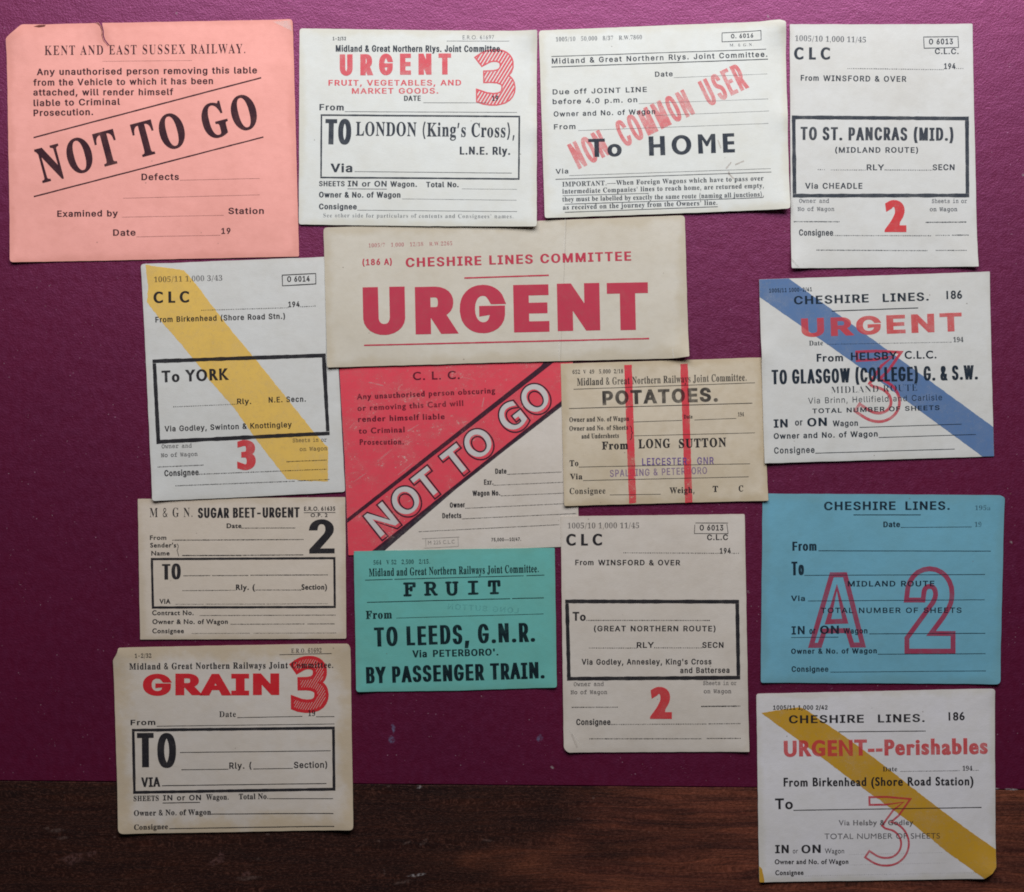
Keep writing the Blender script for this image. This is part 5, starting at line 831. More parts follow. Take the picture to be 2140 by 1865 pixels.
def wood():
    nt = NT('dark_wood')
    co = pos(nt)
    warp = nt.mix(0.012, co, nt.n('TexNoise', _Scale=9.0, _Detail=3.0).outputs['Color'], 'ADD')
    st = scaled(nt, warp, 1.0, 16.0)
    g1 = nt.noise(st, 12, 5, 0.6)
    g2 = nt.noise(scaled(nt, warp, 1.0, 30.0), 45, 4, 0.65)
    pore = nt.noise(scaled(nt, warp, 1.0, 12.0), 260, 3, 0.7)
    patch = nt.noise(scaled(nt, co, 1.0, 2.2), 7, 4, 0.6)
    base = nt.mix(nt.mr(g1, .35, .66), srgb(84, 42, 36), srgb(146, 80, 58))
    base = nt.mix(nt.mr(g2, .40, .68, 0, .75), base, srgb(40, 20, 19))
    base = nt.mix(nt.mr(patch, .52, .72, 0, .5), base, srgb(158, 90, 56))
    # darker stained, heavily handled end of the rail on the left
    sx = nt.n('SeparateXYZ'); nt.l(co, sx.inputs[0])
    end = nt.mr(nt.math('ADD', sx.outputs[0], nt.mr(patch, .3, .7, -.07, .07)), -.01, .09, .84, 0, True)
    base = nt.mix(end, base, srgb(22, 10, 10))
    base = nt.mix(nt.mr(pore, .60, .72, 0, .6), base, srgb(24, 12, 11))
    g3 = nt.noise(scaled(nt, warp, 1.0, 2.5), 620, 4, .75)
    base = nt.mix(nt.mr(g3, .42, .66, 0, .55), base, srgb(30, 14, 12))
    base = nt.mix(nt.mr(g3, .50, .34, 0, .22), base, srgb(150, 100, 84))
    dust = nt.mr(nt.noise(co, 700, 3, .7), .66, .74, 0, .35)
    base = nt.mix(nt.math('MULTIPLY', dust, nt.mr(patch, .35, .6)), base, srgb(150, 128, 118))
    p = nt.n('BsdfPrincipled')
    nt.l(base, p.inputs['Base Color'])
    nt.l(nt.mr(g2, .3, .7, .48, .68), p.inputs['Roughness'])
    p.inputs['Specular IOR Level'].default_value = 0.22
    b = nt.n('Bump', _Strength=0.5, _Distance=0.0004)
    nt.l(nt.math('ADD', nt.math('MULTIPLY', g2, .8), pore), b.inputs['Height'])
    nt.l(b.outputs[0], p.inputs['Normal'])
    nt.l(p.outputs[0], nt.out.inputs[0])
    return nt.m

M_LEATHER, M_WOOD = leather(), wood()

def slab(name, quad, ztop, thick, mat, bev, seg=2, jag=0.0):
    bm = bmesh.new()
    top = []
    for i, (x, y) in enumerate(quad):
        top.append(bm.verts.new((x, y, ztop)))
    f = bm.faces.new(top)
    f.normal_update()
    if f.normal.z < 0: f.normal_flip()
    r = bmesh.ops.extrude_face_region(bm, geom=[f])
    for v in r['geom']:
        if isinstance(v, bmesh.types.BMVert): v.co.z -= thick
    bmesh.ops.recalc_face_normals(bm, faces=bm.faces)
    es = [e for e in bm.edges if abs(e.verts[0].co.z - ztop) < 1e-6 and abs(e.verts[1].co.z - ztop) < 1e-6]
    bmesh.ops.bevel(bm, geom=es, offset=bev, segments=seg, affect='EDGES', profile=.6)
    return simple_obj(name, bm, mat, kind='structure')

def seam_y(px): return 1632 + (px / 2140) * 19
LFT, RGT = -500, 2640
lx0, ly0 = wxy((LFT, seam_y(LFT) - .4)); lx1, ly1 = wxy((RGT, seam_y(RGT) - .4))
wx0, wy0 = wxy((LFT, seam_y(LFT) + 1.4)); wx1, wy1 = wxy((RGT, seam_y(RGT) + 1.4))
jx = 40
def seam_pts(off, amp, sd):
    out = []
    for i in range(jx * 4 + 1):
        px = LFT + (RGT - LFT) * i / (jx * 4)
        y = seam_y(px) + off + amp * noise.noise(Vector((px * .012, sd, 0)))
        out.append(wxy((px, y)))
    return out
leather_o = slab('leather_desktop', seam_pts(-.5, .6, 3.0) + [(lx1, .42), (lx0, .42)], 0.0, 0.0016, M_LEATHER, 0.00035)
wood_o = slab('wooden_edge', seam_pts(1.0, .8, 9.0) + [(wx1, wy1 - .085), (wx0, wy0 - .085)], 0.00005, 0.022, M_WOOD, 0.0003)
bm = bmesh.new()
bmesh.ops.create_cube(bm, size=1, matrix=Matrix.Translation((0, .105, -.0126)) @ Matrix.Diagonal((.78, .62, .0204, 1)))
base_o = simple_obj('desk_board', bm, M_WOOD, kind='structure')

# scuffs and chips on the desk
def mark_mat(name, col, alpha):
    nt = NT(name)
    co = pos(nt)
    at = nt.n('Attribute', attribute_name='fade')
    a = nt.math('MULTIPLY', nt.mr(nt.noise(co, 650, 4, .7), .40, .62, 0, alpha), at.outputs['Fac'])
    p = nt.n('BsdfPrincipled', _Roughness=.8)
    p.inputs['Base Color'].default_value = col
    t = nt.n('BsdfTransparent'); mx = nt.n('MixShader')
    nt.l(a, mx.inputs[0]); nt.l(t.outputs[0], mx.inputs[1]); nt.l(p.outputs[0], mx.inputs[2])
    nt.l(mx.outputs[0], nt.out.inputs[0])
    return nt.m
MK_PALE = mark_mat('pale_scuff', srgb(150, 122, 114), .32)
MK_PINK = mark_mat('pink_scuff', srgb(140, 98, 94), .42)
MK_BLUE = mark_mat('blue_chalk', srgb(130, 130, 170), .6)
MK_WHITE = mark_mat('white_dust', srgb(200, 190, 190), .62)
random.seed(77)
def scuff(parent, px, py, rx, ry, rot, mat, name='scuff_mark'):
    bm = bmesh.new()
    fl = bm.verts.layers.float.new('fade')
    X, Y = wxy((px, py))
    z = 0.00004 if parent is leather_o else 0.00009
    c = bm.verts.new((X, Y, z)); c[fl] = 1.0
    n = 22
    rings = []
    for k, fr in ((.55, .9), (1.0, 0.0)):
        rg = []
        for i in range(n):
            a = i / n * math.tau
            q = fr * (1 + .45 * noise.noise(Vector((math.cos(a) * 1.6 + px, math.sin(a) * 1.6, py))))if False else k * (1 + .45 * noise.noise(Vector((math.cos(a) * 1.6 + px, math.sin(a) * 1.6, py))))
            u, v = rx * q * math.cos(a), ry * q * math.sin(a)
            ca, sa = math.cos(R(rot)), math.sin(R(rot))
            w = bm.verts.new((X + (u * ca - v * sa) * U, Y + (u * sa + v * ca) * U, z)); w[fl] = fr
            rg.append(w)
        rings.append(rg)
    for i in range(n):
        j = (i + 1) % n
        bm.faces.new((c, rings[0][i], rings[0][j]))
        bm.faces.new((rings[0][i], rings[1][i], rings[1][j], rings[0][j]))
    return simple_obj(name, bm, mat, parent)
for a in ((152, 1795, 26, 15, 10, MK_PINK), (190, 1785, 14, 7, 20, MK_PINK), (118, 1735, 20, 5, 5, MK_PALE), (98, 1731, 7, 4, 0, MK_PALE),
          (455, 1800, 22, 9, 15, MK_PINK), (462, 1790, 8, 12, 0, MK_PINK), (130, 1752, 18, 4, 8, MK_PALE), (850, 1762, 12, 3, 25, MK_PALE), (885, 1760, 14, 5, 40, MK_PALE),
          (872, 1829, 22, 4, 8, MK_WHITE), (803, 1822, 3, 7, 10, MK_PALE), (842, 1844, 26, 4, 12, MK_PALE), (515, 1827, 13, 6, 10, MK_PINK),
          (876, 1645, 7, 5, 0, MK_WHITE), (812, 1644, 5, 3, 0, MK_PALE), (1356, 1740, 3, 3, 0, MK_PALE), (1210, 1711, 5, 3, 0, MK_PALE), (1240, 1668, 4, 3, 20, MK_PALE),
          (792, 1758, 5, 3, 0, MK_PALE), (540, 1796, 6, 3, 0, MK_PALE), (560, 1744, 5, 3, 0, MK_PALE), (2112, 1650, 16, 2.5, -2, MK_WHITE), (2080, 1648, 10, 2, 0, MK_WHITE), (520, 1835, 30, 6, 4, MK_PALE), (1020, 1757, 18, 3, -8, MK_PALE), (240, 1750, 5, 3, 0, MK_PALE)):
    scuff(wood_o, *a)
for a in ((822, 1522, 5, 13, 8, MK_BLUE), (818, 1546, 8, 9, 0, MK_BLUE), (1127, 1543, 7, 10, -35, MK_BLUE), (1154, 1604, 5, 3, -30, MK_WHITE), (369, 28, 2.5, 3, 0, MK_WHITE), (1605, 34, 3, 4, 30, MK_WHITE),
          (2113, 1134, 2.5, 5, 35, MK_WHITE), (1563, 1237, 5, 3, -40, MK_WHITE), (960, 1578, 4, 1.6, 60, MK_PALE), (1010, 1457, 5, 2, 10, MK_PALE), (2138, 366, 3, 3, 0, MK_WHITE), (1472, 637, 3, 2, 0, MK_PALE),
          (2112, 1032, 3, 2, 0, MK_PALE), (150, 1252, 2, 2, 0, MK_PALE), (1420, 468, 3, 1.5, 30, MK_PALE), (1530, 472, 4, 1.5, 80, MK_PALE), (1990, 985, 3, 2, 0, MK_PALE), (276, 1232, 2, 2, 0, MK_PALE), (95, 640, 3, 1.4, 40, MK_PALE), (1480, 500, 5, 1.3, 75, MK_PALE)):
    scuff(leather_o, *a)

# ------------------------------------------------------------------ papers and inks
P_PINK = paper('pink_card', srgb(254, 178, 168), srgb(214, 140, 126), 16, .35, .12)
P_WHITE = paper('white_card', srgb(230, 226, 230), srgb(205, 198, 182), 16, .45, .10)
P_CREAM = paper('cream_edged_card', srgb(226, 227, 224), srgb(210, 203, 184), 18, .5, .10)
P_GREY = paper('grey_white_card', srgb(219, 218, 216), srgb(202, 197, 188), 9, .3, .16)
P_WARM = paper('warm_grey_card', srgb(221, 211, 202), srgb(200, 186, 170), 9, .3, .16)  # warm ambient light on the lower cards is put into this colour
P_DRAB = paper('drab_card', srgb(214, 206, 193), srgb(194, 180, 156), 26, .6, .14)
P_BUFF = paper('buff_card', srgb(220, 206, 186), srgb(190, 170, 138), 18, .6, .22)
P_TAN = paper('tan_card', srgb(220, 206, 192), srgb(198, 180, 156), 16, .6, .10)
P_BROWN = paper('browned_card', srgb(220, 210, 202), srgb(202, 182, 154), 44, .85, .13)
P_GREEN = paper('green_card', srgb(112, 188, 182), srgb(112, 172, 158), 14, .4, .18)
P_BLUE = paper('blue_card', srgb(116, 176, 200), srgb(112, 160, 172), 18, .6, .18)

ink('black', srgb(40, 38, 44), .97, .14)
ink('slate', srgb(50, 57, 70), .95, .20)
ink('slate_faint', srgb(66, 72, 86), .78, .3)
ink('brown_black', srgb(60, 30, 42), .95, .16)
ink('brown_faint', srgb(90, 50, 58), .7, .4)
ink('faint', srgb(64, 60, 66), .76, .35)
ink('blue_black', srgb(24, 40, 56), .95, .16)
ink('blue_faint', srgb(40, 62, 82), .75, .4)
ink('green_black', srgb(14, 30, 40), .95, .18)
ink('ghost', srgb(40, 100, 120), .28, .8, 500)
ink('rubbed_black', srgb(44, 42, 46), .9, .45, 320)
ink('pink_red', srgb(236, 92, 104), .92, .3)
ink('stamp_red', srgb(242, 104, 112), .66, .5)
ink('poster_red', srgb(204, 62, 86), .97, .14)
ink('poster_faint', srgb(196, 80, 98), .8, .3)
ink('scarlet', srgb(226, 66, 72), .95, .22)
ink('fire_red', srgb(224, 40, 52), .96, .12)
ink('red_ground', srgb(244, 78, 96), .95, .12, 900, .62)
ink('red_bar', srgb(236, 66, 82), .95, .25, 500, .85)
ink('red_letter', srgb(228, 76, 80), .80, .25)
ink('crayon_red', srgb(220, 56, 78), .86, .4, 600)
ink('crimson', srgb(176, 60, 92), .84, .25)
ink('maroon', srgb(86, 22, 44), .85, .4)
ink('band_black', srgb(48, 36, 52), .93, .2, 900, .25)
ink('white', srgb(214, 208, 206), .99, .05)
ink('yellow', srgb(246, 202, 104), .97, .16, 500, .18)
ink('mustard', srgb(216, 164, 44), .97, .16, 500, .16)
ink('blue_band', srgb(98, 130, 178), .94, .2, 700, .22)
ink('violet', srgb(104, 72, 158), .86, .4)
ink('violet_pale', srgb(124, 92, 158), .72, .5)
ink('stain', srgb(150, 120, 104), .35, .8, 300)
ink('burn_shade', srgb(96, 36, 30), .85, .5, 400)
ink('scrape', srgb(232, 170, 170), .62, .8, 260)
ink('fold', srgb(245, 242, 238), .45, .5)
ink('crease', srgb(140, 130, 120), .22, .6)

def crop(x0, y0, s): return (x0, y0, s)

# ================================================================== 1 pink label
c = Card(crop(0, 20, 3.2125), [(150, 104, 20), (300, 103, 2), (480, 97, 3), (640, 96, 3), (668, 93, 3), (683, 118, 4), (692, 150, 3), (690, 175, 3), (700, 208, 5), (728, 243, 3), (737, 242, 0), (708, 205, 4), (699, 176, 3), (700, 148, 3), (692, 116, 3), (690, 94, 4), (1000, 87, 3), (1966, 69, 26), (2009, 1660, 10), (72, 1700, 26), (46, 200, 14)],
         [(46, 100, .12), (1966, 69, .15), (2009, 1660, .25), (72, 1700, .3)], P_PINK,
         'salmon pink card with a torn top edge and slanted NOT TO GO heading',
         curls=[(60, 150, 90, 1.0), (660, 110, 60, .5), (1960, 80, 70, .5), (72, 1700, 120, .5)], seed=11)
K = dict(ink='brown_black')
c.T('KENT AND EAST SUSSEX RAILWAY.', 302, 308, 1648, 296, 62, 'S', -.008, .12, name='heading', **K)
c.L(690, 350, 1290, 345, 2, 'brown_faint')
for t, x0, y0, x1, y1 in (('Any unauthorised person removing this lable', 250, 443, 1727, 431), ('from the Vehicle to which it has been', 226, 514, 1432, 503),
                          ('attached, will render himself', 226, 580, 1165, 577), ('liable to Criminal', 228, 652, 808, 642), ('Prosecution.', 228, 718, 628, 711)):
    c.T(t, x0, y0, x1, y1, 44, 'I', .035, .07, **K)
c.L(228, 862, 1755, 460, 9, **K); c.L(230, 1258, 1770, 858, 9, **K)
c.T('NOT TO GO', 290, 1168, 1749, 786, 232, 'S', .010, .10, .018, name='diagonal_heading', **K)
c.T('Defects', 952, 1148, 1203, 1146, 44, 'I', .035, .07, **K); c.L(1210, 1148, 1745, 1136, 2.5, 'brown_faint')
c.L(828, 1269, 1745, 1246, 2.5, 'brown_faint')
c.T('Examined by', 387, 1394, 793, 1390, 42, 'I', .035, .07, **K); c.L(822, 1396, 1503, 1383, 2.5, 'brown_faint'); c.T('Station', 1535, 1375, 1773, 1374, 42, 'I', .035, .07, **K)
c.T('Date', 762, 1521, 913, 1520, 43, 'I', .035, .07, **K); c.L(918, 1528, 1482, 1517, 2.5, 'brown_faint'); c.T('19', 1488, 1509, 1550, 1508, 40, 'I', .035, .07, **K)
tear = [(640, 98), (668, 95), (682, 118), (690, 150), (688, 176), (698, 210), (730, 248), (727, 249), (694, 212), (684, 177), (686, 150), (676, 120), (662, 104)]
c.poly(tear, 'burn_shade', 'torn_edge_shade', 2, .4)  # brown of the tear, with the shade along the slit painted in
c.poly([(228, 118), (262, 106), (310, 106), (302, 118), (262, 124)], 'burn_shade', 'stain', 2, .5)
c.poly([(1830, 84), (1950, 78), (1962, 150), (1900, 118)], 'fold', 'rubbed_corner', 1, .8)

# ================================================================== 2 urgent fruit and vegetables
c = Card(crop(610, 40, 3.879), [(63, 78, 26), (1000, 92), (1988, 101, 14), (1986, 400), (1984, 1688, 22), (1000, 1682), (58, 1668, 22)],
         [(63, 78, .15), (1988, 101, .3), (1984, 1688, 1.45), (58, 1668, .75)], P_CREAM,
         'white card with URGENT and a hatched figure 3 in red, boxed LONDON below',
         curls=[(1988, 101, 75, 1.2), (1984, 900, 60, .5), (1984, 1688, 90, .5)], seed=12)
K = dict(ink='slate')
c.T('1-2/32', 332, 175, 440, 175, 28, 'I', .03, .06, name='form_number', **K)
t_ = c.T('E.R.O. 61697', 1385, 168, 1640, 166, 32, 'G', -.01, .06, ink='slate_faint', name='form_number'); c.L(1255, 182, 1762, 183, 3.5, 'slate_faint', 'underline', parent=t_)
c.T('Midland & Great Northern Rlys. Joint Committee.', 357, 268, 1705, 271, 53, 'I', .045, .04, name='heading', **K)
c.T('URGENT', 390, 460, 1292, 455, 172, 'I', .095, .34, .06, ink='pink_red', name='heading', label='red heading')
c.T('FRUIT, VEGETABLES, AND', 298, 543, 1373, 542, 46, 'I', .045, .12, ink='pink_red', label='red line of print')
c.T('MARKET GOODS.', 488, 609, 1188, 608, 46, 'I', .045, .12, ink='pink_red', label='red line of print')
c.T('DATE', 910, 667, 1046, 666, 42, 'I', .06, .05, **K); c.L(1065, 682, 1592, 684, 3, **K)
c.T('3', 1492, 676, 1815, 672, 386, 'N', .085, 0, .0, ink='pink_red', name='numeral', mode='hatch', ring=(.030, .062, .62, 58), layer=2, label='red hatched numeral')
c.T('19', 1622, 667, 1674, 667, 42, 'I', .06, .02, **K)
c.T('From', 225, 742, 422, 745, 50, 'I', .05, .10, **K); c.L(430, 754, 1825, 762, 3.5, **K)
c.frame((235, 775), (1850, 789), (1846, 1308), (232, 1294), 13, **K)
c.T('TO', 270, 1019, 482, 1023, 205, 'I', .066, .05, .03, name='heading', **K)
c.T('LONDON (King\u2019s Cross),', 520, 948, 1805, 964, 112, 'S', .004, .03, name='destination', **K)
c.T('L.N.E. Rly.', 1362, 1103, 1770, 1105, 64, 'I', .05, .06, **K)
c.T('Via', 318, 1246, 492, 1246, 70, 'I', .055, .08, **K); c.L(510, 1240, 1783, 1254, 4, **K)
c.T('SHEETS', 222, 1358, 430, 1359, 42, 'I', .05, .05, **K)
t_ = c.T('IN or ON', 455, 1360, 770, 1362, 46, 'I', .04, .05, **K); c.L(453, 1380, 772, 1383, 4, 'slate', 'underline', parent=t_)
c.T('Wagon.', 800, 1363, 1015, 1364, 44, 'I', .05, .05, **K); c.T('Total No.', 1090, 1368, 1353, 1368, 44, 'I', .05, .05, **K); c.L(1380, 1381, 1825, 1386, 3, 'slate_faint')
c.T('Owner & No. of Wagon', 222, 1450, 882, 1452, 46, 'I', .05, .05, **K); c.L(895, 1462, 1820, 1474, 3, 'slate_faint')
c.T('Consignee', 222, 1545, 528, 1547, 46, 'I', .05, .05, **K); c.L(532, 1553, 1825, 1566, 3, **K)
c.T("See other side for particulars of contents and Consignees' names.", 257, 1610, 1795, 1620, 32, 'S', -.012, .14, ink='slate_faint')

# ================================================================== 3 non common user
c = Card(crop(1110, 30, 3.738), [(60, 130, 26), (1000, 92), (1932, 56, 12), (1976, 74, 14), (1984, 180, 20), (2016, 1526, 26), (1060, 1562), (106, 1597, 20)],
         [(60, 130, .12), (1976, 56, .4), (2016, 1526, 1.1), (106, 1597, .85)], P_CREAM,
         'white card stamped slantwise in red NON COMMON USER over To HOME',
         curls=[(1980, 90, 85, 2.0), (2016, 1526, 120, 1.0), (1990, 800, 60, .6), (106, 1597, 80, .5)], seed=13)
K = dict(ink='slate')
c.T('1005/10   50,000   8/37   R.W.7860', 193, 215, 865, 198, 32, 'S', -.008, .06, ink='slate_faint', name='form_number')
t_ = c.frame((1487, 147), (1794, 130), (1796, 208), (1487, 222), 5, 'slate', 'number_box'); c.T('O. 6016', 1560, 192, 1733, 186, 34, 'I', .035, .10, name='form_number', parent=t_, **K)
c.T('M. & G.N.', 1548, 256, 1735, 252, 22, 'S', -.008, .25, ink='slate_faint')
c.L(158, 333, 1833, 277, 5, **K); c.T('Midland & Great Northern Rlys. Joint Committee.', 162, 390, 1843, 336, 42, 'I', .02, .16, name='heading', **K); c.L(158, 415, 1848, 355, 6, **K)
c.T('Date', 967, 492, 1105, 488, 40, 'I', .025, .12, **K); c.L(1112, 499, 1842, 470, 2.5, 'slate_faint')
c.T('Due off JOINT LINE', 168, 630, 903, 610, 40, 'I', .025, .14, **K)
c.T('before 4.0 p.m. on', 168, 706, 828, 690, 40, 'I', .025, .14, **K); c.L(840, 702, 1850, 665, 2.5, 'slate_faint')
c.T('Owner and No. of Wagon', 176, 803, 968, 783, 40, 'I', .025, .12, **K); c.L(970, 795, 1855, 760, 2.5, 'slate_faint')
c.T('From', 178, 903, 346, 900, 40, 'I', .025, .14, **K); c.L(368, 912, 1850, 857, 2.5, 'slate_faint')
c.T('NON  COMMON  USER', 372, 1216, 1703, 575, 212, 'I', .030, .07, .02, ink='stamp_red', name='rubber_stamp', layer=2, label='red stamped words')
c.T('To', 448, 1121, 708, 1114, 142, 'G', .035, .10, name='heading', **K); c.T('HOME', 920, 1108, 1590, 1083, 150, 'G', .04, .26, name='destination', **K)
c.T('Via', 192, 1250, 290, 1247, 38, 'I', .02, .14, **K); c.L(297, 1264, 1868, 1210, 2.5, **K); c.L(190, 1293, 1872, 1237, 5, **K)
t_ = c.T("IMPORTANT.\u2014When Foreign Wagons which have to pass over", 243, 1350, 1812, 1303, 37, 'S', .004, .06, **K)
t_ = c.T("intermediate Companies' lines to reach home, are returned empty,", 243, 1405, 1813, 1360, 37, 'S', .004, .06, **K); c.L(245, 1421, 917, 1403, 4, 'slate', 'underline', parent=t_)
t_ = c.T("they must be labelled by exactly the same route (naming all junctions),", 243, 1467, 1813, 1428, 37, 'S', .004, .04, **K); c.L(262, 1488, 1808, 1437, 4.5, 'slate', 'underline', parent=t_)
t_ = c.T("as received on the journey from the Owners' line.", 247, 1530, 1452, 1492, 37, 'S', .004, .06, **K); c.L(262, 1551, 1455, 1507, 5, 'slate', 'underline', parent=t_)
for q in ((1455, 985, 1480, 1050), (1540, 1250, 1580, 1290), (1520, 1210, 1560, 1160), (1590, 1180, 1660, 1150), (1540, 1230, 1545, 1260)):
    c.L(*q, 12, 'stain', 'stain')

# ================================================================== 4 St Pancras, tall, top right
FAINT = dict(ink='slate_faint')
c = Card(crop(1630, 40, 3.3804), [(68, 38, 8), (700, 40), (1356, 37, 10), (1393, 1752, 4), (700, 1756), (76, 1764, 10)],
         [(68, 38, .12), (1356, 37, .2), (1393, 1752, .5), (73, 1764, .5)], P_GREY,
         'tall grey-white card with a thick-framed box reading TO ST. PANCRAS',
         curls=[(75, 1764, 90, .9), (1393, 1752, 90, .8), (1356, 37, 60, .3)], seed=14)
K = dict(ink='slate')
c.T('1005/10 1,000 11/45', 105, 157, 605, 168, 38, 'S', -.008, .03, name='form_number', **FAINT)
c.T('CLC', 98, 288, 352, 290, 86, 'G', .045, .40, name='heading', **K)
t_ = c.frame((1010, 127), (1258, 124), (1262, 206), (1014, 211), 5, 'slate', 'number_box'); c.T('O 6013', 1050, 182, 1220, 180, 40, 'I', .03, .06, name='form_number', parent=t_, **K)
c.T('C.L.C.', 1092, 250, 1260, 250, 40, 'I', .03, .06, **K)
c.D(478, 352, 1150, 360, **K); c.T('194', 1157, 356, 1238, 356, 41, 'I', .03, .05, **K); c.D(1245, 352, 1290, 352, **K)
c.T('From', 145, 438, 272, 439, 40, 'I', .03, .08, **K); c.T('WINSFORD & OVER', 304, 440, 890, 446, 40, 'I', .03, .12, name='origin', **K)
c.frame((82, 684), (1331, 692), (1334, 1261), (88, 1263), 26, **K)
c.T('TO ST. PANCRAS (MID.)', 143, 856, 1222, 863, 92, 'I', .065, .08, .02, name='destination', **K)
c.T('(MIDLAND ROUTE)', 388, 946, 973, 947, 39, 'I', .03, .12, **K)
c.D(268, 1066, 312, 1066, **K); c.D(360, 1068, 600, 1069, **K); c.T('RLY', 610, 1070, 732, 1070, 41, 'I', .03, .08, **K); c.D(740, 1068, 1070, 1070, **K); c.T('SECN', 1075, 1070, 1230, 1070, 41, 'I', .03, .06, **K)
c.T('Via CHEADLE', 176, 1200, 580, 1201, 41, 'I', .03, .10, **K)
c.T('Owner and', 133, 1300, 345, 1301, 28, 'M', .02, .0, **FAINT); c.T('No of Wagon', 122, 1358, 382, 1358, 28, 'M', .03, .0, **FAINT)
c.T('Sheets in or', 1070, 1302, 1318, 1302, 28, 'M', .02, .0, **FAINT); c.T('on Wagon', 1055, 1360, 1250, 1360, 28, 'M', .03, .0, **FAINT)
c.T('2', 736, 1508, 890, 1508, 224, 'G', .075, 0, .05, ink='scarlet', name='numeral', label='red numeral')
c.D(100, 1433, 415, 1434, 6, 10, **K); c.D(1028, 1438, 1308, 1436, 7, 10, **K)
c.T('Consignee', 132, 1532, 373, 1533, 44, 'I', .03, .04, **K); c.D(378, 1531, 1060, 1533, **K); c.D(1100, 1530, 1190, 1530, **K); c.D(1215, 1529, 1325, 1528, 7, 11, **K)
c.D(258, 1634, 1035, 1638, 6, 11, **K); c.D(1100, 1636, 1310, 1637, 6, 11, **K)
c.poly([(76, 1690), (132, 1756), (118, 1758), (78, 1716)], 'crease', 'folded_corner_shade', 1, .5)  # shading of the corner fold, painted on as a tone

# ================================================================== 5 York, yellow stripe
c = Card(crop(280, 530, 3.4467), [(52, 78, 26), (700, 52), (1428, 24, 8), (1476, 860), (1522, 1717, 20), (800, 1755), (137, 1783, 24), (92, 850)],
         [(52, 78, .12), (1428, 24, .15), (1522, 1717, .45), (137, 1783, .75)], P_GREY,
         'grey-white card crossed by a broad yellow stripe, framed box reading To YORK',
         curls=[(137, 1783, 70, .4), (52, 78, 70, .4)], seed=15)
K = dict(ink='black')
c.poly([(86, 84), (362, 122), (405, 170), (470, 250), (560, 372), (722, 580), (885, 772), (1100, 1040), (1290, 1280), (1400, 1398), (1398, 1642), (1270, 1640), (1102, 1625), (890, 1350), (722, 1112), (560, 930), (440, 770), (320, 630), (215, 510), (95, 350), (104, 250)], 'yellow', 'diagonal_stripe', 1, 1.2, label='yellow stripe')
c.T('1005/11 1,000 3/43', 147, 208, 638, 196, 38, 'S', -.008, .03, ink='faint', name='form_number')
c.T('CLC', 143, 358, 400, 355, 82, 'G', .045, .40, name='heading', **K)
t_ = c.frame((1066, 154), (1313, 142), (1314, 223), (1068, 237), 6, 'black', 'number_box'); c.T('O 6014', 1105, 206, 1268, 202, 40, 'I', .03, .06, name='form_number', parent=t_, **K)
c.D(490, 410, 1110, 392, **K); c.T('194', 1113, 388, 1195, 386, 40, 'I', .03, .05, **K); c.D(1203, 385, 1305, 380, **K)
c.T('From Birkenhead (Shore Road Stn.)', 157, 498, 1090, 471, 40, 'I', .03, .07, name='origin', **K)
c.frame((136, 764), (1382, 721), (1411, 1309), (165, 1371), 27, **K)
c.T('To YORK', 203, 930, 683, 912, 84, 'G', .035, .10, name='destination', **K)
c.D(290, 1105, 738, 1086, **K); c.T('Rly.', 745, 1086, 847, 1084, 40, 'I', .03, .06, **K); c.T('N.E. Secn.', 972, 1075, 1240, 1067, 40, 'I', .03, .10, **K)
c.T('Via Godley, Swinton & Knottingley', 225, 1283, 1138, 1252, 40, 'I', .025, .06, **K)
c.T('Owner and', 203, 1404, 420, 1398, 28, 'M', .02, .0, ink='faint'); c.T('No of Wagon', 198, 1468, 462, 1458, 28, 'M', .03, .0, ink='faint')
c.T('Sheets in or', 1145, 1361, 1390, 1355, 28, 'M', .02, .0, ink='faint'); c.T('on Wagon', 1195, 1424, 1395, 1418, 28, 'M', .03, .0, ink='faint')
c.T('3', 746, 1560, 880, 1557, 212, 'G', .07, 0, .04, ink='scarlet', name='numeral', label='red numeral')
c.D(177, 1538, 500, 1524, 6, 10, **K); c.D(1105, 1500, 1385, 1488, 6, 10, **K)
c.T('Consignee', 223, 1605, 470, 1596, 44, 'I', .03, .04, **K); c.D(475, 1590, 1385, 1554, 6, 12, **K)
c.D(305, 1673, 1155, 1640, 6, 11, **K); c.D(1185, 1637, 1405, 1628, 6, 11, **K)

# ================================================================== 6 wide red URGENT
c = Card(crop(660, 440, 2.6025), [(43, 95, 22), (1000, 65), (2006, 28, 22), (2016, 400), (2027, 796, 6), (1945, 806, 2), (1000, 828), (64, 856, 14)],
         [(43, 95, .4), (2006, 28, .35), (2027, 796, .9), (64, 856, .9)], P_DRAB,
         'wide drab card with one big red word URGENT between red rules',
         curls=[(2027, 796, 75, 1.3), (64, 856, 80, .4), (43, 95, 60, .3)], seed=16)
K = dict(ink='poster_red')
c.T('1005/7   1,000   12/38   R.W.2265', 288, 202, 742, 190, 20, 'S', -.02, .10, ink='poster_faint', name='form_number')
c.T('(186 A)', 255, 300, 415, 296, 34, 'I', .045, .08, name='form_number', **K); c.T('CHESHIRE LINES COMMITTEE', 490, 310, 1715, 274, 50, 'I', .055, .12, name='heading', **K)
c.L(808, 369, 1267, 354, 8, **K)
c.T('URGENT', 262, 680, 1810, 648, 258, 'I', .112, .09, .075, name='headline', layer=2, **K)
c.L(264, 735, 1812, 698, 8, **K)
c.L(1362, 45, 1352, 300, 5, 'crease', 'crease', 1); c.L(1352, 300, 1330, 815, 4, 'crease', 'crease', 1); c.L(1357, 45, 1346, 300, 4, 'fold', 'crease', 1); c.L(1326, 450, 1322, 815, 5, 'fold', 'crease', 1)
c.L(1938, 756, 1944, 806, 6, 'fold', 'crease', 1)

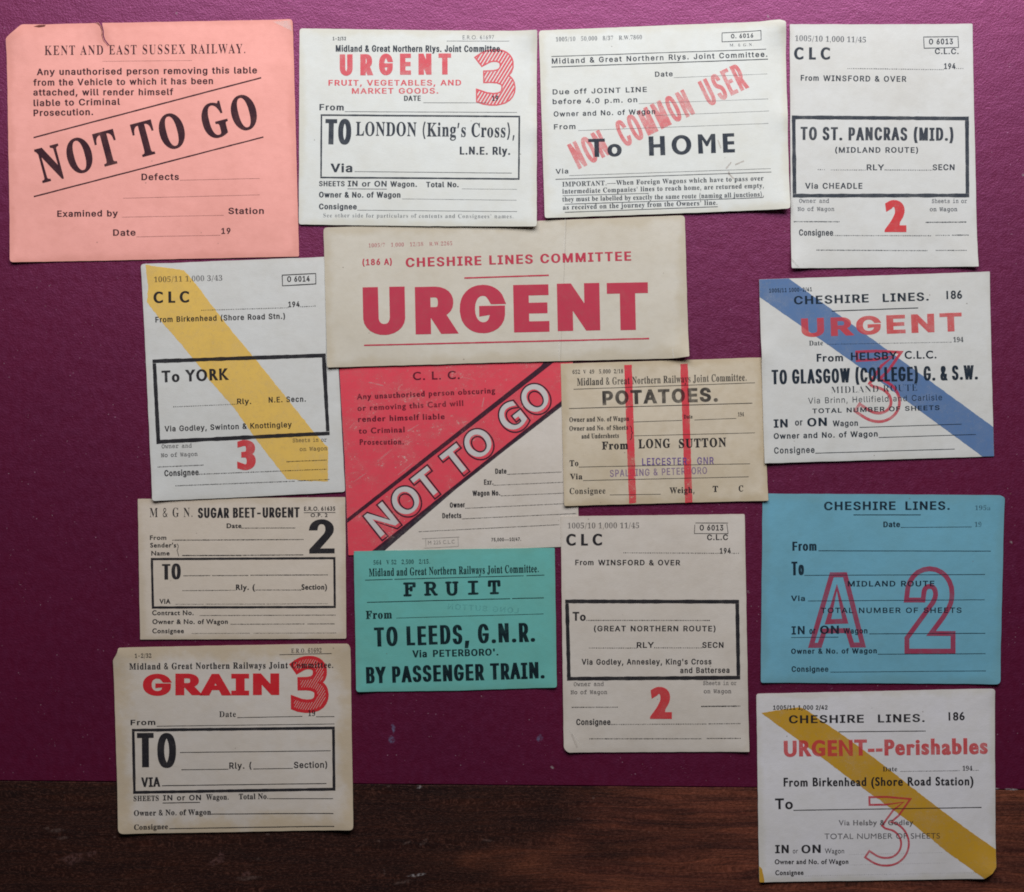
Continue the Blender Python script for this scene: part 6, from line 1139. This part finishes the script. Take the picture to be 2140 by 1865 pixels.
# ================================================================== 7 red and white NOT TO GO
c = Card(crop(700, 740, 3.9538), [(34, 92, 3), (1000, 56), (1963, 18, 3), (1992, 800), (2020, 1588, 3), (1060, 1625), (112, 1664, 6), (80, 850)],
         [(34, 92, .12), (1963, 18, .12), (2020, 1588, .15), (112, 1664, .15)], P_WARM,
         'card half red half white, split by a diagonal NOT TO GO in outlined letters', seed=17)
K = dict(ink='black')
c.poly([(0, 60), (2050, -20), (2050, 277), (1700, 550), (295, 1661), (280, 1720), (60, 1720)], 'red_ground', 'red_panel', 1, 0, label='scuffed red panel', clip=True)
c.poly([(60, 1393), (60, 1430), (1000, 698), (1830, 53), (1870, 14), (1770, 14), (1700, 100), (1000, 653)], 'band_black', 'diagonal_rule', 2, .3, clip=True)
c.poly([(290, 1640), (282, 1675), (352, 1675), (1000, 1117), (1400, 800), (2040, 305), (2040, 255), (1400, 760), (1000, 1077)], 'band_black', 'diagonal_rule', 2, .3, clip=True)
for q in ((352, 888, 470, 790, 16), (600, 640, 690, 585, 8), (150, 1060, 260, 985, 6), (1215, 440, 1232, 360, 9), (280, 235, 400, 262, 12), (1040, 190, 1160, 215, 7), (520, 1000, 640, 905, 5)):
    c.L(*q, 'scrape', 'scrape', 2)
c.T('C. L. C.', 645, 218, 1032, 207, 68, 'G', .015, .12, ink='maroon', name='heading')
for t, x0, y0, x1, y1 in (('Any unauthorised person obscuring', 182, 378, 1325, 325), ('or removing this Card will', 187, 472, 1062, 430), ('render himself liable', 192, 563, 907, 539),
                          ('to Criminal', 197, 660, 577, 648), ('Prosecution.', 205, 752, 570, 748)):
    c.T(t, x0, y0, x1, y1, 48, 'G', .035, .10, ink='maroon')
random.seed(5); c.T('NOT TO GO', 378, 1514, 1806, 384, 224, 'G', .012, .10, .030, ink='white', name='diagonal_heading', layer=2, label='white letters', jit=0)
random.seed(5); c.T('NOT TO GO', 387, 1523, 1815, 393, 224, 'G', .012, .10, .0, ink='band_black', name='letter_outline', layer=3, mode='ring', ring=(.066, -.010), jit=0)
for t, x0, y0, x1, y1, q in (('Date', 1325, 990, 1418, 988, (1423, 995, 1870, 975)), ('Exr.', 1232, 1080, 1310, 1079, (1312, 1085, 1880, 1060)), ('Wagon No.', 1137, 1172, 1365, 1168, (1370, 1172, 1900, 1149)),
                             ('Owner', 950, 1270, 1075, 1266, (1080, 1275, 1900, 1236)), ('Defects', 888, 1358, 1045, 1355, (1050, 1362, 1990, 1318))):
    c.T(t, x0, y0, x1, y1, 43, 'I', .045, .05, **K); c.D(*q, 5, 8.5, **K)
c.D(695, 1468, 1850, 1410, 5, 8.5, **K)
t_ = c.part('number_box', c.ltris(720, 1527, 1028, 1512, 3.5) + c.ltris(750, 1530, 752, 1590, 2.5) + c.ltris(1017, 1517, 1020, 1587, 2.5) + c.ltris(738, 1605, 1022, 1590, 3), 'faint')
c.T('M 225 C.L.C', 770, 1575, 990, 1565, 30, 'G', -.01, .03, ink='faint', name='form_number', parent=t_)
c.T('75,000\u201410/47.', 1293, 1548, 1538, 1543, 28, 'I', .02, .04, name='form_number', **K)

# ================================================================== 8 potatoes
c = Card(crop(1160, 740, 4.4696), [(52, 92, 6), (1000, 64), (1926, 34, 6), (1988, 1370, 10), (1000, 1394), (84, 1419, 20)],
         [(52, 92, .45), (1926, 34, .35), (1988, 1370, .75), (84, 1419, .75)], P_BUFF,
         'buff card headed POTATOES with two vertical red bars and violet stamping',
         curls=[(84, 1419, 70, .4), (1988, 1370, 60, .3)], seed=18)
K = dict(ink='black')
c.poly([(645, 104), (716, 101), (735, 700), (757, 1391), (690, 1397), (664, 700)], 'red_bar', 'red_bar', 1, .6); c.poly([(1168, 95), (1238, 92), (1256, 600), (1281, 1384), (1212, 1391), (1188, 640)], 'red_bar', 'red_bar', 1, .6)
c.T('652  V  49   5,000  2/18', 163, 187, 635, 180, 36, 'S', .0, .05, name='form_number', **K)
c.T('Midland & Great Northern Railways Joint Committee.', 205, 296, 1787, 251, 68, 'S', .006, .03, ink='rubbed_black', name='heading')
c.L(172, 330, 1865, 270, 5, **K)
c.T('POTATOES.', 443, 478, 1520, 445, 132, 'I', .075, .08, ink='rubbed_black', name='heading'); c.L(130, 510, 1840, 460, 6, **K)
c.T('Owner and No. of Wagon', 133, 636, 690, 625, 44, 'S', .01, .04, **K); c.L(730, 636, 1185, 620, 4, **K); c.L(1300, 617, 1690, 602, 4, **K); c.T('Date', 1200, 605, 1283, 602, 36, 'S', .01, .04, **K); c.T('194', 1705, 583, 1762, 582, 36, 'S', .0, .02, **K)
c.T('Owner and No. of Sheets', 133, 718, 680, 707, 44, 'S', .01, .04, **K); c.T('and Undersheets', 247, 790, 595, 783, 44, 'S', .01, .04, **K)
c.part('brace', c.ltris(700, 672, 712, 690, 6) + c.ltris(712, 690, 712, 722, 6) + c.ltris(712, 722, 724, 736, 6) + c.ltris(724, 736, 712, 752, 6) + c.ltris(712, 752, 712, 790, 6) + c.ltris(712, 790, 698, 802, 6), 'black')
c.L(735, 765, 1865, 737, 4, **K)
c.T('From', 437, 893, 682, 888, 74, 'S', .02, .05, **K); c.T('LONG', 778, 882, 1075, 875, 84, 'S', .022, .08, name='origin', **K); c.T('SUTTON', 1155, 879, 1597, 865, 84, 'S', .022, .08, name='origin', **K)
c.T('To', 135, 1048, 218, 1047, 56, 'S', .01, .05, **K); c.L(222, 1056, 1818, 1025, 4.5, **K)
c.T('LEICESTER   GNR', 812, 1040, 1480, 1029, 66, 'I', .012, .08, ink='violet', name='rubber_stamp', layer=2, label='violet stamped words'); c.T('SPALDING & PETERBORO', 512, 1149, 1418, 1120, 66, 'I', .012, .08, ink='violet_pale', name='rubber_stamp', layer=0, label='pale violet stamped words')
c.T('Via', 138, 1171, 255, 1170, 52, 'S', .01, .05, **K); c.L(260, 1182, 1805, 1147, 4.5, **K)
c.T('Consignee', 135, 1308, 470, 1303, 56, 'S', .0, .06, **K); c.L(510, 1316, 985, 1310, 4, **K)
c.T('Weigh,', 1068, 1302, 1300, 1297, 56, 'S', .01, .05, **K); c.T('T', 1470, 1288, 1520, 1288, 56, 'S', .01, .0, **K); c.T('C', 1712, 1285, 1755, 1284, 56, 'S', .01, .0, **K)

# ================================================================== 9 Glasgow, blue stripe
c = Card(crop(1570, 560, 3.8074), [(60, 95, 3), (1000, 63), (1893, 31, 8), (1910, 760), (1929, 1500, 4), (1000, 1528), (102, 1556, 4)],
         [(60, 95, .75), (1893, 31, .15), (1929, 1500, .3), (102, 1556, 1.15)], P_GREY,
         'white card crossed by a broad blue stripe, TO GLASGOW in black capitals',
         curls=[(70, 700, 70, .5), (102, 1556, 60, .3), (1893, 31, 60, .3)], seed=19)
K = dict(ink='blue_black')
c.poly([(30, 60), (255, 60), (300, 90), (1925, 1268), (1960, 1290), (1960, 1530), (1880, 1530), (1828, 1496), (1000, 890), (66, 236), (30, 210)], 'blue_band', 'diagonal_stripe', 1, .7, label='blue stripe', clip=True)
c.T('1005/11 1000-2/41', 140, 200, 480, 188, 32, 'I', .02, .05, name='form_number', **K)
c.T('CHESHIRE', 337, 294, 932, 276, 66, 'I', .05, .10, name='heading', **K); c.T('LINES.', 1043, 273, 1410, 261, 66, 'I', .05, .10, name='heading', **K); c.T('186', 1550, 250, 1675, 247, 66, 'G', .01, .05, name='form_number', **K)
c.L(638, 346, 1325, 320, 7, **K)
c.T('URGENT', 398, 553, 1675, 506, 148, 'I', .105, .14, .06, ink='red_letter', name='heading', layer=2, label='red heading')
c.T('Date', 457, 620, 567, 617, 38, 'S', .0, .05, **K); c.D(605, 610, 1585, 592, 5, 12, **K); c.T('194', 1605, 592, 1685, 590, 38, 'S', .0, .03, **K)
c.T('From', 517, 748, 727, 744, 62, 'G', .025, .08, **K); c.T('HELSBY', 790, 738, 1155, 729, 62, 'I', .03, .07, name='origin', **K); c.T('C.L.C.', 1217, 725, 1470, 721, 62, 'G', .02, .08, name='origin', **K)
c.T('TO GLASGOW (COLLEGE) G. & S.W.', 160, 928, 1800, 888, 114, 'I', .05, .06, .015, name='destination', **K)
c.T('MIDLAND ROUTE', 632, 998, 1318, 977, 50, 'S', -.03, .10, **K)
c.T('Via Brinn, Hellifield and Carlisle', 450, 1081, 1515, 1053, 46, 'I', .0, .10, **K)
c.T('TOTAL NUMBER OF SHEETS', 482, 1158, 1495, 1131, 37, 'I', .035, .12, **K)
c.T('IN', 175, 1272, 287, 1269, 66, 'I', .065, .08, **K); c.T('or', 345, 1256, 405, 1254, 52, 'I', .03, .05, **K); c.T('ON', 442, 1262, 598, 1258, 66, 'I', .065, .08, **K); c.T('Wagon', 645, 1262, 845, 1257, 46, 'I', .03, .06, **K); c.L(858, 1270, 1670, 1244, 5, **K)
c.T('Owner and No. of Wagon', 175, 1362, 1002, 1342, 45, 'I', .03, .09, **K); c.L(1010, 1350, 1785, 1326, 5, **K)
c.T('Consignee', 178, 1478, 500, 1472, 50, 'I', .015, .09, **K); c.L(505, 1475, 1615, 1442, 5, **K)
c.stroke([(838, 705), (990, 697), (1158, 688), (1060, 800), (968, 912), (1050, 930), (1115, 980), (1145, 1050), (1135, 1120), (1090, 1170), (1020, 1195), (940, 1180), (840, 1112)], 66, 12, 11, 'crayon_red', 'outlined_numeral', 2, 'red outlined numeral')

# ================================================================== 10 sugar beet
c = Card(crop(270, 1030, 4.3745), [(80, 57, 4), (1000, 50), (1976, 40, 6), (1986, 1333, 14), (1000, 1338), (103, 1341, 5)],
         [(80, 57, .12), (1976, 40, .12), (1986, 1333, .35), (103, 1341, .35)], P_TAN,
         'small tan card headed SUGAR BEET-URGENT with a large black figure 2', seed=20)
K = dict(ink='black')
c.T('M & G N.', 190, 222, 580, 220, 82, 'S', -.01, .10, name='heading', **K); c.T('SUGAR BEET-URGENT', 630, 230, 1560, 225, 92, 'I', .055, .06, .02, name='heading', **K)
t_ = c.T('E.R.O. 61635', 1600, 165, 1885, 163, 38, 'G', .01, .06, name='form_number', **K); c.L(1597, 182, 1887, 180, 5, 'black', 'underline', parent=t_); c.T('O.P. 2', 1660, 222, 1815, 221, 34, 'G', .01, .10, name='form_number', **K)
c.T('2', 1646, 557, 1878, 555, 308, 'I', .05, 0, .02, name='numeral', **K)
c.T('Date', 893, 323, 1028, 322, 43, 'G', .03, .05, **K); c.D(1033, 323, 1240, 322, 6, 9, **K); c.D(1255, 322, 1517, 321, 6, 9, **K)
c.T('From', 192, 431, 342, 430, 42, 'G', .015, .05, **K); c.D(400, 433, 1592, 427, 7, 10, **K)
c.T("Sender's", 195, 500, 432, 499, 42, 'G', .015, .05, **K); c.T('Name', 205, 573, 372, 572, 42, 'G', .015, .05, **K)
c.part('brace', c.ltris(440, 465, 452, 485, 5) + c.ltris(452, 485, 446, 515, 5) + c.ltris(446, 515, 440, 525, 5) + c.ltris(440, 525, 447, 545, 5) + c.ltris(447, 545, 455, 580, 5), 'black')
c.D(490, 573, 1025, 572, 8, 10, **K); c.D(1040, 571, 1590, 567, 7, 10, **K)
c.frame((200, 596), (1887, 587), (1891, 1053), (210, 1058), 20, **K)
c.T('TO', 303, 792, 475, 790, 142, 'I', .075, .06, .0, name='heading', **K); c.D(500, 758, 740, 756, 7, 10, **K); c.D(765, 756, 1085, 755, 7, 11, **K); c.D(1115, 753, 1812, 750, 7, 10, **K)
c.D(490, 894, 972, 890, 6, 10, **K); c.T('Rly. (', 978, 888, 1152, 886, 50, 'G', .03, .08, **K); c.D(1157, 888, 1570, 888, 6, 10, **K); c.T('Section)', 1577, 886, 1810, 884, 50, 'G', .03, .04, **K)
c.T('VIA', 280, 1014, 380, 1014, 44, 'G', .015, .04, **K); c.D(427, 1018, 680, 1018, 5, 10, **K); c.D(705, 1017, 1240, 1016, 5, 10, **K); c.D(1262, 1016, 1812, 1013, 5, 11, **K)
c.T('Contract No.', 213, 1118, 592, 1117, 44, 'G', .02, .06, **K); c.D(650, 1121, 1885, 1117, 6, 10, **K)
c.T('Owner & No. of Wagon', 215, 1199, 905, 1198, 44, 'G', .025, .06, **K); c.D(930, 1201, 1600, 1198, 6, 10, **K); c.D(1635, 1198, 1875, 1197, 6, 10, **K)
c.T('Consignee', 215, 1283, 503, 1282, 44, 'G', .02, .06, **K); c.D(577, 1285, 1100, 1283, 5, 10, **K); c.D(1145, 1283, 1890, 1280, 5, 11, **K)

# ================================================================== 11 grain
c = Card(crop(220, 1330, 3.8074), [(110, 90, 10), (1000, 72), (1935, 57, 40), (1953, 90, 30), (1962, 800), (1977, 1535, 34), (1000, 1555), (110, 1567, 46), (86, 800), (66, 188, 12), (100, 132, 10)],
         [(70, 90, .12), (1950, 57, .15), (1977, 1535, .35), (110, 1567, .45)], P_BROWN,
         'card with browned edges headed GRAIN beside a shaded red figure 3',
         curls=[(1977, 1535, 110, .8), (110, 1567, 100, .6), (80, 120, 70, .6), (1950, 60, 70, .5)], seed=21, thick=.45)
K = dict(ink='black')
c.T('1-2/32', 238, 170, 370, 168, 32, 'S', .0, .05, name='form_number', **K); t_ = c.T('E.R.O. 61692', 1482, 131, 1722, 127, 34, 'S', -.01, .08, name='form_number', **K); c.L(1388, 145, 1803, 135, 4.5, 'black', 'underline', parent=t_)
c.T('Midland & Great Northern Railways Joint Committee.', 195, 263, 1815, 250, 50, 'S', .012, .08, name='heading', **K)
c.T('GRAIN', 303, 470, 1387, 467, 172, 'I', .135, .06, .07, ink='fire_red', name='heading', layer=2, label='red heading')
c.T('3', 1480, 573, 1782, 570, 376, 'N', .09, 0, .0, ink='fire_red', name='numeral', mode='hatch', ring=(.065, .045, .80, 58), layer=2, label='red shaded numeral')
c.T('Date', 910, 640, 1042, 638, 45, 'S', .0, .06, **K); c.L(1053, 645, 1570, 635, 4.5, **K); c.T('19', 1615, 632, 1672, 632, 45, 'S', .0, .02, **K); c.L(1678, 638, 1825, 636, 4.5, **K)
c.T('From', 205, 705, 402, 703, 42, 'I', .05, .10, **K); c.L(413, 713, 1825, 695, 4, **K)
c.frame((215, 734), (1828, 716), (1833, 1224), (225, 1250), 22, **K)
c.T('TO', 258, 1041, 567, 1038, 272, 'I', .064, .09, .02, name='heading', **K); c.L(597, 922, 1795, 908, 5, **K)
c.L(608, 1059, 983, 1055, 5, **K); c.T('Rly. (', 990, 1051, 1166, 1049, 50, 'I', .02, .07, **K); c.L(1180, 1053, 1495, 1048, 5, **K); c.T('Section)', 1503, 1046, 1768, 1043, 50, 'I', .02, .05, **K)
c.T('VIA', 292, 1196, 440, 1193, 76, 'I', .05, .03, **K); c.L(455, 1186, 1762, 1168, 6, **K)
c.T('SHEETS', 230, 1308, 430, 1305, 42, 'S', .01, .04, **K); t_ = c.T('IN or ON', 463, 1303, 765, 1300, 42, 'I', .03, .08, **K); c.L(460, 1323, 757, 1318, 6, 'black', 'underline', parent=t_)
c.T('Wagon.', 805, 1298, 985, 1296, 44, 'S', .015, .02, **K); c.T('Total No.', 1065, 1294, 1300, 1291, 44, 'S', .01, .02, **K); c.L(1305, 1289, 1815, 1288, 5, **K)
c.T('Owner & No. of Wagon', 233, 1424, 845, 1416, 44, 'S', .015, .04, **K); c.L(845, 1411, 1818, 1405, 6, **K)
c.T('Consignee', 235, 1535, 503, 1530, 42, 'S', .015, .02, **K); c.L(512, 1527, 1825, 1506, 6, **K)

# ================================================================== 12 green fruit label
c = Card(crop(730, 1130, 4.5689), [(44, 101, 8), (1000, 84), (1961, 68, 14), (1981, 1400, 26), (1000, 1432), (68, 1442, 34)],
         [(44, 101, .50), (1961, 68, .50), (1981, 1418, .3), (68, 1442, .3)], P_GREEN,
         'sea-green card headed FRUIT and BY PASSENGER TRAIN in black', curls=[(68, 1442, 70, .5), (1981, 1400, 60, .4)], seed=22)
K = dict(ink='green_black')
c.T('564   V 52   2,500   2/15.', 233, 228, 770, 218, 40, 'S', -.005, .06, name='form_number', **K)
c.T('Midland and Great Northern Railways Joint Committee.', 190, 340, 1808, 301, 74, 'S', .004, .03, name='heading', **K)
c.L(152, 376, 415, 368, 6, **K); c.L(432, 368, 1664, 334, 6, **K); c.L(1690, 333, 1862, 328, 6, **K)
c.T('FRUIT', 517, 531, 1447, 511, 134, 'M', .06, .52, .022, name='heading', **K)
c.L(170, 588, 1536, 553, 7, **K); c.L(1555, 552, 1858, 545, 7, **K)
c.T('From', 160, 747, 410, 741, 78, 'S', .02, .06, **K); c.L(450, 738, 1855, 698, 4, **K)
c.T('LONG SUTTON', 1615, 694, 940, 652, 52, 'I', .02, .14, ink='ghost', name='rubber_stamp', layer=1, label='ghostly mirrored offset of a stamp', flip=True)
c.T('TO LEEDS, G.N.R.', 242, 1009, 1775, 962, 182, 'I', .062, .09, .015, name='destination', **K)
c.T('Via', 605, 1115, 742, 1112, 68, 'I', .05, .05, **K); c.T("PETERBORO'.", 800, 1109, 1425, 1094, 66, 'I', .05, .06, **K)
c.T('BY PASSENGER TRAIN.', 165, 1363, 1865, 1313, 156, 'I', .068, .06, .02, name='headline', **K)

# ================================================================== 13 Great Northern route
c = Card(crop(1150, 1060, 3.3818), [(73, 65, 6), (700, 58), (1373, 49, 12), (1388, 900), (1404, 1726, 6), (700, 1730), (125, 1732, 20), (95, 1702, 24), (84, 900)],
         [(73, 65, .45), (1373, 49, .12), (1404, 1726, .35), (97, 1732, .5)], P_WARM,
         'tall grey-white card with thick-framed box reading GREAT NORTHERN ROUTE', curls=[(97, 1732, 70, .4), (1404, 1726, 70, .4)], seed=23)
K = dict(ink='black')
c.T('1005/10 1,000 11/45', 122, 150, 627, 148, 38, 'S', -.008, .03, ink='faint', name='form_number')
c.T('CLC', 112, 271, 366, 270, 82, 'G', .045, .40, name='heading', **K)
t_ = c.part('number_box', c.ltris(1025, 112, 1255, 112, 4) + c.ltris(1020, 125, 1018, 182, 4) + c.ltris(1015, 186, 1257, 187, 4) + c.ltris(1247, 120, 1255, 183, 4), 'black')
c.T('O 6013', 1055, 165, 1222, 165, 40, 'I', .03, .06, name='form_number', parent=t_, **K); c.T('C.L.C', 1107, 233, 1255, 232, 40, 'I', .03, .06, **K)
c.D(518, 322, 1190, 326, **K); c.T('194', 1197, 328, 1275, 328, 40, 'I', .03, .05, **K); c.D(1283, 326, 1328, 326, **K)
c.T('From', 176, 409, 305, 409, 38, 'I', .03, .08, **K); c.T('WINSFORD & OVER', 338, 410, 917, 411, 38, 'I', .03, .12, name='origin', **K)
c.frame((105, 652), (1333, 655), (1341, 1217), (118, 1224), 26, **K)
c.T('To', 157, 801, 250, 801, 62, 'G', .03, .05, **K); c.D(256, 799, 1122, 800, 6, 12, **K)
c.T('(GREAT NORTHERN ROUTE)', 308, 876, 1167, 877, 39, 'I', .03, .12, name='destination', **K)
c.D(275, 994, 605, 995, **K); c.T('RLY', 610, 993, 730, 993, 40, 'I', .03, .08, **K); c.D(737, 993, 1070, 994, **K); c.T('SECN', 1073, 993, 1223, 993, 40, 'I', .03, .06, **K)
c.T("Via Godley, Annesley, King's Cross", 222, 1112, 1138, 1110, 40, 'I', .025, .07, **K); c.T('and Battersea', 917, 1172, 1265, 1170, 40, 'I', .025, .07, **K)
c.T('Owner and', 165, 1264, 378, 1262, 28, 'M', .02, .0, ink='faint'); c.T('No of Wagon', 143, 1321, 402, 1319, 28, 'M', .03, .0, ink='faint'); c.T('Sheets in or', 1080, 1256, 1315, 1256, 28, 'M', .02, .0, ink='faint'); c.T('on Wagon', 1083, 1314, 1278, 1314, 28, 'M', .03, .0, ink='faint')
c.T('2', 705, 1493, 859, 1493, 224, 'G', .075, 0, .05, ink='scarlet', name='numeral', label='red numeral')
c.D(155, 1413, 472, 1412, 6, 11, **K); c.D(1070, 1407, 1338, 1404, 7, 11, **K)
c.T('Consignee', 183, 1538, 425, 1537, 43, 'I', .03, .04, **K); c.D(430, 1534, 1098, 1531, 5.5, 12, **K); c.D(1122, 1530, 1338, 1528, 5.5, 12, **K)
c.D(278, 1635, 1062, 1635, 6, 11, **K); c.D(1108, 1633, 1340, 1632, 6, 11, **K)
c.L(150, 1600, 190, 1700, 14, 'crease', 'crease', 1); c.L(120, 1560, 230, 1690, 5, 'fold', 'crease', 1)

# ================================================================== 14 blue label A 2
c = Card(crop(1570, 1020, 3.738), [(88, 45, 6), (1000, 49), (1945, 57, 16), (1976, 78, 16), (1958, 800), (1940, 1532, 40), (1000, 1524), (72, 1520, 18), (80, 800)],
         [(88, 45, .12), (1976, 57, .15), (1940, 1532, .35), (72, 1520, .35)], P_BLUE,
         'sky-blue card overprinted with big outlined crimson A and 2', curls=[(1940, 1532, 80, .5), (1970, 70, 60, .4), (72, 1520, 60, .3)], seed=24)
K = dict(ink='blue_black'); KF = dict(ink='blue_faint')
c.T('CHESHIRE', 567, 173, 1125, 171, 66, 'I', .045, .09, name='heading', **K); c.T('LINES.', 1202, 171, 1548, 170, 66, 'I', .045, .09, name='heading', **K)
c.L(797, 210, 1322, 210, 6, **K); c.T('195a', 1745, 172, 1865, 172, 34, 'S', -.02, .04, name='form_number', **KF)
c.T('Date', 1030, 306, 1160, 305, 44, 'I', .05, .06, **K); c.L(1165, 308, 1720, 304, 3.5, **K); c.T('19', 1743, 302, 1795, 302, 36, 'S', -.02, .04, **KF)
c.T('From', 320, 490, 508, 489, 70, 'I', .055, .06, .02, **K); c.L(523, 490, 1868, 493, 5, **K)
c.T('To', 313, 681, 410, 680, 106, 'I', .05, .06, .01, **K); c.L(413, 682, 1823, 675, 4.5, **K)
c.T('MIDLAND ROUTE', 752, 769, 1428, 767, 43, 'I', .03, .12, **K)
c.T('Via', 310, 882, 418, 882, 41, 'I', .04, .10, **K); c.L(440, 882, 1820, 872, 4, **K)
c.T('TOTAL NUMBER OF SHEETS', 542, 976, 1640, 974, 41, 'I', .01, .14, **K)
t_ = c.T('IN', 313, 1143, 415, 1142, 64, 'I', .03, .10, **K); c.L(310, 1167, 678, 1164, 4, 'blue_black', 'underline', parent=t_)
c.T('or', 452, 1139, 500, 1138, 50, 'I', .03, .05, **K); c.T('ON', 535, 1139, 683, 1138, 64, 'I', .05, .06, **K); c.T('Wagon', 717, 1136, 905, 1135, 42, 'I', .03, .07, **K); c.L(920, 1138, 1825, 1134, 5, **K)
c.T('Owner & No. of Wagon', 310, 1294, 978, 1290, 40, 'I', .045, .10, **K); c.L(985, 1297, 1828, 1293, 4.5, **K)
c.T('Consignee', 313, 1434, 600, 1434, 43, 'I', .035, .06, **K); c.L(615, 1437, 1828, 1427, 4, **K)
c.ringpoly([[(628, 678), (730, 678), (868, 1225), (786, 1225), (752, 1112), (568, 1116), (532, 1228), (468, 1228)], [(667, 775), (596, 1045), (733, 1040)]], 20, 19, 'crimson', 'outlined_letter', 2, 'crimson outlined letter')
c.T('2', 1213, 1238, 1573, 1238, 560, 'I', .045, 0, .0, ink='crimson', name='outlined_numeral', mode='ring', ring=(.034, .034), layer=2, label='crimson outlined numeral')

# ================================================================== 15 perishables, mustard stripe
c = Card(crop(1560, 1420, 3.738), [(76, 112, 22), (1000, 92), (1937, 71, 26), (1943, 1462, 16), (1905, 1512, 20), (1850, 1552, 12), (1000, 1568), (97, 1580, 12), (86, 800)],
         [(76, 112, .12), (1937, 71, .12), (1943, 1552, .5), (97, 1580, .5)], P_WHITE,
         'white card crossed by a mustard stripe headed URGENT--Perishables in red',
         curls=[(1910, 1510, 90, .9), (97, 1580, 80, .4), (1937, 71, 60, .4)], seed=25)
K = dict(ink='black')
c.poly([(115, 262), (180, 250), (300, 232), (410, 216), (470, 240), (560, 305), (760, 440), (1000, 615), (1300, 850), (1500, 1005), (1750, 1190), (1940, 1322), (1960, 1340), (1960, 1480), (1880, 1560), (1838, 1540), (1580, 1358), (1300, 1130), (1000, 915), (800, 770), (640, 650), (400, 470), (200, 325)], 'mustard', 'diagonal_stripe', 1, 1.1, label='mustard stripe', clip=True)
c.poly([(80, 1440), (118, 1475), (136, 1565), (132, 1600), (70, 1600)], 'mustard', 'colour_smudge', 1, .5, label='mustard corner', clip=True)
c.T('1005/11 1,000 2/42', 207, 236, 632, 235, 34, 'I', .03, .03, name='form_number', **K)
c.T('CHESHIRE', 330, 343, 915, 336, 62, 'I', .05, .10, name='heading', **K); c.T('LINES.', 1025, 335, 1390, 331, 62, 'I', .05, .10, name='heading', **K); c.T('186', 1577, 320, 1702, 317, 64, 'G', .01, .05, name='form_number', **K)
c.L(718, 408, 1398, 402, 6, **K)
c.T('URGENT--Perishables', 290, 604, 1882, 582, 126, 'G', .048, .04, .045, ink='red_letter', name='heading', layer=2, label='red heading')
c.T('Date', 1063, 717, 1175, 715, 36, 'S', .0, .05, **K); c.D(1200, 717, 1660, 711, 5, 11, **K); c.T('194', 1685, 711, 1762, 710, 36, 'S', .0, .02, **K); c.D(1770, 709, 1810, 708, 5, 11, **K)
c.T('From Birkenhead (Shore Road Station)', 288, 835, 1770, 825, 68, 'G', .02, .06, name='origin', **K)
c.T('To', 222, 1011, 360, 1009, 84, 'G', .015, .06, **K); c.L(365, 1020, 1833, 998, 6, **K)
c.T('Via Helsby & Godley', 718, 1138, 1300, 1135, 42, 'G', .015, .06, ink='faint'); c.T('TOTAL NUMBER OF SHEETS', 607, 1244, 1508, 1240, 42, 'G', .0, .04, ink='faint')
c.T('IN', 222, 1354, 328, 1353, 64, 'I', .06, .08, **K); c.T('or', 360, 1356, 400, 1355, 40, 'G', .0, .04, **K); c.T('ON', 427, 1354, 578, 1352, 64, 'I', .06, .08, **K); c.T('Wagon', 610, 1357, 760, 1355, 40, 'G', .0, .04, **K)
c.T('Owner and No. of Wagon', 218, 1440, 793, 1438, 38, 'G', .02, .05, **K); c.T('Consignee', 222, 1525, 443, 1523, 38, 'G', .02, .05, **K)
c.D(800, 1364, 1520, 1350, 3, 14, 'faint'); c.D(800, 1447, 1560, 1430, 3, 14, 'faint'); c.D(455, 1532, 1780, 1505, 3, 14, 'faint')
c.stroke([(958, 948), (1090, 946), (1250, 945), (1165, 1040), (1085, 1132), (1160, 1150), (1215, 1200), (1240, 1275), (1222, 1350), (1170, 1405), (1100, 1425), (1020, 1415), (940, 1362)], 60, 8, 8, 'crayon_red', 'outlined_numeral', 2, 'red outlined numeral')
